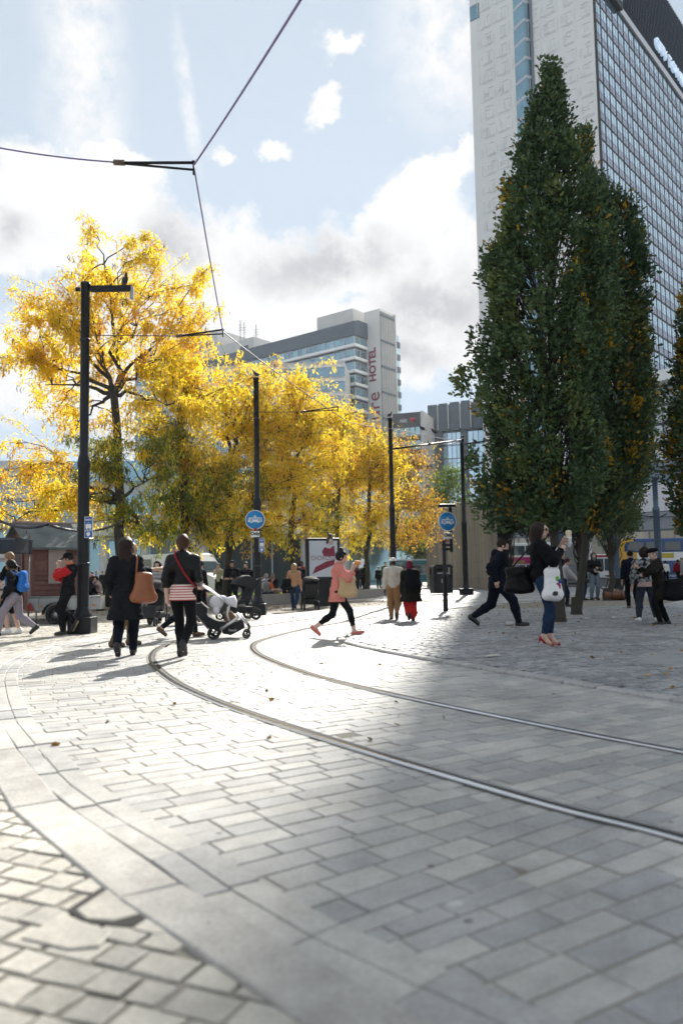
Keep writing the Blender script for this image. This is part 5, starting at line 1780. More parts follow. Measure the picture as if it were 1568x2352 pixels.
mb.prism([(0.0, .3), (KD, .3), (KD, ze), (KD / 2, zr), (0.0, ze)], 'x', KL - .05, KL + .002)
mb.build('gable_boards', m_board2, kiosk)
mb = MB(); mb.box((-.04, -.045, .3), (.03, .0, ze)); mb.build('corner_trim', m_board, kiosk)
f = MB().box((-.045, .72, .3), (-.029, 1.42, 2.0)).build('door', mat('door_dark', (.05, .03, .03), .7, .2), kiosk)
mb = MB(); mb.box((-.055, .66, .3), (-.03, .72, 2.05)); mb.box((-.055, 1.42, .3), (-.03, 1.48, 2.05)); mb.box((-.055, .66, 2.05), (-.03, 1.48, 2.11)); mb.build('door_frame', m_board2, kiosk)
MB().box((.40, -.045, ze - 1.02), (.86, -.029, ze - .12)).build('hatch_board', mat('pale_ply', (.34, .27, .24), .8, .1, 4), kiosk)
sl = Vector((0, KD / 2 + .22, zr - ze)).length
rf = MB()
for sgn in (-1, 1):
    ye = KD / 2 + sgn * (KD / 2 + .18); zed = ze - .12
    rf.add([(-.22, KD / 2, zr + .06), (KL + .2, KD / 2, zr + .06), (KL + .2, ye, zed + .06), (-.22, ye, zed + .06), (-.22, KD / 2, zr), (KL + .2, KD / 2, zr), (KL + .2, ye, zed), (-.22, ye, zed)],
           [(0, 1, 2, 3), (7, 6, 5, 4), (3, 2, 6, 7), (0, 3, 7, 4), (1, 0, 4, 5), (2, 1, 5, 6)])
rfo = rf.build('roof', mat('grey_felt', (.13, .15, .15), .85, .3, 3, bump=.4, rnd=.1), kiosk)
MB().tube([(-.22, KD / 2, zr + .07), (KL + .2, KD / 2, zr + .07)], .05, 6).build('ridge_cap', mat('ridge_pink', (.30, .2, .18), .8, .2), rfo)
for s_ in (-1, 1):
    pass
# ---- black market stall roof at the left edge
sx = P(8, 1250, 18.6)
st = thing('market_stall', 'dark canopied market stall with cloth covered counter at the left edge', 'stall', (sx.x - 1.2, 18.6, 0), R_(5))
zt_ = P(10, 1236, 18.6).z
mb = MB(); mb.prism([(0, zt_ - .32), (0, zt_ - .03), (.1, zt_ + .02), (1.35, zt_ + .02), (1.4, zt_ - .03), (1.4, zt_ - .32)], 'x', -1.2, 1.42); mb.build('canopy', mat('navy_canvas', (.012, .02, .035), .6, .2), st)
for x, y in ((-1.15, .05), (1.36, .05), (1.36, 1.35), (-1.15, 1.35)): MB().tube([(x, y, 0), (x, y, zt_ - .3)], .022, 8).build('leg', m_galv, st)
mb = MB(); mb.box((-1.1, .1, .08), (1.15, 1.2, .85), bev=.02); mb.build('counter_cloth', mat('floral_cloth', (.50, .47, .44), .8, .2, 9, col2=(.32, .16, .14)), st)
mb = MB(); mb.box((-1.1, .15, .86), (1.1, 1.15, .9)); mb.build('counter_top', mat('counter_wood', (.12, .07, .04), .6, .2), st)
for i, (x, h, c_) in enumerate(((.75, .26, (.5, .5, .5)), (.5, .2, (.3, .06, .05)), (.95, .16, (.55, .42, .2)))):
    o = MB().lathe([(0, 0), (.07, 0), (.075, h * .8), (.05, h), (0, h)], 12).build('jar', mat('jar_%d' % i, c_, .35, .1), loc=(st.location.x + x, 18.9, .9))
    tag(o, ('grey jar on the stall counter', 'small red jar on the stall counter', 'short tan jar at the counter end')[i], 'jar', 'jars on the stall counter')


# ---- pigeons
m_pig = mat('pigeon_grey', (.085, .09, .11), .6, .3, 20, hard=.12)
m_pig2 = mat('pigeon_dark', (.02, .022, .03), .6, .2, 20)


def pigeon(label, at, yaw=0.0, s=1.0, m=None):
    t = thing('pigeon', label, 'pigeon', at, yaw, group='pigeons perched about the square')
    mb = MB()
    mb.ell((0, 0, .11), (.055, .12, .06), 12, 8, M=Matrix.Rotation(R_(35), 3, 'X'))
    mb.tube([(0, .07, .16), (0, .095, .21), (0, .105, .235)], [.042, .030, .03], 10)
    mb.ell((0, .112, .245), (.027, .034, .027), 10, 7)
    mb.tube([(0, .14, .243), (0, .168, .234)], [.009, .002], 6)
    mb.add([(-.035, -.07, .075), (.035, -.07, .075), (.045, -.21, .0), (-.045, -.21, .0), (0, -.07, .095), (0, -.2, .015)], [(0, 1, 2, 3), (0, 4, 5, 3), (4, 1, 2, 5)])
    mb.build('body', m or m_pig, t)
    for sgn in (-1, 1):
        MB().ell((sgn * .05, -.02, .12), (.014, .115, .045), 10, 6, M=Matrix.Rotation(R_(32), 3, 'X')).build('wing', m_pig2, t)
    mb = MB()
    for sgn in (-1, 1): mb.tube([(sgn * .022, .01, .065), (sgn * .022, .015, 0)], .006, 5)
    mb.build('leg', mat('pigeon_leg', (.3, .08, .06), .6), t)
    t.scale = (s * .74,) * 3
    return t


pigeon('dark pigeon on the end of the nearest pole arm', (b1.x + .82, b1.y, z1 - .07), R_(-150), 1.25, m_pig2)
pigeon('grey pigeon on top of the second tram pole', (b2.x, b2.y, z2 + .02), R_(60), 1.15)
pigeon('dark pigeon on top of the third tram pole', (b3.x, b3.y, z3 + .02), R_(-40), 1.15, m_pig2)
def on(px, py, Y): return P(px, py, Y)
pigeon('pigeon on the bright wire, nearer the third pole', on(969.5, 990, 30.0), R_(90), 1.2, m_pig2)
pigeon('pigeon on the bright wire, farther from the third pole', on(996.5, 997, 31.3), R_(100), 1.2, m_pig2)
pigeon('pigeon alone on the long bracket arm', on(986, 1024.5, 31.5), R_(30), 1.1)
pigeon('pigeon on top of the fourth tram pole', (b4.x + .05, b4.y, z4 + .03), R_(20), 1.25, m_pig2)
pigeon('flat crouching pigeon on the arm right of the fourth pole', on(1090, 1018, b4.y), R_(80), 1.35)
pigeon('upright pigeon on the arm nearer the oak leaves', on(1111, 1016, b4.y), R_(170), 1.35)
pigeon('upright pigeon on the arm beside the oak leaves, last of the row', on(1127, 1013.5, b4.y), R_(150), 1.35)
pigeon('pigeon on the poster case top', (pc.x + .28, pc.y, hz1 + .0), R_(60), 1.2, m_pig2)
for i, s_ in enumerate((.30, .345, .375, .41, .44, .50, .53, .58, .66)):
    p, z = WALLPTS[int(s_ * 24)]
    q = WALLPTS[int(s_ * 24) + 1]
    f_ = s_ * 24 - int(s_ * 24)
    pp_ = p.lerp(q[0], f_); zz = z + (q[1] - z) * f_
    pigeon('pigeon in the row on top of the concrete wall', (pp_.x + .2, pp_.y + .1, zz), R_(200 + 37 * i), 1.25, m_pig if i % 2 else m_pig2)

# ---- litter, cans and small things on the ground
def scrap(label, px, py, w, h, c, yaw):
    g = G(px, py, .045)
    o = MB().add([(-w, -h, 0), (w, -h, .004), (w * .9, h, .012), (-w, h * .8, .002), (0, 0, .018)], [(0, 1, 4), (1, 2, 4), (2, 3, 4), (3, 0, 4)]).build('paper_scrap', mat('scrap_%.2f' % c[2], c, .8, .1), loc=g, rotz=yaw)
    tag(o, label, 'litter', 'litter on the paving')


scrap('pale scrap on the setts in front of the red heeled woman', 1130, 1506, .10, .05, (.45, .43, .38), .3)
scrap('white scrap between the oak trunks and the hugging pair', 1408, 1380 + 38, .10, .05, (.6, .6, .6), 1.0)
scrap('white scrap near the bare trunk of the second oak', 1346, 1410 + 10, .06, .04, (.62, .61, .58), .5)
scrap('white scrap beyond the hugging pair by the right edge', 1552, 1384, .16, .06, (.62, .61, .60), .2)
g = G(1172, 1438, .03)
o = MB().lathe([(0, 0), (.045, 0), (.045, .012), (.043, .02), (.043, .13), (.05, .14), (0, .14)], 14, M=Matrix.Translation((0, 0, .048)) @ Matrix.Rotation(PI / 2, 4, 'Y')).build('paper_cup', mat('cup_grey', (.45, .43, .42), .6, .1), loc=g - Vector((.1, 0, 0)), rotz=.2)
tag(o, 'grey cup lying by the walking man\'s front shoe', 'cup')
# ------------------------------------------------------------------ vehicles, pushchairs, bicycle
m_wpaint = mat('white_paint', (.72, .72, .71), .25, .03, 1, coat=.5)
m_tyre = mat('tyre_rubber', (.02, .02, .022), .8, .2, 8)
m_rim = mat('wheel_rim', (.35, .36, .37), .35, .1, metal=.7)
m_lampg = mat('headlamp', (.55, .58, .6), .1, .05)
m_amber = mat('amber_lens', (.6, .2, .02), .3, .05)
m_redl = mat('red_lens', (.28, .015, .015), .3, .05)
m_win = mat('vehicle_glass', (.05, .07, .08), .05, .2, 1, ior=1.7)


def wheel(parent, c, r, w_, name='wheel', hub=m_rim, spokes=0):
    """tyre with rim, axis along y"""
    M = Matrix.Translation(c) @ Matrix.Rotation(PI / 2, 4, 'X')
    mb = MB(); mb.lathe([(r * .62, -w_ / 2), (r * .92, -w_ / 2), (r, -w_ * .36), (r, w_ * .36), (r * .92, w_ / 2), (r * .62, w_ / 2), (r * .62, -w_ / 2)], 24, M=M)
    o = mb.build(name, m_tyre, parent)
    if spokes:
        mb = MB()
        mb.lathe([(r * .66, -w_ * .3), (r * .6, -w_ * .3), (r * .6, w_ * .3), (r * .66, w_ * .3)], 24, M=M)
        mb.lathe([(0, -w_ * .5), (r * .16, -w_ * .5), (r * .16, w_ * .5), (0, w_ * .5)], 10, M=M)
        for k in range(spokes):
            a = 2 * PI * k / spokes
            mb.tube([Vector(c) + Vector((math.cos(a), 0, math.sin(a))) * r * .1, Vector(c) + Vector((math.cos(a), 0, math.sin(a))) * r * .63], r * .07, 5)
    else:
        mb = MB(); mb.lathe([(0, -w_ * .42), (r * .25, -w_ * .46), (r * .45, -w_ * .34), (r * .62, -w_ * .44), (r * .63, -w_ * .2), (0, -w_ * .2)], 20, M=M)
    mb.build('rim', hub, o)
    return o


# ---- white van, nose to the right and towards us
VY = 44.5
vp = P(492, 1330, VY)
van = thing('delivery_van', 'white delivery van with dark lettering parked behind the trees', 'van', (vp.x, VY, 0), R_(-27))
VL, VW = 5.3, 1.95
prof = [(-VL, .45), (-VL, 2.35), (-VL + .12, 2.52), (-1.75, 2.56), (-1.45, 2.46), (-.75, 1.42), (-.10, 1.18), (.02, 1.0), (.05, .45)]
def loft(prof, y0, y1, ins, mb):
    n = len(prof)
    cx_ = sum(p[0] for p in prof) / n
    L0 = [(p[0], y0 + (ins if p[1] > 1.5 else 0), p[1]) for p in prof]; L1 = [(p[0], y1 - (ins if p[1] > 1.5 else 0), p[1]) for p in prof]
    vs = L0 + L1
    fs = [tuple(range(n))[::-1], tuple(range(n, 2 * n))] + [(i, (i + 1) % n, n + (i + 1) % n, n + i) for i in range(n)]
    mb.add(vs, fs)
mb = MB(); loft(prof, 0, VW, .10, mb); mb.build('body', m_wpaint, van)
mb = MB(); mb.quad((-1.50, .16, 2.36), (-1.50, VW - .16, 2.36), (-.72, VW - .10, 1.46), (-.72, .10, 1.46))
for v in range(4): mb.v[v] = tuple(Vector(mb.v[v]) + Vector((.03, 0, .035)))
mb.build('windscreen', m_win, van)
mb = MB(); mb.add([(-2.15, -.0, 2.2), (-1.55, -.0, 2.15), (-1.0, -.01, 1.48), (-2.15, -.01, 1.45)], [(0, 1, 2, 3)]); mb.M = Matrix.Translation((0, -.012, 0)); mb.v = [tuple(Vector(v) + Vector((0, .02 if v[2] > 1.6 else -.012, 0))) for v in mb.v]; mb.build('side_window', m_win, van)
for y in (.22, VW - .22):
    MB().ell((-.02, y, .98), (.10, .17, .11), 12, 8).build('headlamp', m_lampg, van)
mb = MB(); mb.box((.0, .45, .72), (.07, VW - .45, .92), bev=.02); mb.box((-.02, .02, .40), (.09, VW - .02, .62), bev=.03); mb.build('bumper', mat('van_black', (.02, .02, .022), .6, .1), van)
MB().box((.092, .72, .47), (.10, 1.24, .58)).build('number_plate', mat('plate_white', (.6, .6, .55), .4, .03), van)
lettering('plate_letters', 'MC61', .11, m_black, van, frame_M((.102, .98, .525), (0, 1, 0), (0, 0, 1)), .001)
MB().box((-.98, -.20, 1.38), (-.82, -.04, 1.62), bev=.03).build('wing_mirror', m_black, van)
for x in (-.85, -4.2):
    for y in (.14, VW - .14): wheel(van, (x, y, .34), .34, .22)
Mv = lambda x, z: frame_M((x, -.012, z), (1, 0, 0), (0, 0, 1))
m_navyink = mat('navy_ink', (.03, .05, .10), .5, .05)
lettering('lettering', 'THE', .24, m_navyink, van, Mv(-3.1, 2.02), .002, bold=.004)
lettering('lettering', 'FOUNTAIN COMPANY', .24, m_navyink, van, Mv(-3.1, 1.74), .002, bold=.004, sx=.92)
MB().box((-5.15, -.012, 1.45), (-4.55, -.004, 2.25)).build('side_picture', mat('van_picture', (.08, .09, .09), .4, .6, 5, col2=(.3, .28, .22)), van)


def bus(name, label, cat, x, Y, L_, rot, top, bands, win, front=None, nwin=8, W=2.5, wheels=True, group='buses and trams on the far road', m=m_wpaint, win_rows=()):
    t = thing(name, label, cat, (x, Y, 0), rot, group)
    mb = MB(); mb.box((0, 0, .35), (L_, W, top), bev=.12); mb.build('body', m, t)
    for (z0, z1) in win_rows:
        f = MB(); 
        ww = (L_ - .5) / nwin
        for i in range(nwin): f.box((.3 + i * ww, -.02, z0), (.3 + (i + 1) * ww - .1, .02, z1), bev=.02)
        for i in range(1): f.box((-.02, .2, z0), (.02, W - .2, z1), bev=.01)
        fo = f.build('window', m_win, t)
    for (z0, z1, x0, x1, bm_) in bands:
        MB().box((x0, -.026, z0), (x1, -.003, z1)).build('livery_panel', bm_, t)
    if wheels:
        for xx in (L_ * .2, L_ * .72):
            for y in (.12, W - .12): wheel(t, (xx, y, .48), .48, .26)
    return t


m_teal = mat('teal_paint', (.03, .20, .24), .3, .05, 1); m_busblue = mat('bus_blue', (.015, .07, .22), .3, .05, 1); m_yel = mat('bus_yellow', (.62, .34, .02), .3, .05, 1); m_pinkad = mat('pink_advert', (.45, .02, .16), .4, .1, 3); m_lime = mat('lime_ink', (.25, .5, .05), .5, .05)
tx = P(845, 1320, 78).x
t = bus('teal_tram', 'teal tram with white destination lettering, seen between the locust trunks', 'tram', tx, 78, 12, R_(2), P(900, 1285, 78).z, [(P(900, 1298, 78).z, P(900, 1286, 78).z - .1, .1, 11.9, m_teal), (.4, 1.1, .1, 11.9, m_teal)], None, nwin=6, wheels=False, m=mat('tram_silver', (.42, .45, .46), .35, .05, 1), win_rows=[(1.25, P(900, 1299, 78).z)])
for xx, wd in ((1.6, 'Manchester'), (5.2, 'Sale'), (7.6, 'Altrincham'), (10.0, '.com')):
    lettering('lettering', wd, .42, m_signw, t, frame_M((xx + .9, -.04, (P(900, 1298, 78).z + P(900, 1286, 78).z) / 2 - .05), (1, 0, 0), (0, 0, 1)), .002, align='CENTER')
bx_ = P(1128, 1317, 84).x
t = bus('white_double_deck_bus', 'white double deck bus with pink advert panel behind the walking man', 'bus', bx_, 84, 10.5, R_(-3), P(1190, 1247, 84).z, [(2.05, 2.75, .4, 8.5, m_pinkad)], None, nwin=6, win_rows=[(2.95, P(1190, 1254, 84).z), (1.0, 1.95)], group='buses and trams on the far road')
lettering('advert_words', 'MUSIC', .42, m_lime, t, frame_M((1.9, -.03, 2.55), (1, .0, .05), (0, 0, 1)), .003, bold=.015, align='CENTER')
lettering('advert_words', 'CAT BANTER', .30, m_lime, t, frame_M((2.6, -.03, 2.22), (1, .0, .05), (0, 0, 1)), .003, bold=.012, align='CENTER')
cx2 = P(1293, 1315, 72).x
t = bus('dark_coach', 'dark fronted coach glimpsed between the two oak trunks', 'coach', cx2, 72, 2.3, R_(-8), P(1300, 1248, 72).z, [], None, nwin=1, W=10, win_rows=[(1.7, P(1300, 1254, 72).z)], wheels=False, m=mat('coach_grey', (.20, .22, .24), .3, .05))
for x_ in (.3, 1.9): MB().ell((x_, -.02, .85), (.2, .06, .13), 10, 6).build('headlamp', m_lampg, t)
bx3 = P(1322, 1315, 92).x
t = bus('white_single_deck_bus', 'white single deck bus with red roof edge left of the blue bus', 'bus', bx3, 92, 9.5, R_(0), 3.1, [(2.75, 3.0, .2, 9.3, mat('bus_red', (.3, .02, .02), .4, .05))], None, nwin=6, win_rows=[(1.2, 2.6)])
# blue double decker
DY = 75.0
dx_ = P(1424, 1311, DY).x
dtop = P(1480, 1237, DY).z
dd = thing('blue_double_deck_bus', 'blue and white double deck bus with yellow front at the right edge', 'bus', (dx_, DY, 0), R_(-2), 'buses and trams on the far road')
mb = MB(); mb.box((.5, 0, .35), (11, 2.5, 1.55), bev=.08); mb.box((.5, 0, dtop - 1.35), (11, 2.5, dtop), bev=.15); mb.build('body', m_busblue, dd)
mb = MB(); mb.box((1.6, -.01, 1.5), (10.9, 2.49, dtop - 1.3)); mb.build('white_sides', m_wpaint, dd)
mb = MB(); mb.prism([(0.0, .35), (0.0, dtop - .9), (.12, dtop - .25), (.5, dtop), (1.5, dtop), (1.3, dtop - .25), (.62, dtop - .30), (.45, dtop - .7), (.42, dtop - 1.2), (1.6, dtop - 1.3), (1.6, 1.0), (.62, 1.0), (.62, .35)], 'y', -.015, 2.515); mb.build('yellow_front', m_yel, dd)
f = MB()
for i in range(6): f.box((.75 + i * 1.7, -.03, dtop - 1.15), (.75 + i * 1.7 + 1.5, .02, dtop - .32), bev=.03)
f.build('upper_window', m_win, dd)
f = MB(); f.box((2.6, -.03, .95), (4.3, 0, 1.9), bev=.03); f.box((1.0, -.03, 1.0), (1.55, 0, 2.2), bev=.02); f.box((5.0, -.03, .95), (6.3, 0, 1.9), bev=.02); f.build('lower_window', m_win, dd)
MB().box((2.5, -.022, .85), (6.4, -.012, 2.0)).build('window_surround', m_busblue, dd)
MB().box((3.4, -.022, 2.25), (5.0, -.012, 2.72)).build('yellow_smear', mat('advert_yellow', (.5, .4, .05), .5, .15, 6), dd)
lettering('advert_words', 'loaf', 1.0, m_black, dd, frame_M((7.1, -.03, 2.35), (1, 0, 0), (0, 0, 1)), .003, shear=.3, align='CENTER')
mb = MB(); mb.M = Matrix.Translation((.95, -.018, 1.8)); mb.ell((0, 0, 0), (.26, .01, .62), 14, 8); mb.build('white_figure_panel', m_wpaint, dd)
MB().box((.7, -.017, 1.0), (1.25, -.012, 2.6)).build('sky_blue_panel', mat('advert_blue', (.05, .25, .55), .4, .1, 4), dd)
for xx in (2.2, 8.4):
    for y in (.12, 2.38): wheel(dd, (xx, y, .48), .48, .26)
lettering('lettering', 'magic bus', .42, m_signw, dd, frame_M((5.2, -.01, .62), (1, 0, 0), (0, 0, 1)), .004)
# pedestrian railing before the blue bus
mb = MB()
for i in range(60): mb.tube([(i * .16, 0, 0), (i * .16, 0, 1.0)], .012, 4, cap=False)
for z in (.08, 1.0): mb.tube([(0, 0, z), (9.5, 0, z)], .02, 5)
tag(mb.build('guard_railing', m_pole_b, loc=(P(1500, 1311, 70).x, 70, 0)), 'thin grey blue guard railing in front of the blue double deck bus', 'railing')

# ---- galvanised trailer in front of the kiosk
ty = 19.9
tx0 = P(66, 1390, ty).x
tr = thing('box_trailer', 'small galvanised trailer with a red tail lamp in front of the kiosk', 'trailer', (tx0, ty, 0), R_(6))
TL, TW = 1.75, 1.0
zb_, zt3_ = .34, .66
mb = MB(); mb.box((0, 0, zb_), (TL, .03, zt3_)); mb.box((0, TW - .03, zb_), (TL, TW, zt3_)); mb.box((0, .03, zb_), (.03, TW - .03, zt3_)); mb.box((TL - .03, .03, zb_), (TL, TW - .03, zt3_)); mb.box((.03, .03, zb_), (TL - .03, TW - .03, zb_ + .03))
mb.tube([(0, -.01, zt3_), (TL, -.01, zt3_)], .025, 6); mb.tube([(.0, 0, zt3_), (0, TW, zt3_)], .025, 6)
for x in (.2, TL - .3): mb.box((x, -.025, zb_), (x + .05, -.001, zt3_))
mb.build('tub', m_galv, tr)
wx = P(124, 1416, ty - .15).x - tx0
wheel(tr, (wx, -.14, .23), .23, .15)
wheel(tr, (wx, TW + .14, .23), .23, .15)
for y0, y1 in ((-.25, -.03), (TW + .03, TW + .25)):
    mb = MB()
    for k in range(10):
        a0, a1 = PI * k / 10, PI * (k + 1) / 10
        R0, R1_ = .285, .305
        q = lambda a, r_, y: (wx + r_ * math.cos(a), y, .235 + r_ * math.sin(a))
        mb.add([q(a0, R0, y0), q(a1, R0, y0), q(a1, R1_, y0), q(a0, R1_, y0), q(a0, R0, y1), q(a1, R0, y1), q(a1, R1_, y1), q(a0, R1_, y1)], [(0, 1, 2, 3), (7, 6, 5, 4), (3, 2, 6, 7), (0, 4, 5, 1)])
    mb.build('mudguard', m_pole, tr)
MB().prism([(-.03, .33), (.0, .47), (.05, .54), (.12, .44), (.15, .33)], 'y', -.055, -.026).build('tail_lamp', m_redl, tr)
for x in (.28, TL - .2): MB().box((x, -.045, .42), (x + .05, -.026, .48)).build('side_reflector', m_amber, tr)
MB().tube([(.18, .05, 0), (.18, .05, zb_)], .022, 6).build('prop_stand', m_galv, tr)
MB().tube([(TL, TW / 2, zb_), (TL + .9, TW / 2, zb_ - .02)], .035, 6).build('drawbar', m_galv, tr)

# ---- silver framed stroller (wheels to the right)
def frame_tubes(t, name, segs, m, r=.016):
    mb = MB()
    for s_ in segs: mb.tube(s_, r, 8)
    return mb.build(name, m, t)


m_alut = mat('silver_tube', (.62, .62, .63), .3, .05, metal=.6)
sb_ = G(512, 1466)
strl = thing('silver_stroller', 'silver framed stroller with white sun hood pushed towards the right', 'stroller', (sb_.x, sb_.y, 0), R_(6), 'pushchairs in the square')
k_ = sb_.y / FPX                      # metres per pixel at its distance


def S2(px, py): return ((px - 512) * k_, (1466 - py) * k_)


def side(pts, y): return [(S2(*q)[0], y, S2(*q)[1]) for q in pts]


def r8(x, y): return ((700 + x / 3.92) / 1.7417, (2300 + y / 3.92) / 1.7417)


for y in (-.26, .26):
    frame_tubes(strl, 'main_frame', [side([r8(720, 850), r8(1010, 655)], y)], m_alut, .024)
    frame_tubes(strl, 'front_leg', [side([r8(970, 610), r8(1130, 770)], y)], m_alut, .017)
    frame_tubes(strl, 'hood_arm', [side([r8(860, 720), r8(830, 620), r8(845, 500)], y)], m_alut, .017)
    frame_tubes(strl, 'handle_tube', [side([r8(390, 135), r8(560, 245), r8(700, 350), r8(790, 420)], y * .95)], m_alut, .016)
    frame_tubes(strl, 'rear_strut', [side([r8(340, 600), r8(540, 830)], y)], mat('tube_tan', (.30, .27, .22), .5, .1), .010)
    c = S2(*r8(625, 895)); wheel(strl, (c[0], y * 1.1, c[1] + .0), c[1], .05, spokes=6, hub=m_black)
    c = S2(*r8(1118, 930)); wheel(strl, (c[0], y * .8, c[1]), c[1], .045, spokes=5, hub=m_black)
    MB().tube(side([r8(1130, 770), r8(1165, 830), r8(1120, 930)], y * .8), .02, 6).build('front_fork', m_black, strl)
MB().tube([(*[S2(*r8(390, 135))[0]], -.25, S2(*r8(390, 135))[1]), (S2(*r8(380, 128))[0], 0, S2(*r8(380, 128))[1]), (S2(*r8(390, 135))[0], .25, S2(*r8(390, 135))[1])], .02, 8).build('handlebar', C_BLACK if 'C_BLACK' in globals() else m_black, strl)
fab = mat('stroller_fabric', (.016, .017, .020), .85, .2, 10, bump=.3)
seat = [r8(330, 460), r8(345, 600), r8(440, 640), r8(600, 690), r8(800, 740), r8(790, 800), r8(560, 800), r8(420, 680), r8(325, 560)]
def sprism(pts, y0, y1, name, m):
    mb = MB(); mb.prism([S2(*q) for q in pts], 'y', y0, y1); return mb.build(name, m, strl)
sprism([r8(325, 450), r8(410, 440), r8(540, 640), r8(640, 700), r8(790, 745), r8(810, 800), r8(540, 830), r8(380, 660), r8(320, 590)], -.22, .22, 'seat', fab)
sprism([r8(420, 420), r8(470, 470), r8(530, 520), r8(520, 600), r8(430, 560)], -.18, .18, 'head_cushion', fab)
sprism([r8(740, 850), r8(1060, 690), r8(1090, 830), r8(1000, 880), r8(880, 935), r8(760, 910)], -.20, .20, 'basket', fab)
sprism([r8(780, 590), r8(880, 580), r8(985, 680), r8(880, 730), r8(800, 760)], -.19, .19, 'leg_cover', mat('brown_mesh', (.16, .10, .05), .8, .2, 12))
lettering('lettering', 'hauck', .06, m_signw, strl, frame_M((S2(*r8(910, 860))[0], -.203, S2(*r8(910, 860))[1]), (1, 0, -.06), (0, 0, 1)), .001)
F_ = [(r8(780, 430)), (r8(800, 370)), (r8(940, 335)), (r8(975, 420)), (r8(965, 525)), (r8(850, 490))]
mb = MB()
pp_ = [S2(*q) for q in F_]
cxx = sum(q[0] for q in pp_) / 6; czz = sum(q[1] for q in pp_) / 6
n = len(pp_)
vs = []
for y, sc_ in ((-.25, .55), (-.20, .92), (0, 1.04), (.20, .92), (.25, .55)): vs += [(cxx + (q[0] - cxx) * sc_, y, czz + (q[1] - czz) * sc_) for q in pp_]
fs = [tuple(range(n))[::-1], tuple(range(4 * n, 5 * n))] + [(k * n + i, k * n + (i + 1) % n, (k + 1) * n + (i + 1) % n, (k + 1) * n + i) for k in range(4) for i in range(n)]
mb.add(vs, fs, None, True); mb.build('sun_hood', mat('hood_white', (.62, .61, .66), .7, .06, 6, bump=.3, bscale=14), strl)
mu = tag(MB().ell((0, 0, 0), (.12, .10, .12), 14, 10).ell((.0, -.03, -.13), (.06, .05, .10), 10, 8).ell((.09, .0, .06), (.09, .08, .06), 10, 8).build('muslin_cloth', mat('hood_white', (.62, .61, .66)), loc=Vector(strl.location) + Vector((S2(*r8(675, 430))[0], -.14, S2(*r8(675, 430))[1]))), 'crumpled white cloth hung on the silver stroller frame', 'cloth')


def pushchair(label, px, py, yaw, s=1.0, canopy=fab, name='black_pushchair', Y=None):
    g = G(px, py) if Y is None else Vector((P(px, py, Y).x, Y, 0))
    t = thing(name, label, 'pushchair', g, yaw, 'pushchairs in the square')
    for y in (-.24, .24):
        frame_tubes(t, 'frame', [[(-.62, y, 1.02), (-.40, y, .86), (.38, y, .16)], [(-.20, y, .66), (-.36, y, .16)]], m_pole, .016)
        wheel(t, (-.36, y, .15), .15, .05, spokes=5, hub=m_black); wheel(t, (.42, y, .11), .11, .05, spokes=5, hub=m_black)
    MB().tube([(-.62, -.24, 1.02), (-.64, 0, 1.04), (-.62, .24, 1.02)], .02, 8).build('handlebar', m_black, t)
    mb = MB(); mb.prism([(-.30, .92), (-.12, .50), (.30, .48), (.44, .22), (.36, .20), (.22, .40), (-.20, .42), (-.38, .86)], 'y', -.20, .20); mb.build('seat', fab, t)
    mb = MB()
    vs, fs = [], []
    for j in range(6):
        y = -.22 + .44 * j / 5
        sc_ = 1 - .10 * abs(j - 2.5) / 2.5
        for k in range(7):
            a = R_(20 + 130 * k / 6)
            vs.append((-.16 + .36 * sc_ * math.cos(a), y, .80 + .34 * sc_ * math.sin(a)))
    for j in range(5):
        for k in range(6): fs.append((j * 7 + k, j * 7 + k + 1, (j + 1) * 7 + k + 1, (j + 1) * 7 + k))
    mb.add(vs, fs, 0, True)
    mb.add([vs[k] for k in range(7)] + [(-.25, -.22, .78)], [tuple(range(8))], 0); mb.add([vs[35 + k] for k in range(7)] + [(-.25, .22, .78)], [tuple(range(8))[::-1]], 0)
    mb.build('canopy', canopy, t)
    mb = MB(); mb.box((-.34, -.19, .18), (.24, .19, .34), bev=.04); mb.build('basket', fab, t)
    t.scale = (s,) * 3
    return t


pushchair('black pushchair with rounded hood in front of the two men in black', 549, 1424, R_(-150), 1.0)
pushchair('slim black buggy pushed towards us by the striped top woman', 352, 1437, R_(-100), .92)
pushchair('black pushchair standing between the poster case and the tan jumper woman', 712, 1400, R_(100), .95)

# ---- bicycle leaning on the farther oak
by = Vector((9.35, 30.6, 0))
by.x = P(1388, 1375, 30.6).x
bk = thing('bicycle', 'black bicycle with panniers leaning on the mossy oak trunk', 'bicycle', by, R_(4))
RW = .34
cL, cR = Vector((-.58, 0, RW)), Vector((.48, 0, RW))
for c in (cL, cR):
    M = Matrix.Translation(c) @ Matrix.Rotation(PI / 2, 4, 'X')
    mb = MB(); mb.lathe([(RW + .02 * math.cos(a), .02 * math.sin(a)) for a in np.linspace(0, 2 * PI, 9)], 28, M=M); o = mb.build('wheel', m_tyre, bk)
    mb = MB()
    for k in range(16):
        a = 2 * PI * k / 16; mb.tube([c, c + Vector((math.cos(a), 0, math.sin(a))) * (RW - .02)], .003, 3, cap=False)
    mb.lathe([(.03, -.03), (.03, .03), (0, .03)], 8, M=M); mb.build('spokes', m_galv, o)
bb_, st_, hd_ = Vector((.02, 0, .30)), Vector((.16, 0, .78)), Vector((-.40, 0, .82))
frame_tubes(bk, 'frame', [[bb_, st_], [st_, hd_], [bb_, hd_ - Vector((-.03, 0, .12))], [bb_, cR], [st_, cR], [hd_, hd_ - Vector((.02, 0, .14)), cL]], m_pole, .018)
frame_tubes(bk, 'handlebar', [[hd_, hd_ + Vector((-.02, 0, .12))], [hd_ + Vector((.02, -.28, .13)), hd_ + Vector((-.02, 0, .12)), hd_ + Vector((.02, .28, .13))]], m_pole, .014)
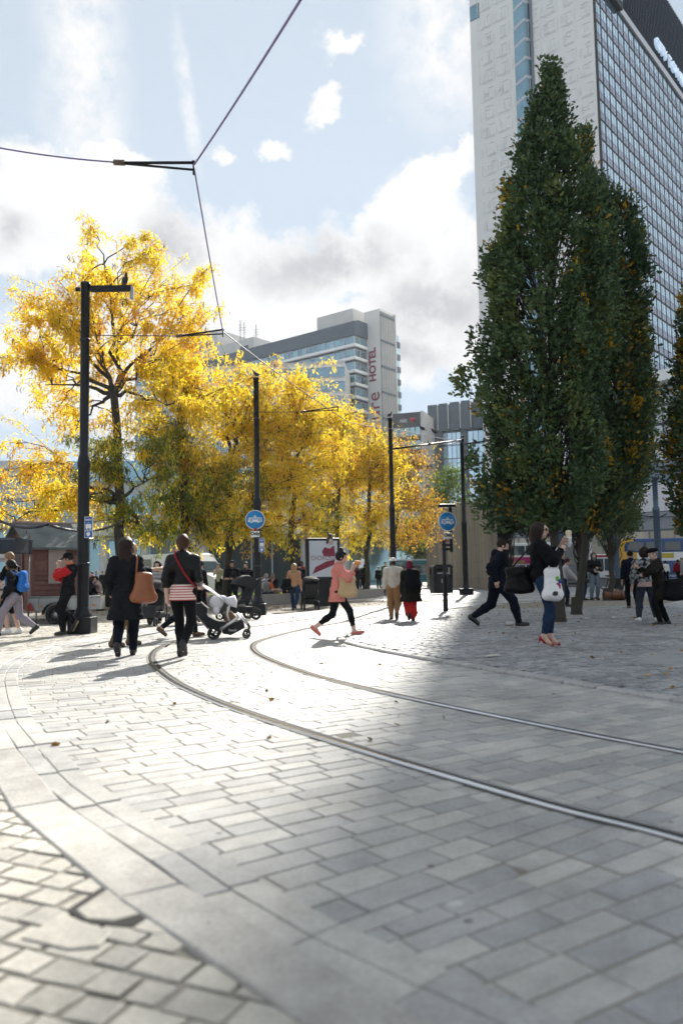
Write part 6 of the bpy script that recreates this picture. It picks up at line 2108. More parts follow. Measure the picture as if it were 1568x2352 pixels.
MB().ell(st_ + Vector((0, 0, .12)), (.14, .07, .03), 12, 6).build('saddle', m_black, bk)
frame_tubes(bk, 'seat_post', [[st_, st_ + Vector((0, 0, .11))]], m_galv, .013)
frame_tubes(bk, 'rack', [[st_ + Vector((.02, 0, -.04)), Vector((.72, 0, .76))], [Vector((.66, 0, .76)), cR]], m_pole, .010)
M = Matrix.Translation(bb_) @ Matrix.Rotation(PI / 2, 4, 'X')
MB().lathe([(.09, -.01), (.09, .01), (.07, .01), (.07, -.01), (.09, -.01)], 18, M=M).build('chainring', m_galv, bk)
for y in (-.16, .08):
    tag(MB().box((.34, y, .44), (.78, y + .10, .80), bev=.04).build('pannier', fab, loc=by), 'black pannier hanging on the ' + ('near' if y < 0 else 'far') + ' side of the bicycle rack', 'pannier', 'panniers on the bicycle')
h_ = P(1411, 1377, 29.6)
hd = thing('holdall', 'brown leather holdall on the ground by the bicycle', 'bag', (h_.x, 29.6, 0), R_(3), 'bags standing on the ground')
MB().lathe([(0, -.42), (.16, -.42), (.19, -.34), (.19, .34), (.16, .42), (0, .42)], 18, M=Matrix.Translation((0, 0, .19)) @ Matrix.Rotation(PI / 2, 4, 'Y')).build('bag_body', mat('holdall_brown', (.15, .055, .025), .4, .2, 6), hd)
for x in (-.18, .18): MB().lathe([(.192, -.02), (.197, -.02), (.197, .02), (.192, .02)], 18, M=Matrix.Translation((x, 0, .19)) @ Matrix.Rotation(PI / 2, 4, 'Y')).build('strap', m_black, hd)
h_ = P(1433, 1377, 29.8)
bg2 = thing('shopping_bag', 'white and black upright bag between the holdall and the man in navy', 'bag', (h_.x, 29.8, 0), R_(-5), 'bags standing on the ground')
MB().prism([(-.22, 0), (.20, 0), (.24, .52), (-.14, .54)], 'y', -.1, .1).build('bag_body', mat('bag_white', (.6, .6, .62), .5, .05), bg2)
MB().prism([(-.23, 0), (-.10, 0), (-.02, .545), (-.16, .545)], 'y', -.105, .105).build('black_panel', m_black, bg2)
# takeaway cup left on the low wall
q = kp[8] if 'kp' in globals() else Vector((-6, 29))
cp_ = thing('takeaway_cup', 'pale takeaway cup standing on the low wall near the seated pair', 'cup', (q.x - .25, q.y + .25, .40))
MB().lathe([(0, 0), (.032, 0), (.045, .12), (0, .12)], 12).build('cup', mat('cup_white', (.6, .58, .52), .6, .05), cp_)
MB().lathe([(0, .121), (.047, .121), (.047, .135), (0, .14)], 12).build('lid', m_signw, cp_)
# ------------------------------------------------------------------ people: smooth blended bodies on a posed skeleton
def smin(a, b, k):
    h = np.clip(.5 + .5 * (b - a) / k, 0, 1)
    return b + (a - b) * h - k * h * (1 - h)


class Field:
    """signed distance built from tapered limbs and ellipsoids"""
    def __init__(self, k=.03): self.p = []; self.k = k; self.cuts = []
    def cap(self, a, b, ra, rb, k=None): self.p.append(('c', np.array(a, float), np.array(b, float), ra, rb, k)); return self
    def ell(self, c, r, Rm=None, k=None): self.p.append(('e', np.array(c, float), np.array(r, float), None if Rm is None else np.array(Rm), 0, k)); return self
    def chain(self, pts, rad, k=None):
        for i in range(len(pts) - 1): self.cap(pts[i], pts[i + 1], rad[i], rad[i + 1], k)
        return self
    def cut(self, n, c):
        """keep the side where n.(p-c) < 0"""
        self.cuts.append((np.array(n, float), np.array(c, float))); return self

    def mesh(self, h, wob=0.0, seed=0, extra=None):
        lo = np.full(3, 1e9); hi = -lo
        for q in self.p:
            if q[0] == 'c':
                R = max(q[3], q[4])
                lo = np.minimum(lo, np.minimum(q[1], q[2]) - R); hi = np.maximum(hi, np.maximum(q[1], q[2]) + R)
            else:
                R = q[2].max(); lo = np.minimum(lo, q[1] - R); hi = np.maximum(hi, q[1] + R)
        lo -= h * 2.5 + .01; hi += h * 2.5 + .01
        n = np.ceil((hi - lo) / h).astype(int) + 1
        ax = [lo[i] + h * np.arange(n[i]) for i in range(3)]
        D = np.full(n, 1.0)
        for q in self.p:
            k = q[5] or self.k
            if q[0] == 'c':
                R = max(q[3], q[4]) + k + 2 * h
                l, u = np.minimum(q[1], q[2]) - R, np.maximum(q[1], q[2]) + R
            else:
                R = q[2].max() + k + 2 * h; l, u = q[1] - R, q[1] + R
            sl = tuple(slice(max(0, int((l[i] - lo[i]) / h)), min(n[i], int((u[i] - lo[i]) / h) + 2)) for i in range(3))
            X, Y, Z = np.meshgrid(ax[0][sl[0]], ax[1][sl[1]], ax[2][sl[2]], indexing='ij')
            if q[0] == 'c':
                a, b = q[1], q[2]; d = b - a; L2 = max(d @ d, 1e-9)
                t = np.clip(((X - a[0]) * d[0] + (Y - a[1]) * d[1] + (Z - a[2]) * d[2]) / L2, 0, 1)
                dist = np.sqrt((X - a[0] - t * d[0]) ** 2 + (Y - a[1] - t * d[1]) ** 2 + (Z - a[2] - t * d[2]) ** 2) - (q[3] + (q[4] - q[3]) * t)
            else:
                P_ = np.stack([X - q[1][0], Y - q[1][1], Z - q[1][2]], -1)
                if q[3] is not None: P_ = P_ @ q[3]
                s = np.sqrt(((P_ / q[2]) ** 2).sum(-1))
                s2 = np.sqrt(((P_ / q[2] ** 2) ** 2).sum(-1)) + 1e-9
                dist = np.where(s > .3, s * (s - 1) / s2, -q[2].min())
            D[sl] = smin(D[sl], dist, k)
        X, Y, Z = np.meshgrid(*ax, indexing='ij')
        if wob:
            D = D + wob * (np.sin(X * 23 + seed) * np.sin(Z * 19 + seed * 2 + X * 9) + .7 * np.sin(Y * 31 + Z * 27 + seed) * np.sin(Z * 41 - X * 13))
        for c in self.cuts:
            D = np.maximum(D, (X - c[1][0]) * c[0][0] + (Y - c[1][1]) * c[0][1] + (Z - c[1][2]) * c[0][2])
        if extra is not None: D = extra(D, X, Y, Z)
        return nets(D, lo, h)


def nets(D, lo, h):
    I = D < 0
    nx, ny, nz = D.shape
    cs = [(i, j, k) for i in (0, 1) for j in (0, 1) for k in (0, 1)]
    def sh(A, o): return A[o[0]:nx - 1 + o[0], o[1]:ny - 1 + o[1], o[2]:nz - 1 + o[2]]
    cnt = sum(sh(I, o).astype(np.int8) for o in cs)
    act = (cnt > 0) & (cnt < 8)
    ids = np.full(act.shape, -1, np.int64)
    ii = np.argwhere(act)
    ids[act] = np.arange(len(ii))
    acc = np.zeros((len(ii), 3)); num = np.zeros(len(ii))
    for a in cs:
        for axn in range(3):
            if a[axn] == 1: continue
            b = list(a); b[axn] = 1; b = tuple(b)
            da = D[ii[:, 0] + a[0], ii[:, 1] + a[1], ii[:, 2] + a[2]]; db = D[ii[:, 0] + b[0], ii[:, 1] + b[1], ii[:, 2] + b[2]]
            m = (da < 0) != (db < 0)
            t = np.where(m, da / np.where(m, da - db, 1), 0)
            p = np.zeros((len(ii), 3)); p += a; p[:, axn] += t
            acc[m] += p[m]; num[m] += 1
    V = (ii + acc / num[:, None]) * h + lo
    Fs = []
    for axn in range(3):
        o = [0, 0, 0]; o[axn] = 1
        A = I[:nx - o[0], :ny - o[1], :nz - o[2]]; B = I[o[0]:, o[1]:, o[2]:]
        e = np.argwhere(A != B)
        u, v = (axn + 1) % 3, (axn + 2) % 3
        ok = (e[:, u] > 0) & (e[:, v] > 0) & (e[:, u] < D.shape[u] - 1) & (e[:, v] < D.shape[v] - 1)
        e = e[ok]
        if not len(e): continue
        ins = A[e[:, 0], e[:, 1], e[:, 2]]
        q = []
        for du, dv in ((-1, -1), (0, -1), (0, 0), (-1, 0)):
            f = e.copy(); f[:, u] += du; f[:, v] += dv
            q.append(ids[f[:, 0], f[:, 1], f[:, 2]])
        q = np.stack(q, 1)
        q[~ins] = q[~ins][:, ::-1]
        Fs.append(q[(q >= 0).all(1)])
    return V, np.concatenate(Fs)


# ---- materials
def cloth(name, c, rough=.85, **k): return mat('cloth_' + name, c, rough, k.pop('var', .14), k.pop('scale', 9), bump=k.pop('bump', .45), bscale=k.pop('bscale', 26), spec=.12, **k)


SK = {'light': mat('skin_light', (.56, .36, .28), .5, .06, 14), 'mid': mat('skin_mid', (.42, .25, .17), .5, .06, 14), 'brown': mat('skin_brown', (.20, .11, .07), .5, .06, 14), 'dark': mat('skin_dark', (.06, .035, .025), .5, .06, 14)}
m_eye = mat('eye_dark', (.02, .015, .012), .3, 0)
m_lip = mat('lip', (.36, .12, .10), .5, .05)
HAIR = {k: mat('hair_' + k, c, .5, .35, 40, spec=.22, bump=.5, bscale=120) for k, c in {'dark': (.007, .005, .0045), 'brown': (.020, .010, .006), 'auburn': (.062, .022, .009), 'blonde': (.36, .24, .12), 'fair': (.28, .16, .08), 'grey': (.22, .20, .18), 'wine': (.07, .012, .02)}.items()}
cl = lambda n, c, **k: cloth(n, c, **k)
C_BLACK = cl('black', (.006, .0065, .009)); C_CHAR = cl('charcoal', (.010, .0108, .014)); C_NAVY = cl('navy', (.009, .012, .022)); C_DNAVY = cl('dark_navy', (.006, .008, .016))
C_JEAN = cl('jeans', (.018, .040, .085), var=.25); C_JEANL = cl('light_jeans', (.16, .20, .25), var=.2); C_JEANM = cl('dark_jeans', (.022, .030, .055))
C_GREYM = cl('grey_marl', (.30, .27, .32), scale=60, var=.2); C_KHAKI = cl('khaki', (.13, .095, .045)); C_TAN = cl('tan', (.26, .155, .075)); C_CREAM = cl('cream', (.50, .46, .40))
C_PINK = cl('coral_pink', (.62, .22, .18)); C_RED = cl('red', (.42, .02, .025)); C_ORANGE = cl('orange', (.65, .12, .03)); C_CAMEL = cl('camel_knit', (.40, .22, .13)); C_BLUE = cl('blue', (.03, .10, .33))
C_WHITE = cl('white', (.68, .67, .66)); C_MAROON = cl('maroon', (.14, .015, .03)); C_OLIVE = cl('olive_black', (.014, .0135, .010)); C_GREY = cl('grey', (.20, .20, .21)); C_LILAC = cl('lilac_grey', (.42, .40, .50))
C_FUR = cl('mottled_fur', (.30, .31, .32), scale=13, hard=.10, col2=(.005, .007, .008), bump=.9, bscale=50)
C_GREEN = cl('bottle_green', (.02, .05, .045))
LEATHER = mat('black_leather', (.0045, .0045, .0055), .45, .2, 12, bump=.3, bscale=40, spec=.22)
LEATHER_T = mat('tan_leather', (.26, .085, .03), .42, .12, 6, bump=.15)
LEATHER_B = mat('dark_brown_leather', (.09, .035, .018), .45, .2, 6)
S_BLACK = mat('shoe_black', (.012, .012, .014), .45, .1); S_WHITE = mat('shoe_white', (.72, .72, .70), .5, .05); S_RED = mat('shoe_red', (.32, .012, .02), .3, .1); S_CORAL = mat('shoe_coral', (.55, .14, .11), .55, .1); S_BROWN = mat('shoe_brown', (.10, .06, .03), .5, .1)


def striped(name, a, b, f, axis=2):
    m = bpy.data.materials.new(name)
    nt, N, L = nodes_of(m)
    bs = N['Principled BSDF']; bs.inputs['Roughness'].default_value = .8
    t = N.new('ShaderNodeTexCoord'); s = N.new('ShaderNodeSeparateXYZ'); L.new(t.outputs['Object'], s.inputs[0])
    q = N.new('ShaderNodeMath'); q.operation = 'MULTIPLY'; q.inputs[1].default_value = f; L.new(s.outputs[axis], q.inputs[0])
    fr = N.new('ShaderNodeMath'); fr.operation = 'FRACT'; L.new(q.outputs[0], fr.inputs[0])
    g = N.new('ShaderNodeMath'); g.operation = 'GREATER_THAN'; g.inputs[1].default_value = .6; L.new(fr.outputs[0], g.inputs[0])
    mx = N.new('ShaderNodeMix'); mx.data_type = 'RGBA'; L.new(g.outputs[0], mx.inputs['Factor']); mx.inputs['A'].default_value = (*a, 1); mx.inputs['B'].default_value = (*b, 1)
    L.new(mx.outputs['Result'], bs.inputs['Base Color'])
    return m


ST_RED = striped('red_striped_jersey', (.68, .55, .50), (.40, .06, .06), 27)
ST_BW = striped('navy_striped_jersey', (.02, .022, .03), (.6, .6, .6), 26)
CHECK = striped('gingham', (.5, .42, .40), (.25, .05, .06), 40)
SKIRT_R = cl('red_print_skirt', (.50, .025, .018), scale=7, col2=(.30, .015, .02))


def ik(a, b, l1, l2, hint):
    """middle joint of a two-bone limb from a to b"""
    a, b, hint = Vector(a), Vector(b), Vector(hint)
    d = b - a
    L = min(d.length, (l1 + l2) * .999)
    if d.length > L: b = a + d.normalized() * L
    d = d.normalized()
    x = (l1 * l1 - l2 * l2 + L * L) / (2 * L)
    y = math.sqrt(max(0, l1 * l1 - x * x))
    n = hint - d * hint.dot(d)
    n = n.normalized() if n.length > 1e-6 else Vector((0, 1, 0))
    return a + d * x + n * y, b


class Person:
    pass


def person(label, foot, head, yaw, pose=None, skin='light', female=False, hair=('short', 'brown'), top=None, bottom=None, shoes=S_BLACK, over=None, near=True,
           group='people in the square', Y=None, x=None, H=None, build=1.0, extras=(), z0=0.0, bag=None):
    """foot = picture point under the body, head = picture height of the crown; yaw 0 walks away, 90 to the right, 180 towards us.
    pose: feet ((x,y,z,pitch) left, right), hands (left, right), lean, drop, head (yaw, pitch)"""
    pose = dict(pose or {})
    b = G(*foot, z0) if Y is None else Vector((P(foot[0], foot[1], Y).x, Y, z0))
    S = H
    if S is None: S = (P(foot[0], head, b.y).z - z0) * pose.get('stretch', 1.0)
    s = S / 1.75
    near_ = near
    h = .0125 if near is True else (.019 if near == 'mid' else .028)
    p = Person()
    feet = pose.get('feet', ((-.10, .0, 0, 0), (.10, .03, 0, 0)))
    hands = pose.get('hands', ((-.25, .06, .80), (.25, .06, .80)))
    lean = R_(pose.get('lean', 2)); side = R_(pose.get('side', 0))
    hw = .095 if female else .088
    sw = (.158 if female else .185) * build ** .5
    pel = Vector((pose.get('shift', 0.0), pose.get('py', 0.0), .955 - pose.get('drop', 0.0)))
    TH, SHN, AH = .44, .425, .085
    # lower the pelvis until both feet reach
    ank = []
    for sg, f in zip((-1, 1), feet):
        ank.append(Vector((f[0], f[1] - .045 * math.cos(R_(f[3])) - AH * math.sin(R_(f[3])) * .2, f[2] + AH + .10 * max(0, math.sin(R_(f[3]))))))
    for _ in range(60):
        if all((Vector((sg * hw, 0, 0)) + pel - a).length <= (TH + SHN) * .997 for sg, a in zip((-1, 1), ank)): break
        pel.z -= .006
    RT = Matrix.Rotation(side, 3, 'Y') @ Matrix.Rotation(-lean, 3, 'X')
    tw = Matrix.Rotation(R_(pose.get('twist', 0)), 3, 'Z')
    U = lambda x, y, z: pel + RT @ (tw @ Vector((x, y, z)))
    neck = U(0, -.005, .50); chest = U(0, .0, .36); waist = U(0, .005, .16)
    hy, hp = pose.get('head', (0, 0))
    RH = RT @ Matrix.Rotation(R_(-hy), 3, 'Z') @ Matrix.Rotation(R_(-hp), 3, 'X')
    hc = neck + RH @ Vector((0, .025, .165))
    HH = lambda x, y, z: hc + RH @ Vector((x, y, z))
    sh = [U(sg * sw, -.01, .438) for sg in (-1, 1)]
    UA, FA = .285, .25
    arms, legs = [], []
    for i, sg in enumerate((-1, 1)):
        hd = Vector(hands[i][:3])
        hint = Vector(hands[i][3:6]) if len(hands[i]) > 3 else Vector((sg * .35, -1, -.25))
        el_, wr = ik(sh[i], hd, UA, FA, hint)
        arms.append((sh[i], el_, wr))
        hip = pel + Vector((sg * hw, 0, -.01))
        f = feet[i]
        kh = Vector(pose['knee'][i]) if 'knee' in pose else Vector((sg * .08, 1, .1))
        kn, an = ik(hip, ank[i], TH, SHN, kh)
        legs.append((hip, kn, an))
    M = Matrix.Translation(b) @ Matrix.Rotation(R_(-yaw), 4, 'Z') @ Matrix.Scale(s, 4)
    p.M, p.s, p.hc, p.arms, p.legs, p.U, p.HH, p.pel = M, s, hc, arms, legs, U, HH, pel
    p.w = lambda v: M @ Vector(v)
    B = build
    # --- bare body: head, neck, trunk, limbs in one surface
    F = Field(.028)
    F.ell(HH(0, -.008, .02), (.074, .096, .105), RH).ell(HH(0, .022, -.055), (.055, .066, .065), RH)
    F.cap(HH(0, .085, .005), HH(0, .108, -.030), .009, .014, .012)
    F.cap(HH(0, .082, .025), HH(0, .08, .028), .028, .028)
    for sg in (-1, 1): F.ell(HH(sg * .078, -.005, -.012), (.012, .022, .032), RH, .008)
    F.cap(neck, hc + RH @ Vector((0, -.02, -.07)), .055 if not female else .047, .050 if not female else .043)
    F.ell(chest, (.145 * B, .098 * B, .17), RT).ell(waist, (.122 * B, .09 * B, .14), RT).ell(pel + Vector((0, 0, .0)), (.14 * B, .10 * B, .11))
    F.cap(sh[0], sh[1], .052, .052)
    for (a, e, w_) in arms: F.chain([a, e, w_], [.052 * B, .040, .029])
    for (a, k, n) in legs: F.chain([a, k, n], [.085 * B, .056, .040])
    ftd = []
    for i, f in enumerate(feet):
        pt = R_(f[3]); fy = R_(f[4]) if len(f) > 4 else 0
        d = Vector((math.sin(fy) * math.cos(pt), math.cos(fy) * math.cos(pt), -math.sin(pt)))
        up = Vector((math.sin(fy) * math.sin(pt), math.cos(fy) * math.sin(pt), math.cos(pt)))
        a = legs[i][2]
        heel = a - d * .035 - up * .045; toe = a + d * .15 - up * .055
        ftd.append((a, heel, toe, d, up))
        F.chain([a, a + d * .06 - up * .04, toe], [.036, .036, .026])
    hand_dirs = []
    for i, (a, e, w_) in enumerate(arms):
        d = (w_ - e).normalized()
        hdv = Vector(pose['hd'][i]).normalized() if 'hd' in pose and pose['hd'][i] else d
        hand_dirs.append(hdv)
        F.chain([w_, w_ + hdv * .075], [.028, .036], .02)
    V, Fc = F.mesh(h)
    body = MB()
    body.add([tuple(v) for v in V], [tuple(f) for f in Fc], 0, True)
    # fingers: four of unequal length, curled, and a thumb from the side of the palm
    inward = []
    for i, (a, e, w_) in enumerate(arms):
        sg = -1 if i == 0 else 1
        d = hand_dirs[i]
        cx_ = Vector(pose['curl'][i]) if 'curl' in pose and pose['curl'][i] else Vector((-sg, .15, 0))
        pal = cx_ - d * cx_.dot(d); pal = pal.normalized() if pal.length > 1e-4 else d.orthogonal().normalized()
        acr = d.cross(pal).normalized()
        if acr.y < 0: acr = -acr
        base = w_ + d * .088
        cu_ = pose.get('grip', (.35, .35))[i]
        for k, ln in enumerate((.062, .074, .078, .070)):
            o = base + acr * (-.027 + k * .018)
            d1 = (d + pal * cu_ * .5).normalized(); d2 = (d + pal * cu_ * 1.8).normalized(); d3 = (d * (1 - cu_) + pal * cu_ * 2.2).normalized()
            q1 = o + d1 * ln * .45; q2 = q1 + d2 * ln * .32; q3 = q2 + d3 * ln * .25
            body.tube([o - d * .02, q1, q2, q3], [.0095, .009, .008, .006], 6, 0)
        o = w_ + d * .035 + acr * .028
        q1 = o + (d * .6 + acr * .7 + pal * .35).normalized() * .035; q2 = q1 + (d + pal * .5).normalized() * .030
        body.tube([w_ + d * .02 + acr * .01, o, q1, q2], [.014, .0125, .0105, .007], 6, 0)
    if near_ is not False:
        for sg in (-1, 1):
            body.ell(HH(sg * .031, .083, .012), (.014, .010, .008), 8, 6, 1, RH)
            body.tube([HH(sg * .014, .092, .032), HH(sg * .034, .088, .036), HH(sg * .052, .072, .028)], [.004, .005, .003], 5, 3)
        body.tube([HH(-.024, .082, -.062), HH(0, .091, -.058), HH(.024, .082, -.062)], [.004, .008, .004], 6, 2)
    hm = HAIR[hair[1]] if hair and hair[1] in HAIR else HAIR['dark']
    o = body.build('person', [SK[skin], m_eye, m_lip, hm], fixn=False)
    o.matrix_world = M
    tag(o, label, 'person', group)
    p.o = o
    sd = len(label)

    def part(name, field, m, wob=.004, hh=None, extra=None):
        V, Fc = field.mesh(hh or h, wob, sd, extra)
        if len(V) == 0: return None
        return link_mesh(name, np_mesh(name, V, Fc, None, True), o, m if isinstance(m, list) else [m])

    # --- trousers / skirt
    if bottom:
        kind, bm_ = bottom
        F = Field(.03)
        if kind == 'skirt':
            F.cap(pel + Vector((0, 0, .04)), pel + Vector((0, 0, -.1)), .11 * B, .125 * B)
            mid = (legs[0][1] + legs[1][1]) / 2
            F.cap(pel + Vector((0, 0, -.1)), mid, .125 * B, .15 * B); F.cap(mid, (legs[0][2] + legs[1][2]) / 2 + Vector((0, 0, .12)), .15 * B, .14 * B)
        else:
            off = {'skinny': .008, 'loose': .026, 'straight': .017, 'shorts': .03}[kind]
            F.ell(pel + Vector((0, 0, .0)), (.142 * B + off, .103 * B + off, .115))
            F.cap(pel + Vector((-.02, 0, .07)), pel + Vector((.02, 0, .07)), .105 * B, .105 * B)
            for (a, k, n) in legs:
                if kind == 'shorts':
                    F.chain([a, k + (a - k) * .08], [.090 * B + off, .075 + off])
                else:
                    end = n + (k - n).normalized() * (pose.get('hem', .02))
                    cal = k + (n - k) * .35
                    F.chain([a, k, cal, end], [.086 * B + off, .058 + off, .056 + off, .040 + off * (1.0 if kind != 'loose' else .75)])
        part('trousers' if kind not in ('skirt', 'shorts') else kind, F, bm_, .004)
    # --- upper garments
    for g in (top, over):
        if not g: continue
        g = dict(g)
        off = g.get('off', .014); hem = g.get('hem', -.04)
        F = Field(.032)
        F.ell(chest, (.147 * B + off, .102 * B + off, .175), RT).ell(waist, (.128 * B + off, .095 * B + off, .15), RT)
        F.cap(sh[0], sh[1], .054 + off * .8, .054 + off * .8)
        for sg in (-1, 1): F.cap(U(sg * .035, -.012, .485), U(sg * sw * .8, -.01, .445), .052 + off * .7, .048 + off * .7)
        if female: 
            for sg in (-1, 1): F.ell(U(sg * .062, .075, .33), (.06 + off * .5, .055 + off * .5, .06), RT, .04)
        F.cap(U(0, -.01, .46), U(0, -.008, .505), .066 + off, .058 + off)
        fl = g.get('flare', 0)
        if hem < .05:
            F.ell(pel + Vector((0, 0, .02)), (.142 * B + off, .104 * B + off, .13))
            if hem < -.08:
                # coat skirts hang to the hem
                c2 = pel + Vector((0, -.01 + g.get('swing', 0), hem))
                for sx_ in (-1, 1):
                    F.cap(pel + Vector((sx_ * .05, 0, -.02)), c2 + Vector((sx_ * (.055 + fl), 0, 0)), .10 * B + off, .105 * B + off + fl)
            F.cut((0, 0, -1), pel + Vector((0, 0, hem)))
        else:
            F.cut(-(RT @ Vector((0, 0, 1))), U(0, 0, hem))
        nk = g.get('neck', .55)
        F.cut(RT @ Vector((0, .45, 1)), U(0, 0, nk))
        sl = g.get('sleeve', 'long'); o0, off = off, g.get('soff', off)
        for i, (a, e, w_) in enumerate(arms):
            lim = g['sleeves'][i] if 'sleeves' in g else sl
            if lim == 'long': F.chain([a, e, w_ + (e - w_).normalized() * .015], [.056 * B + off, .046 + off, .032 + off])
            elif lim == 'push': F.chain([a, e, e + (w_ - e) * .35], [.056 * B + off, .046 + off, .042 + off])
            elif lim == 'short': F.chain([a, a + (e - a) * .72], [.058 * B + off, .056 + off])
        off = o0
        if g.get('collar'):
            F.cap(U(-.045, -.03, .50), U(.045, -.03, .50), .05, .05)
        mats = g['m'] if isinstance(g['m'], list) else [g['m']]
        ob = part(g.get('name', 'jacket'), F, mats, g.get('wob', .005))
        if ob and len(mats) > 1:
            # second cloth on the sleeves
            co = np.empty(len(ob.data.vertices) * 3); ob.data.vertices.foreach_get('co', co); co = co.reshape(-1, 3)
            pc = np.array([co[list(pl.vertices)].mean(0) for pl in ob.data.polygons])
            dm = np.full(len(pc), 9.0)
            for (a, e, w_) in arms:
                for u, v in ((a.lerp(e, .12), e), (e, w_)):
                    u = np.array(u); v = np.array(v); d = v - u
                    t_ = np.clip(((pc - u) @ d) / (d @ d), 0, 1)
                    dm = np.minimum(dm, np.linalg.norm(pc - u - t_[:, None] * d, axis=1))
            ob.data.polygons.foreach_set('material_index', (dm < .075 + off).astype(np.int32))
        if g.get('hood'):
            F = Field(.03); F.ell(U(0, -.085, .50), (.115, .075, .085), RT); F.cap(U(-.07, -.02, .50), U(.07, -.02, .50), .045, .045)
            part('hood', F, mats[0], .006)
    # --- shoes
    if shoes:
        for i, (a, heel, toe, d, up) in enumerate(ftd):
            F = Field(.025)
            hb = pose.get('heels', 0)
            if hb:
                F.chain([heel + up * .02, heel + d * .08 - up * .005, toe + up * .004], [.030, .030, .028])
                F.cap(heel - up * .02 - d * .005, heel - up * .085, .012, .007)
            else:
                F.chain([heel + up * .022, a + d * .05 - up * .035, toe + up * .008], [.044, .046, .036])
                F.cap(heel + up * .0 + d * .01, toe - up * .002, .036, .034)
                if pose.get('boot', .02): F.cap(a - up * .01, a + up * pose.get('boot', .02), .047, .047)
            so_ = up
            F.cut(-so_, heel - up * (.026 if not hb else .09) if True else heel)
            part('shoe', F, shoes, 0)
            if not hb and near_ is True and pose.get('sole', True):
                F2 = Field(.015); F2.cap(heel - up * .012 + d * .01, toe - up * .018, .042, .040)
                F2.cut(-so_, heel - up * .036); F2.cut(so_, heel - up * .010)
                part('sole', F2, pose.get('sole_m', S_WHITE if shoes not in (S_BLACK, S_BROWN) else m_black), 0)
    # --- hair and hats
    if hair:
        st, hcn = hair[0], hair[1]
        loc = lambda X, Y, Z: np.stack([X - hc.x, Y - hc.y, Z - hc.z], -1) @ np.array(RH)
        def face(D, X, Y, Z, y0=.045, z0_=.062, zl=-.05):
            q = loc(X, Y, Z)
            D = np.maximum(D, np.minimum(q[..., 1] - y0 + np.clip(-q[..., 2], 0, .1) * .35, z0_ - q[..., 2]))
            return D
        F = Field(.03)
        if st == 'bald':
            pass
        elif st in ('short', 'crop'):
            t_ = .012 if st == 'short' else .006
            F.ell(HH(0, -.014, .030), (.078 + t_, .098 + t_, .102 + t_), RH)
            part('hair', F, hm, .003, extra=lambda D, X, Y, Z: np.maximum(face(D, X, Y, Z), -(loc(X, Y, Z)[..., 2] + .045)))
        elif st in ('long', 'longfront'):
            F.ell(HH(0, -.018, .025), (.092, .108, .112), RH)
            ln = hair[2] if len(hair) > 2 else .30
            F.cap(HH(-.035, -.075, .0), HH(-.05, -.085, -ln) , .068, .050, .07); F.cap(HH(.035, -.075, .0), HH(.05, -.085, -ln), .068, .050, .07)
            for sg in (-1, 1): F.cap(HH(sg * .07, -.01, -.02), HH(sg * .085, .0 if st == 'long' else .045, -ln * .75), .036, .028)
            part('hair', F, hm, .007, extra=lambda D, X, Y, Z: face(D, X, Y, Z, .05, .07))
        elif st in ('bun', 'topbun', 'tied', 'afro'):
            g_ = .016 if st != 'afro' else .045
            F.ell(HH(0, -.016, .028), (.078 + g_, .098 + g_, .102 + g_), RH)
            if st == 'topbun': F.ell(HH(0, -.045, .155), (.048, .048, .042), RH)
            if st == 'bun': F.ell(HH(0, -.115, -.045), (.042, .042, .045), RH); F.ell(HH(0, -.09, -.08), (.035, .03, .04), RH)
            if st == 'tied': F.ell(HH(0, -.105, -.04), (.045, .05, .05), RH)
            part('hair', F, hm, .004, extra=lambda D, X, Y, Z: np.maximum(face(D, X, Y, Z), -(loc(X, Y, Z)[..., 2] + .085)))
        for it in hair[3:] if len(hair) > 3 else ():
            pass
    for kind, m_ in extras:
        F = Field(.02)
        if kind == 'cap':
            F.ell(HH(0, -.012, .045), (.092, .108, .095), RH)
            V_ = part('cap', F, m_, 0, extra=lambda D, X, Y, Z: np.maximum(D, .028 - (np.stack([X - hc.x, Y - hc.y, Z - hc.z], -1) @ np.array(RH))[..., 2]))
            mb = MB(); mb.add([HH(x, y, z) for x, y, z in ((-.07, .075, .042), (0, .09, .058), (.07, .075, .042), (.05, .165, .02), (0, .185, .03), (-.05, .165, .02), (-.07, .075, .032), (0, .09, .048), (.07, .075, .032), (.05, .165, .012), (0, .185, .02), (-.05, .165, .012))],
                              [(0, 1, 4, 5), (1, 2, 3, 4), (6, 11, 10, 7), (7, 10, 9, 8), (5, 4, 10, 11), (4, 3, 9, 10), (0, 5, 11, 6), (3, 2, 8, 9)]); mb.build('cap_peak', m_, V_)
        elif kind == 'beanie' or kind == 'scarf':
            F.ell(HH(0, -.014, .040), (.095, .114, .100), RH)
            if kind == 'scarf': F.ell(HH(0, -.04, -.05), (.095, .10, .10), RH); F.cap(neck + Vector((0, -.01, 0)), neck + Vector((0, -.02, .04)), .085, .085)
            part('head_covering' if kind == 'scarf' else 'knitted_hat', F, m_, .002, extra=lambda D, X, Y, Z: np.maximum(D, np.minimum((np.stack([X - hc.x, Y - hc.y, Z - hc.z], -1) @ np.array(RH))[..., 1] - .05, (.06 if kind == 'scarf' else .035) - (np.stack([X - hc.x, Y - hc.y, Z - hc.z], -1) @ np.array(RH))[..., 2]) if kind == 'scarf' else .02 - (np.stack([X - hc.x, Y - hc.y, Z - hc.z], -1) @ np.array(RH))[..., 2]))
        elif kind == 'flatcap':
            F.ell(HH(0, .008, .095), (.115, .140, .045), RH); F.ell(HH(0, -.01, .07), (.095, .115, .045), RH); F.ell(HH(0, .12, .065), (.07, .05, .018), RH)
            part('flat_cap', F, m_, 0)
        elif kind == 'shades':
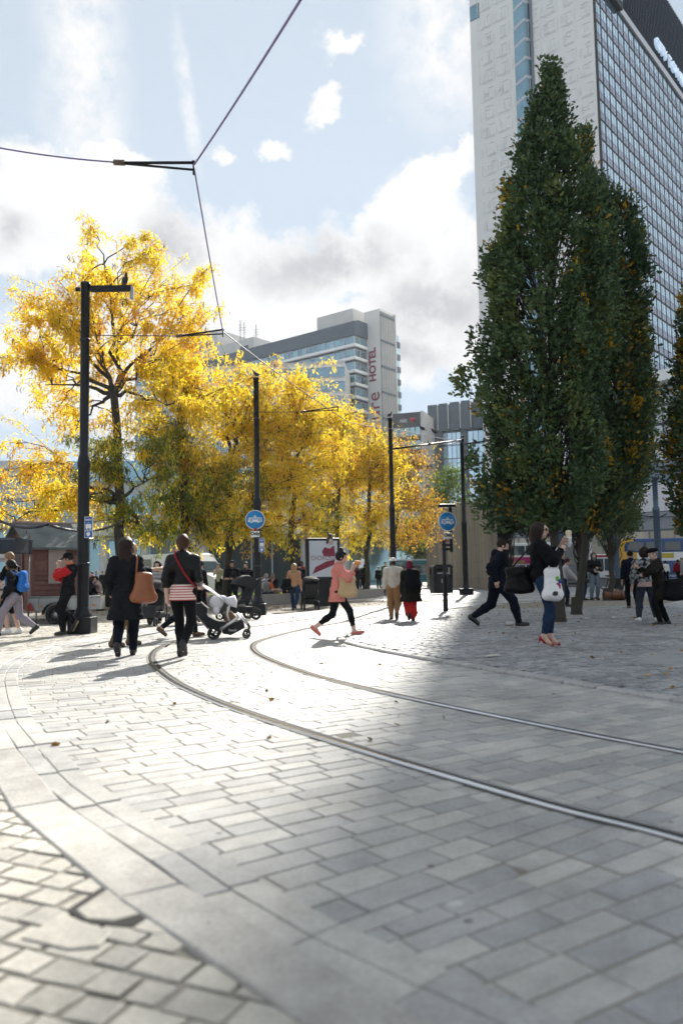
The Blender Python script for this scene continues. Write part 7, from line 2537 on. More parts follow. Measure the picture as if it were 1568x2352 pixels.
            mb = MB(); mb.ell(HH(-.033, .088, .012), (.030, .012, .024), 10, 6, 0, RH); mb.ell(HH(.033, .088, .012), (.030, .012, .024), 10, 6, 0, RH)
            for sg in (-1, 1): mb.tube([HH(sg * .062, .078, .018), HH(sg * .082, .0, .012)], .005, 5)
            mb.build('sunglasses', m_, o)
        elif kind == 'glasses':
            mb = MB()
            for sg in (-1, 1):
                mb.tube([HH(sg * .033 + .024 * math.cos(a * PI / 4), .097, .010 + .018 * math.sin(a * PI / 4)) for a in range(9)], .0035, 4)
                mb.tube([HH(sg * .058, .09, .014), HH(sg * .082, .0, .012)], .004, 4)
            mb.build('glasses', m_, o)
        elif kind == 'beard':
            F.ell(HH(0, .045, -.085), (.058, .055, .065), RH); F.ell(HH(0, .06, -.13), (.035, .035, .06), RH)
            part('beard', F, m_, .004)
        elif kind == 'stubble':
            F.ell(HH(0, .026, -.068), (.058, .068, .056), RH)
            part('beard', F, m_, .001, extra=lambda D, X, Y, Z: np.maximum(D, (np.stack([X - hc.x, Y - hc.y, Z - hc.z], -1) @ np.array(RH))[..., 2] + .045))
        elif kind == 'band':
            mb = MB(); mb.tube([HH(.096 * math.cos(a), .02, .06 + .075 * math.sin(a)) for a in np.linspace(0, PI, 9)], .010, 6); mb.build('hair_band', m_, o)
    return p


def walk(st=.62, a=.22, lf=True, lean=4, lift=.06, **k):
    """stride: leading foot flat, trailing heel up; arms swing against the legs"""
    fr, bk = (0.0, st / 2, .0, -8), (0.0, -st / 2, lift, 38)
    L_, R__ = (fr, bk) if lf else (bk, fr)
    d = dict(feet=((-.08, *L_[1:]), (.08, *R__[1:])), hands=((-.24, -a if lf else a, .84), (.24, a if lf else -a, .84)), lean=lean)
    d.update(k)
    return d


def carry(name, label, cat, mb, m, group=None, loc=None):
    o = mb.build(name, m, loc=loc)
    return tag(o, label, cat, group)


def strap_to(mb, pts, r=.012, n=6): mb.tube(pts, r, n)


def soft_bag(name, label, cat, c, size, yaw, m, strap=None, strap_m=None, bulge=.35, group='bags carried by people', taper=.8, r=.010):
    """soft bag: pillow body with seams and a strap"""
    c = Vector(c)
    t = thing(name, label, cat, c, yaw, group)
    F = Field(.03)
    a, b_, d = size[0] / 2, size[1] / 2, size[2] / 2
    F.chain([(-a * taper, 0, d * .9), (a * taper, 0, d * .9)], [b_ * .55, b_ * .55])
    F.chain([(-a, 0, -d * .75), (a, 0, -d * .75)], [b_, b_])
    for k in range(5):
        x = -a * .9 + k * a * .45
        F.cap((x, 0, -d * .7), (x * taper, 0, d * .8), b_ * 1.0, b_ * .55, .09)
    V, Fc = F.mesh(.014, .004, len(label))
    ob = link_mesh('bag_body', np_mesh('bag_body', V, Fc, None, True), t, [m])
    MB().tube([(-a * taper, -b_ * .2, d + b_ * .3), (a * taper, -b_ * .2, d + b_ * .3)], .008, 6).build('zip', strap_m or m, t)
    if strap:
        Mi = (Matrix.Translation(c) @ Matrix.Rotation(yaw, 4, 'Z')).inverted()
        mb = MB()
        for s_ in strap:
            mb.tube([Mi @ Vector(q) for q in s_], r, 6)
        mb.build('strap', strap_m or m, t)
    return t


# ================================================================ the cast, left to right
# man in grey joggers, bomber jacket, walking left in front
pA = person('young man in dark bomber jacket and pale grey joggers striding left', (34, 1461), 1277, -90,
            walk(.74, .10, True, 6, .05, hands=((-.24, .16, .86), (.25, .20, .84)), head=(0, 8)), skin='brown', hair=('tied', 'dark'),
            top=dict(m=C_BLACK, name='shirt', sleeve='none', hem=-.05), over=dict(m=C_CHAR, off=.030, hem=-.06, wob=.008, hood=False, collar=True), bottom=('loose', C_GREYM), shoes=S_BLACK, extras=(('stubble', HAIR['dark']),))
bp = pA.w(pA.U(0, -.20, .30))
soft_bag('backpack', 'blue backpack on the young man in grey joggers', 'backpack', bp, (.20, .11, .34), R_(90), cl('bright_blue', (.03, .16, .50)),
         strap=[[pA.w(pA.U(-.10, -.16, .42)), pA.w(pA.U(-.11, -.02, .535)), pA.w(pA.U(-.12, .13, .40)), pA.w(pA.U(-.13, .11, .22))], [pA.w(pA.U(.10, -.16, .42)), pA.w(pA.U(.11, -.02, .535)), pA.w(pA.U(.12, .13, .40)), pA.w(pA.U(.13, .11, .22))]], r=.018)
pB = person('fair haired man in shorts and white trainers, half hidden behind the man in joggers', (26, 1457), 1266, -80,
            dict(feet=((-.1, .05, 0, 0), (.1, -.08, 0, 0)), hands=((-.14, .36, 1.20), (.16, .34, 1.05)), head=(0, 10)), hair=('short', 'fair'),
            top=dict(m=C_BLACK, name='t_shirt', sleeve='short', hem=-.06), bottom=('shorts', C_BLACK), shoes=S_WHITE)
tag(MB().ell((0, 0, 0), (.06, .05, .035), 12, 8).build('food_wrap', mat('foil', (.6, .55, .5), .4, .3, 30), loc=pB.w(pB.arms[0][2] + Vector((0, .10, .03)))), 'wrapped snack in the hands of the man in shorts', 'snack', 'snacks held by people')
# cap man leaning on the pole
pC = person('man in black cap and red sleeved jacket leaning on the nearest pole', (153, 1459), 1266, -95,
            dict(feet=((-.09, .08, 0, 0), (.09, -.10, .09, 62)), hands=((-.03, .165, 1.45, -.5, .3, -1), (-.06, .20, 1.19, .7, .2, -1)), lean=-7, py=-.02, head=(0, 22), knee=((-.05, 1, 0), (.1, 1, 0)), sole_m=mat('sole_tan', (.32, .25, .14), .7, .2)), hair=('short', 'dark'), skin='mid',
            top=dict(m=C_ORANGE, name='hooded_top', sleeve='none', hem=-.05, neck=.60, off=.018), over=dict(m=[C_BLACK, C_RED], off=.030, hem=-.10, wob=.007, neck=.53), bottom=('loose', C_BLACK), extras=(('cap', C_BLACK),))
# woman in charcoal coat
pD = person('woman in long charcoal coat with brown hair, walking away with a tan bag', (289, 1508), 1228, -8,
            walk(.46, .08, False, 2, .04, hands=((-.22, .10, .92), (.20, .14, .98)), head=(6, 0), boot=.0), female=True, hair=('long', 'brown', .24),
            top=dict(m=C_BLACK, name='jumper', sleeve='none', hem=-.05), over=dict(m=C_CHAR, off=.028, hem=-.40, flare=.035, wob=.008, name='coat'), bottom=('straight', C_DNAVY), shoes=S_BLACK, build=1.05)
bc = pD.w((.26, -.10, .98))
soft_bag('shoulder_bag', 'large tan leather shoulder bag of the woman in charcoal coat', 'bag', bc, (.24, .11, .36), R_(25), LEATHER_T,
         strap=[[pD.w((.16, -.14, 1.14)), pD.w((.17, -.09, 1.40)), pD.w(pD.sh[1] if hasattr(pD, 'sh') else pD.arms[1][0] + Vector((-.02, -.04, .085))), pD.w(pD.arms[1][0] + Vector((.0, .075, .02))), pD.w((.30, .05, 1.14))]], taper=.62, r=.014)
# bald man with outstretched arm
pE = person('bald man in dark navy shirt and khaki trousers reaching out an arm', (284, 1485), 1237, 62,
            dict(feet=((-.12, .18, 0, 0), (.10, -.14, 0, 0)), hands=((-.22, .05, .85), (.16, .50, 1.24, .6, -.6, -.6)), lean=4, head=(-4, 18)), skin='mid', hair=('bald', 'dark'),
            top=dict(m=C_DNAVY, name='shirt', sleeve='push', hem=-.10, off=.024), bottom=('loose', C_KHAKI), shoes=S_BROWN)
cse = thing('carry_case', 'black boxy case hanging beside the woman in the charcoal coat', 'case', pE.w((-.42, -.02, .86)), R_(10), 'bags carried by people')
MB().box((-.17, -.14, -.22), (.17, .14, .20), bev=.02).build('case_body', cl('case_black', (.02, .018, .016)), cse)
MB().box((-.175, -.145, -.255), (.175, .145, -.222), bev=.01).build('case_trim', mat('case_trim', (.16, .12, .07), .6, .1), cse)
MB().tube([(-.1, 0, .20), (-.06, 0, .26), (.06, 0, .26), (.1, 0, .20)], .012, 6).build('handle', C_BLACK, cse)
# woman with striped top and pushchair facing us
pF = person('woman with black hair and striped top facing us, pushing a buggy', (362, 1432), 1287, 176,
            dict(feet=((-.08, .12, 0, 0), (.08, -.05, 0, 0)), hands=((-.12, .30, 1.0), (.14, .28, .99)), head=(0, 4)), female=True, hair=('longfront', 'dark', .36), build=1.12,
            top=dict(m=ST_BW, name='striped_top', sleeve='none', hem=-.06, off=.016), bottom=('straight', C_BLACK), extras=(('band', mat('gold_band', (.3, .25, .15), .4, .1)),),
            over=None)
F = Field(.03)
for i, (a, e, w_) in enumerate(pF.arms): F.chain([a, e, w_], [.075, .062, .048])
F.cap(pF.arms[0][0] + Vector((.02, -.03, 0)), pF.arms[1][0] + Vector((-.02, -.03, 0)), .075, .075)
for sg in (-1, 1): F.cap(pF.U(sg * .13, -.02, .40), pF.U(sg * .15, -.01, -.06), .085, .085)
F.ell(pF.U(0, -.06, .2), (.17, .085, .30))
V, Fc = F.mesh(.015, .005, 4); link_mesh('open_jacket', np_mesh('open_jacket', V, Fc, None, True), pF.o, [C_BLACK])
# woman behind, pushing the silver stroller
pG = person('woman in black leggings mostly hidden behind the leather jacketed woman', (415, 1464), 1264, 62,
            walk(.66, .0, False, 6, .05, hands=((-.10, .36, 1.00), (.10, .40, 1.02)), boot=0), female=True, hair=('long', 'brown', .2),
            top=dict(m=ST_BW, name='striped_top', sleeve='long', hem=-.10), over=dict(m=C_BLACK, off=.026, hem=-.03), bottom=('skinny', C_DNAVY), shoes=S_BROWN)
# leather jacket woman
pH = person('woman in black leather jacket and red striped shirt walking away', (420, 1511), 1224, 4,
            walk(.44, .10, True, 2, .07, hands=((-.22, -.02, .86), (.20, .16, 1.02)), head=(0, 0)), female=True, hair=('bun', 'auburn'),
            top=dict(m=ST_RED, name='striped_shirt', sleeve='none', hem=-.125, off=.022), over=dict(m=LEATHER, off=.036, soff=.014, hem=.05, wob=.006, collar=True), bottom=('skinny', C_BLACK), build=1.1)
o = MB().tube([pH.w(pH.U(-.10, .13, .44)), pH.w(pH.U(-.10, -.02, .575)), pH.w(pH.U(-.075, -.135, .49)), pH.w(pH.U(.0, -.165, .36)), pH.w(pH.U(.07, -.165, .24)), pH.w(pH.U(.14, -.14, .14)), pH.w(pH.U(.20, -.05, .06))], .016, 6).build('bag_strap', cl('strap_red', (.22, .02, .025)))
tag(o, 'thin dark red bag strap across the leather jacket', 'strap')
# dark woman beyond her
pI = person('woman in black behind the silver stroller handle, head turned away', (458, 1430), 1285, 30,
            walk(.30, .05, True, 3, .03), female=True, hair=('bun', 'dark'), top=dict(m=C_BLACK, hem=-.10, off=.022), bottom=('straight', C_BLACK), near='mid')
# two men by the tree
pJ = person('bearded man in black t-shirt looking down at his phone', (534, 1403), 1286, 168,
            dict(feet=((-.11, .0, 0, 0), (.11, .05, 0, 0)), hands=((-.25, .06, .82), (.10, .24, 1.10, .5, -.4, -1)), head=(10, 16)), skin='mid', hair=('short', 'dark'), near='mid',
            top=dict(m=C_CHAR, name='t_shirt', sleeve='short', hem=-.10), bottom=('straight', C_BLACK), extras=(('stubble', HAIR['dark']),))
tag(MB().box((-.035, -.006, -.07), (.035, .006, .07), bev=.004).build('phone', m_black, loc=pJ.w(pJ.arms[1][2] + Vector((-.02, .07, .03)))), 'phone in the hand of the man in black t-shirt', 'phone')
pK = person('man in long sleeved black shirt between the tree and the second pole', (567, 1402), 1289, -158,
            walk(.34, .06, True, 2, .03, head=(-8, 10)), skin='light', hair=('short', 'brown'), near='mid',
            top=dict(m=C_BLACK, sleeve='long', hem=-.10, name='shirt'), bottom=('skinny', C_BLACK), extras=(('stubble', HAIR['brown']),))
person('man in pale t-shirt far behind the tree trunk, hand at his chin', (503, 1372), 1294, -170, dict(hands=((-.25, .05, .8), (.05, .24, 1.40, .5, 0, -1))), hair=('short', 'dark'), near=False, Y=40.5,
       top=dict(m=cl('stone', (.42, .40, .34)), name='t_shirt', sleeve='short', hem=-.1), bottom=('straight', C_CHAR))
# tan jumper woman and neighbours
pL = person('woman with long blonde hair, tan jumper and jeans walking away', (676, 1404), 1292, 8, walk(.40, .06, True, 2, .05), female=True, hair=('long', 'blonde', .34), near='mid',
            top=dict(m=C_CAMEL, name='jumper', off=.03, hem=-.05, wob=.006), bottom=('skinny', C_JEAN))
soft_bag('shoulder_bag', 'black tote on the arm of the woman in tan jumper', 'bag', pL.w((-.24, -.10, .98)), (.26, .12, .26), R_(20), C_BLACK,
         strap=[[pL.w((-.16, -.10, 1.12)), pL.w(pL.arms[0][0] + Vector((0, -.06, .07))), pL.w(pL.arms[0][0] + Vector((0, .06, .05))), pL.w((-.30, -.06, 1.12))]])
pM = person('person in dark jacket and jeans beside the tan jumper woman, with a pushchair', (688, 1386), 1291, 20, walk(.3, .05, False, 4, .03, hands=((-.14, .32, 1.0), (.14, .32, 1.0))), hair=('short', 'brown'), near='mid', top=dict(m=C_NAVY, off=.025, hem=-.08), bottom=('straight', C_JEAN))
person('man in red and black top far behind the pushchair', (694, 1370), 1288, 180, None, skin='dark', hair=('crop', 'dark'), near=False, Y=38, top=dict(m=[C_RED, C_BLACK], off=.02, hem=-.08), bottom=('straight', C_BLACK))
person('figure in black beside the poster case with covered head', (709, 1372), 1300, 170, None, female=True, hair=None, near=False, Y=37, extras=(('scarf', C_BLACK),), top=dict(m=C_BLACK, off=.03, hem=-.4, flare=.02, name='coat'), bottom=('straight', C_BLACK))
person('person in navy coat at the left edge of the poster case', (721, 1374), 1289, 160, None, hair=('short', 'dark'), near=False, Y=37, top=dict(m=C_NAVY, off=.03, hem=-.15), bottom=('straight', C_CHAR))
# pink shirt woman
pN = person('woman in coral pink shirt and black leggings striding right, eating', (776, 1463), 1263, 90,
            dict(feet=((-.07, .36, .0, -16), (.07, -.40, .05, 40)), hands=((-.12, .34, 1.36, -.3, .3, -1), (.14, .30, 1.33, .4, .2, -1)), lean=5, head=(0, 6), stretch=1.035, boot=0, hem=.14, grip=(.7, .7)), skin='light', female=True, hair=('topbun', 'dark'),
            top=dict(m=C_PINK, name='shirt', sleeve='push', hem=-.20, off=.034, flare=.02, wob=.008), bottom=('skinny', C_BLACK), shoes=S_CORAL, build=1.06)
hw_ = pN.w(pN.arms[1][2] + Vector((-.01, .13, .05)))
sn = thing('pastry', 'half eaten pastry in white paper held by the pink shirted woman', 'snack', hw_, 0, 'snacks held by people')
F = Field(.02); F.ell((0, 0, .03), (.045, .04, .05)).ell((-.05, 0, .05), (.035, .03, .035))
V, Fc = F.mesh(.012, .004, 2); link_mesh('bun', np_mesh('bun', V, Fc, None, True), sn, [mat('pastry_orange', (.6, .26, .06), .6, .2, 30)])
MB().add([(-.02, -.05, -.05), (.07, -.04, -.04), (.10, -.02, .09), (.04, -.05, .06), (-.02, .05, -.05), (.07, .04, -.04), (.10, .03, .10), (.05, .05, .12)], [(0, 1, 2, 3), (4, 5, 6, 7), (1, 5, 6, 2), (0, 4, 5, 1)]).build('paper', mat('white_paper', (.72, .72, .72), .7, .04), sn)
soft_bag('paper_bag', 'tan paper carrier bag hanging from the pink shirted woman\'s arm', 'bag', pN.w((.20, .20, .98)), (.23, .09, .31), 0, mat('kraft', (.46, .32, .17), .75, .1, 8, bump=.3, bscale=12),
         strap=[[pN.w((.20, .12, 1.15)), pN.w(pN.arms[1][1].lerp(pN.arms[1][2], .4) + Vector((.02, 0, .045))), pN.w((.20, .30, 1.15))]], taper=.95, r=.008)
# strolling couple
pO = person('man in cream jacket and white cap strolling away', (905, 1425), 1279, 6, walk(.30, .05, True, 3, .03, hands=((-.25, .02, .80), (.26, .0, .84))), skin='dark', hair=('crop', 'dark'), near='mid',
            top=dict(m=C_CREAM, off=.036, hem=-.08, wob=.007, name='jacket'), bottom=('loose', C_TAN), shoes=S_BLACK, extras=(('beanie', C_WHITE),), build=1.05)
pP = person('woman in red head covering, dark coat and red print skirt walking away', (944, 1429), 1286, -4, walk(.32, .05, False, 3, .07), skin='dark', female=True, hair=None, near='mid', build=1.25,
            top=dict(m=C_OLIVE, off=.034, hem=-.36, flare=.05, name='coat', wob=.007), bottom=('skirt', SKIRT_R), shoes=S_BLACK, extras=(('scarf', C_MAROON),))
soft_bag('backpack', 'black backpack on the woman in the red head covering', 'backpack', pP.w(pP.U(.02, -.23, .27)), (.22, .17, .34), R_(4), C_BLACK,
         strap=[[pP.w(pP.U(sg * .09, -.18, .40)), pP.w(pP.U(sg * .11, -.02, .55)), pP.w(pP.U(sg * .12, .15, .36))] for sg in (-1, 1)], r=.016)
# far group between tree trunks
person('man in maroon jacket beside a dark haired woman, far under the trees', (816, 1346), 1294, 70, walk(.4, .1, True, 3, .03), hair=('short', 'brown'), near=False, Y=62, top=dict(m=C_MAROON, off=.03, hem=-.05), bottom=('skinny', C_JEANM))
person('woman in long black coat beside the man in maroon', (826, 1346), 1301, 180, None, female=True, hair=('long', 'brown', .25), near=False, Y=61, top=dict(m=C_BLACK, off=.03, hem=-.35, name='coat'), bottom=('skinny', C_BLACK))
person('person in dark hoodie walking away close by the thin tree', (838, 1365), 1294, 10, walk(.35, .08, True, 3, .04), hair=('short', 'dark'), near=False, Y=44.5, top=dict(m=C_OLIVE, off=.03, hem=-.08, hood=True), bottom=('straight', C_BLACK))
person('man in black standing in front of the teal tram', (870, 1345), 1301, 180, None, hair=('short', 'dark'), near=False, Y=60, top=dict(m=C_BLACK, off=.03, hem=-.08), bottom=('straight', C_CHAR))
person('tall person in dark green coat left of the third pole', (885, 1347), 1289, 150, walk(.4, .08, True, 3, .03), hair=('short', 'dark'), near=False, Y=57, top=dict(m=C_GREEN, off=.035, hem=-.2), bottom=('straight', C_BLACK))
# walking man in front of the wall
pQ = person('bearded man in black hooded jacket striding right before the concrete wall', (1145, 1441), 1231, 88,
            dict(feet=((-.09, -.42, .06, 36), (.09, .40, .0, -6)), hands=((-.24, .16, .90), (.27, -.10, .88)), lean=6, head=(4, 12), stretch=1.03), skin='light', hair=('short', 'brown'), build=1.22,
            top=dict(m=C_DNAVY, off=.034, hem=-.14, hood=True, wob=.009), bottom=('loose', C_DNAVY), shoes=S_BLACK, extras=(('stubble', HAIR['brown']),))
# woman in red heels
pR = person('woman in sunglasses, black cape jacket, blue jeans and red heels, holding a wrap', (1246, 1490), 1199, 99,
            dict(feet=((-.06, .16, .045, 24), (.075, .06, .045, 24)), hands=((-.02, .33, 1.50, -.6, .1, -1), (.11, .29, 1.40, .8, .1, -1)), lean=0, head=(6, 2), drop=-.08, stretch=.965, heels=1, boot=0, grip=(.8, .8), hem=.07), skin='light', female=True, hair=('long', 'brown', .24),
            top=dict(m=C_BLACK, name='knit_top', sleeve='long', hem=-.06, off=.014), over=dict(m=C_BLACK, off=.045, hem=-.08, sleeve='push', flare=.02, wob=.008, name='cape_jacket'), bottom=('skinny', C_JEAN), shoes=S_RED, extras=(('shades', mat('shades_black', (.01, .01, .012), .15, 0)),))
wp = pR.w(pR.arms[0][2] + Vector((-.0, .09, .06)))
sn = thing('food_wrap', 'pale wrap in paper held up by the woman in sunglasses', 'snack', wp, 0, 'snacks held by people')
MB().lathe([(0, -.10), (.022, -.10), (.036, .0), (.045, .10), (.03, .12), (0, .125)], 12).build('wrap', mat('wrap_cream', (.62, .52, .38), .7, .15, 25), sn)
MB().lathe([(0, -.115), (.026, -.112), (.040, .0), (.043, .03), (.0405, .03)], 12).build('paper', mat('white_paper', (.72, .72, .72), .7, .04), sn)
soft_bag('shoulder_bag', 'large black leather tote of the woman in sunglasses', 'bag', pR.w((-.02, -.30, .98)), (.34, .09, .32), R_(12), LEATHER,
         strap=[[pR.w((-.02, -.42, 1.13)), pR.w(pR.arms[1][0] + Vector((.0, -.05, .08))), pR.w(pR.arms[1][0] + Vector((.01, .06, .05))), pR.w((.06, -.16, 1.13))]], taper=1.0, r=.012)
cb = soft_bag('carrier_bag', 'white plastic carrier bag with coloured fruit marks hanging from her wrist', 'bag', pR.w((.24, .14, .92)), (.17, .10, .40), R_(5), mat('white_plastic', (.74, .74, .75), .4, .06, 9, bump=.5, bscale=9),
              strap=[[pR.w((.20, .08, 1.10)), pR.w(pR.arms[1][2] + Vector((.02, -.05, .035))), pR.w((.26, .22, 1.10))]], taper=.72, r=.014)
for (x_, z_, c_, rx_) in ((.05, -.03, (.30, .02, .10), .045), (.05, .075, (.12, .40, .03), .030), (.085, .04, (.02, .05, .30), .028)):
    mb = MB(); mb.M = Matrix.Translation((x_, -.072, z_)); mb.ell((0, 0, 0), (rx_, .006, rx_ * 1.15), 12, 6); mb.build('print_mark', mat('print_%.2f' % c_[0], c_, .5, .03), cb)
# right-hand group under the oaks
person('man in glasses behind the tallest oak trunk', (1291, 1392), 1264, 100, None, near='mid', Y=26.5, hair=('short', 'dark'), top=dict(m=C_NAVY, off=.02, hem=-.08), bottom=('straight', C_JEANM), extras=(('glasses', m_black),))
person('woman with dark red hair and white cardigan leaning between the oak trunks', (1296, 1399), 1280, 95, dict(feet=((-.1, .16, 0, 0), (.1, -.2, .03, 20)), hands=((-.2, .42, .98), (.2, .42, .95)), lean=12), near='mid', female=True, hair=('short', 'wine'),
       top=dict(m=cl('white_cardigan', (.45, .44, .46)), name='cardigan', off=.022, hem=-.16), bottom=('straight', C_JEANM), Y=24.5)
person('person in dark hooded coat and jeans behind the second oak trunk', (1337, 1380), 1274, 80, None, near='mid', hair=('short', 'dark'), skin='dark', Y=30, top=dict(m=C_OLIVE, off=.034, hem=-.10, hood=True), bottom=('straight', C_JEAN))
pS = person('long haired bearded man in leather jacket and pale jeans holding a drink', (1366, 1379), 1268, 176,
            dict(feet=((-.10, .0, 0, 0), (.12, .0, 0, 0)), hands=((-.06, .24, 1.16, -.5, -.2, -1), (.10, .22, 1.06, .6, -.2, -1)), head=(8, 0)), near='mid', hair=('long', 'brown', .18),
            top=dict(m=LEATHER, off=.026, hem=-.06), bottom=('straight', C_JEANL), extras=(('beard', HAIR['grey']),))
tag(MB().lathe([(0, 0), (.03, 0), (.034, .11), (0, .112)], 12).build('drink_can', m_galv, loc=pS.w(pS.arms[1][2] + Vector((-.01, .07, -.03)))), 'silver can in the hand of the long haired bearded man', 'can')
pT = person('man in dark navy jacket standing with his back to us by the bags', (1452, 1399), 1262, 4, dict(feet=((-.10, .06, 0, 0), (.12, -.06, 0, 0)), hands=((-.26, .04, .84), (.24, .12, .9))), near='mid', hair=('short', 'dark'), skin='mid', top=dict(m=C_NAVY, off=.030, hem=-.06), bottom=('straight', C_BLACK), shoes=S_BROWN)
pU = person('person in mottled grey fur jacket and white trainers, back to us', (1486, 1428), 1258, 10,
            dict(feet=((-.20, .0, 0, 0, -15), (.20, .03, 0, 0, 15)), hands=((-.30, .05, .84), (.16, .30, 1.12)), lean=2, head=(20, 0)), hair=('afro', 'brown'), skin='light', build=1.16,
            top=dict(m=CHECK, name='checked_shirt', sleeve='none', hem=-.11, off=.034), over=dict(m=C_FUR, off=.044, hem=-.04, wob=.010, collar=True), bottom=('loose', cl('grey_trouser', (.035, .042, .058))), shoes=S_WHITE)
pV = person('man in black flat cap and olive coat hugging the person in fur jacket', (1517, 1437), 1256, -72,
            dict(feet=((-.10, .06, 0, 0), (.12, -.10, 0, 0)), hands=((-.24, .30, 1.14, -1, -.1, -.3), (.10, .42, 1.30)), lean=6, head=(-22, 4)), skin='light', hair=('crop', 'grey'),
            top=dict(m=C_OLIVE, off=.036, hem=-.36, flare=.015, name='coat', wob=.008), bottom=('straight', C_BLACK), extras=(('flatcap', C_BLACK),), build=1.05)
soft_bag('shoulder_bag', 'dark shoulder bag hanging behind the man in flat cap', 'bag', pV.w((-.05, -.30, .80)), (.34, .16, .30), R_(20), C_BLACK,
         strap=[[pV.w((-.05, -.22, .96)), pV.w(pV.arms[0][0] + Vector((.03, -.05, .09))), pV.w(pV.arms[0][0] + Vector((.04, .06, .06)))]])
# far people by the buses
person('person in dark red hooded top far right, walking by the blue bus', (1556, 1337), 1284, 60, walk(.5, .1, True, 5, .05), near=False, Y=62, hair=('crop', 'dark'), skin='dark', top=dict(m=cl('dark_red', (.20, .01, .02)), off=.034, hem=-.08, hood=True), bottom=('straight', C_BLACK), extras=(('cap', C_BLACK),))
person('woman in white blouse in front of the blue bus', (1529, 1338), 1287, 20, None, near=False, Y=60, female=True, hair=('tied', 'dark'), skin='dark', top=dict(m=C_WHITE, off=.02, hem=-.05, name='blouse'), bottom=('straight', C_BLACK))
person('person in blue t-shirt far behind the bicycle', (1404, 1340), 1293, 160, None, near=False, Y=58, hair=('short', 'brown'), top=dict(m=C_BLUE, off=.02, hem=-.08, sleeve='short', name='t_shirt'), bottom=('straight', C_JEANM))
person('person in black jacket beside the yellow bus front', (1421, 1340), 1296, 190, None, near=False, Y=59, hair=('short', 'dark'), top=dict(m=C_BLACK, off=.03, hem=-.08), bottom=('straight', C_MAROON))
person('person in pale grey coat cut by the right edge', (1568, 1345), 1280, -60, None, near=False, Y=52, hair=('short', 'grey'), top=dict(m=C_GREY, off=.03, hem=-.2, name='coat'), bottom=('straight', C_CHAR))
# seated people on the lawn wall
def sit(label, px, py, Yd, yaw, zs, **k):
    pz = dict(feet=((-.12, .42, -.02, 0), (.12, .46, -.02, 0)), hands=k.pop('hands', ((-.12, .38, .60), (.12, .38, .60))), lean=k.pop('lean', 10), drop=.955 - zs - .10, knee=((-.1, 1, 1), (.1, 1, 1)), head=k.pop('head', (0, 10)), boot=.02)
    return person(label, (px, py), None, yaw, pz, Y=Yd, H=k.pop('H', 1.68), near=k.pop('near', 'mid'), **k)


sit('woman with long brown hair sitting on the low wall behind the first pole', 205, 1392, 28.3, 100, .40, female=True, hair=('long', 'brown', .2), top=dict(m=C_BLACK, off=.02, hem=-.05), bottom=('straight', C_OLIVE))
sit('person with cropped brown hair sitting on the low wall, eating', 231, 1392, 28.7, -100, .40, hair=('short', 'brown'), hands=((-.04, .26, 1.16, -.5, 0, -1), (.06, .26, 1.14, .5, 0, -1)), top=dict(m=CHECK, off=.02, hem=-.05, sleeve='push', name='shirt'), bottom=('straight', C_OLIVE), near='mid')
sit('seated person with bowed head at the kerb, left of the orange shirt', 605, 1380, 33.6, 60, .36, hair=('short', 'brown'), lean=26, top=dict(m=C_GREY, off=.02, hem=-.05), bottom=('straight', C_JEANM), near='mid', H=1.5)
sit('seated person in bright orange top on the low wall', 618, 1380, 34.0, 95, .36, hair=('short', 'fair'), top=dict(m=C_ORANGE, off=.02, hem=-.05, sleeve='short', name='t_shirt'), bottom=('straight', C_TAN), near='mid', H=1.6)
sit('seated person in lilac grey headscarf on the grass', 609, 1374, 36.5, 150, .42, hair=None, extras=(('scarf', C_LILAC),), top=dict(m=C_LILAC, off=.03, hem=-.05), bottom=('straight', C_JEANM), near=False)
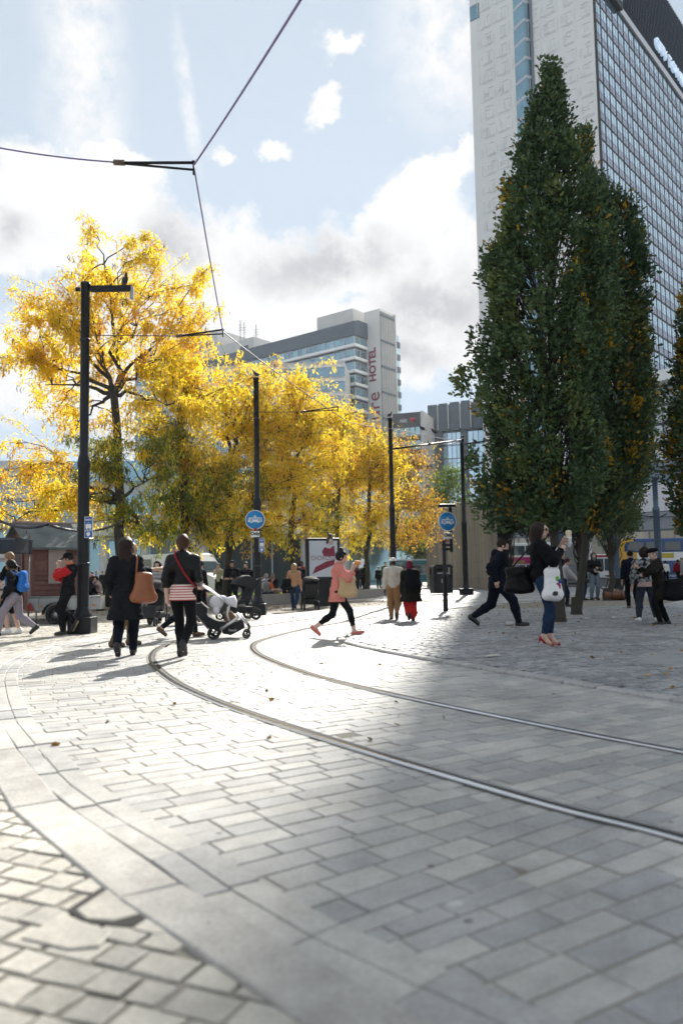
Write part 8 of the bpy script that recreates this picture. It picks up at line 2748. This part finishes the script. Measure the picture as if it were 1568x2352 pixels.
sit('seated person in dark jacket and pale hat on the grass', 630, 1374, 36.8, -160, .42, hair=('short', 'grey'), top=dict(m=C_NAVY, off=.03, hem=-.05), bottom=('straight', C_CHAR), near=False)
sit('seated person in black left of the tan jumper woman', 655, 1380, 35.2, 60, .36, hair=('short', 'dark'), top=dict(m=C_BLACK, off=.025, hem=-.05), bottom=('straight', C_BLACK), near=False)
for i, (x_, c_, lab) in enumerate(((221, C_BLUE, 'blue shirted grey haired person standing by the columns'), (236, C_CHAR, 'dark clad person standing by the columns'), (252, C_LILAC, 'person in pale hat and dark coat by the columns'), (212, cl('coral', (.5, .12, .12)), 'person in coral top standing by the columns'))):
    person(lab, (x_, 1365), 1312 + 3 * i, 100 + 40 * i, None, Y=52 + i, near=False, H=1.7, hair=('short', 'grey' if i in (0, 2) else 'dark'), top=dict(m=c_ if i != 2 else C_NAVY, off=.03, hem=-.08), bottom=('straight', C_CHAR), extras=((('beanie', C_WHITE),) if i == 2 else ()))
# ------------------------------------------------------------------ thin city haze
hz_ = MB().box((-272, -42, -1), (272, 292, 152)).build('haze', [])
tag(hz_, kind='stuff')
hm_ = bpy.data.materials.new('city_haze')
nt, N, L = nodes_of(hm_)
N.remove(N['Principled BSDF'])
pv = N.new('ShaderNodeVolumePrincipled')
pv.inputs['Color'].default_value = (0.86, 0.92, 1.0, 1)
pv.inputs['Density'].default_value = 0.0002
pv.inputs['Anisotropy'].default_value = 0.35
L.new(pv.outputs[0], N['Material Output'].inputs['Volume'])
hz_.data.materials.append(hm_)
# ------------------------------------------------------------------ render settings
sc.render.engine = 'CYCLES'
sc.view_settings.view_transform = 'Standard'
sc.view_settings.look = 'None'
sc.view_settings.exposure = 1.05
sc.view_settings.gamma = 1.0
sc.cycles.use_denoising = True
try:
    sc.cycles.denoiser = 'OPENIMAGEDENOISE'
except Exception:
    pass
sc.cycles.max_bounces = 6
sc.cycles.diffuse_bounces = 3
sc.cycles.glossy_bounces = 3
sc.cycles.transmission_bounces = 4
sc.cycles.transparent_max_bounces = 6
sc.cycles.sample_clamp_indirect = 6.0
sc.cycles.use_adaptive_sampling = True
sc.cycles.adaptive_threshold = 0.02
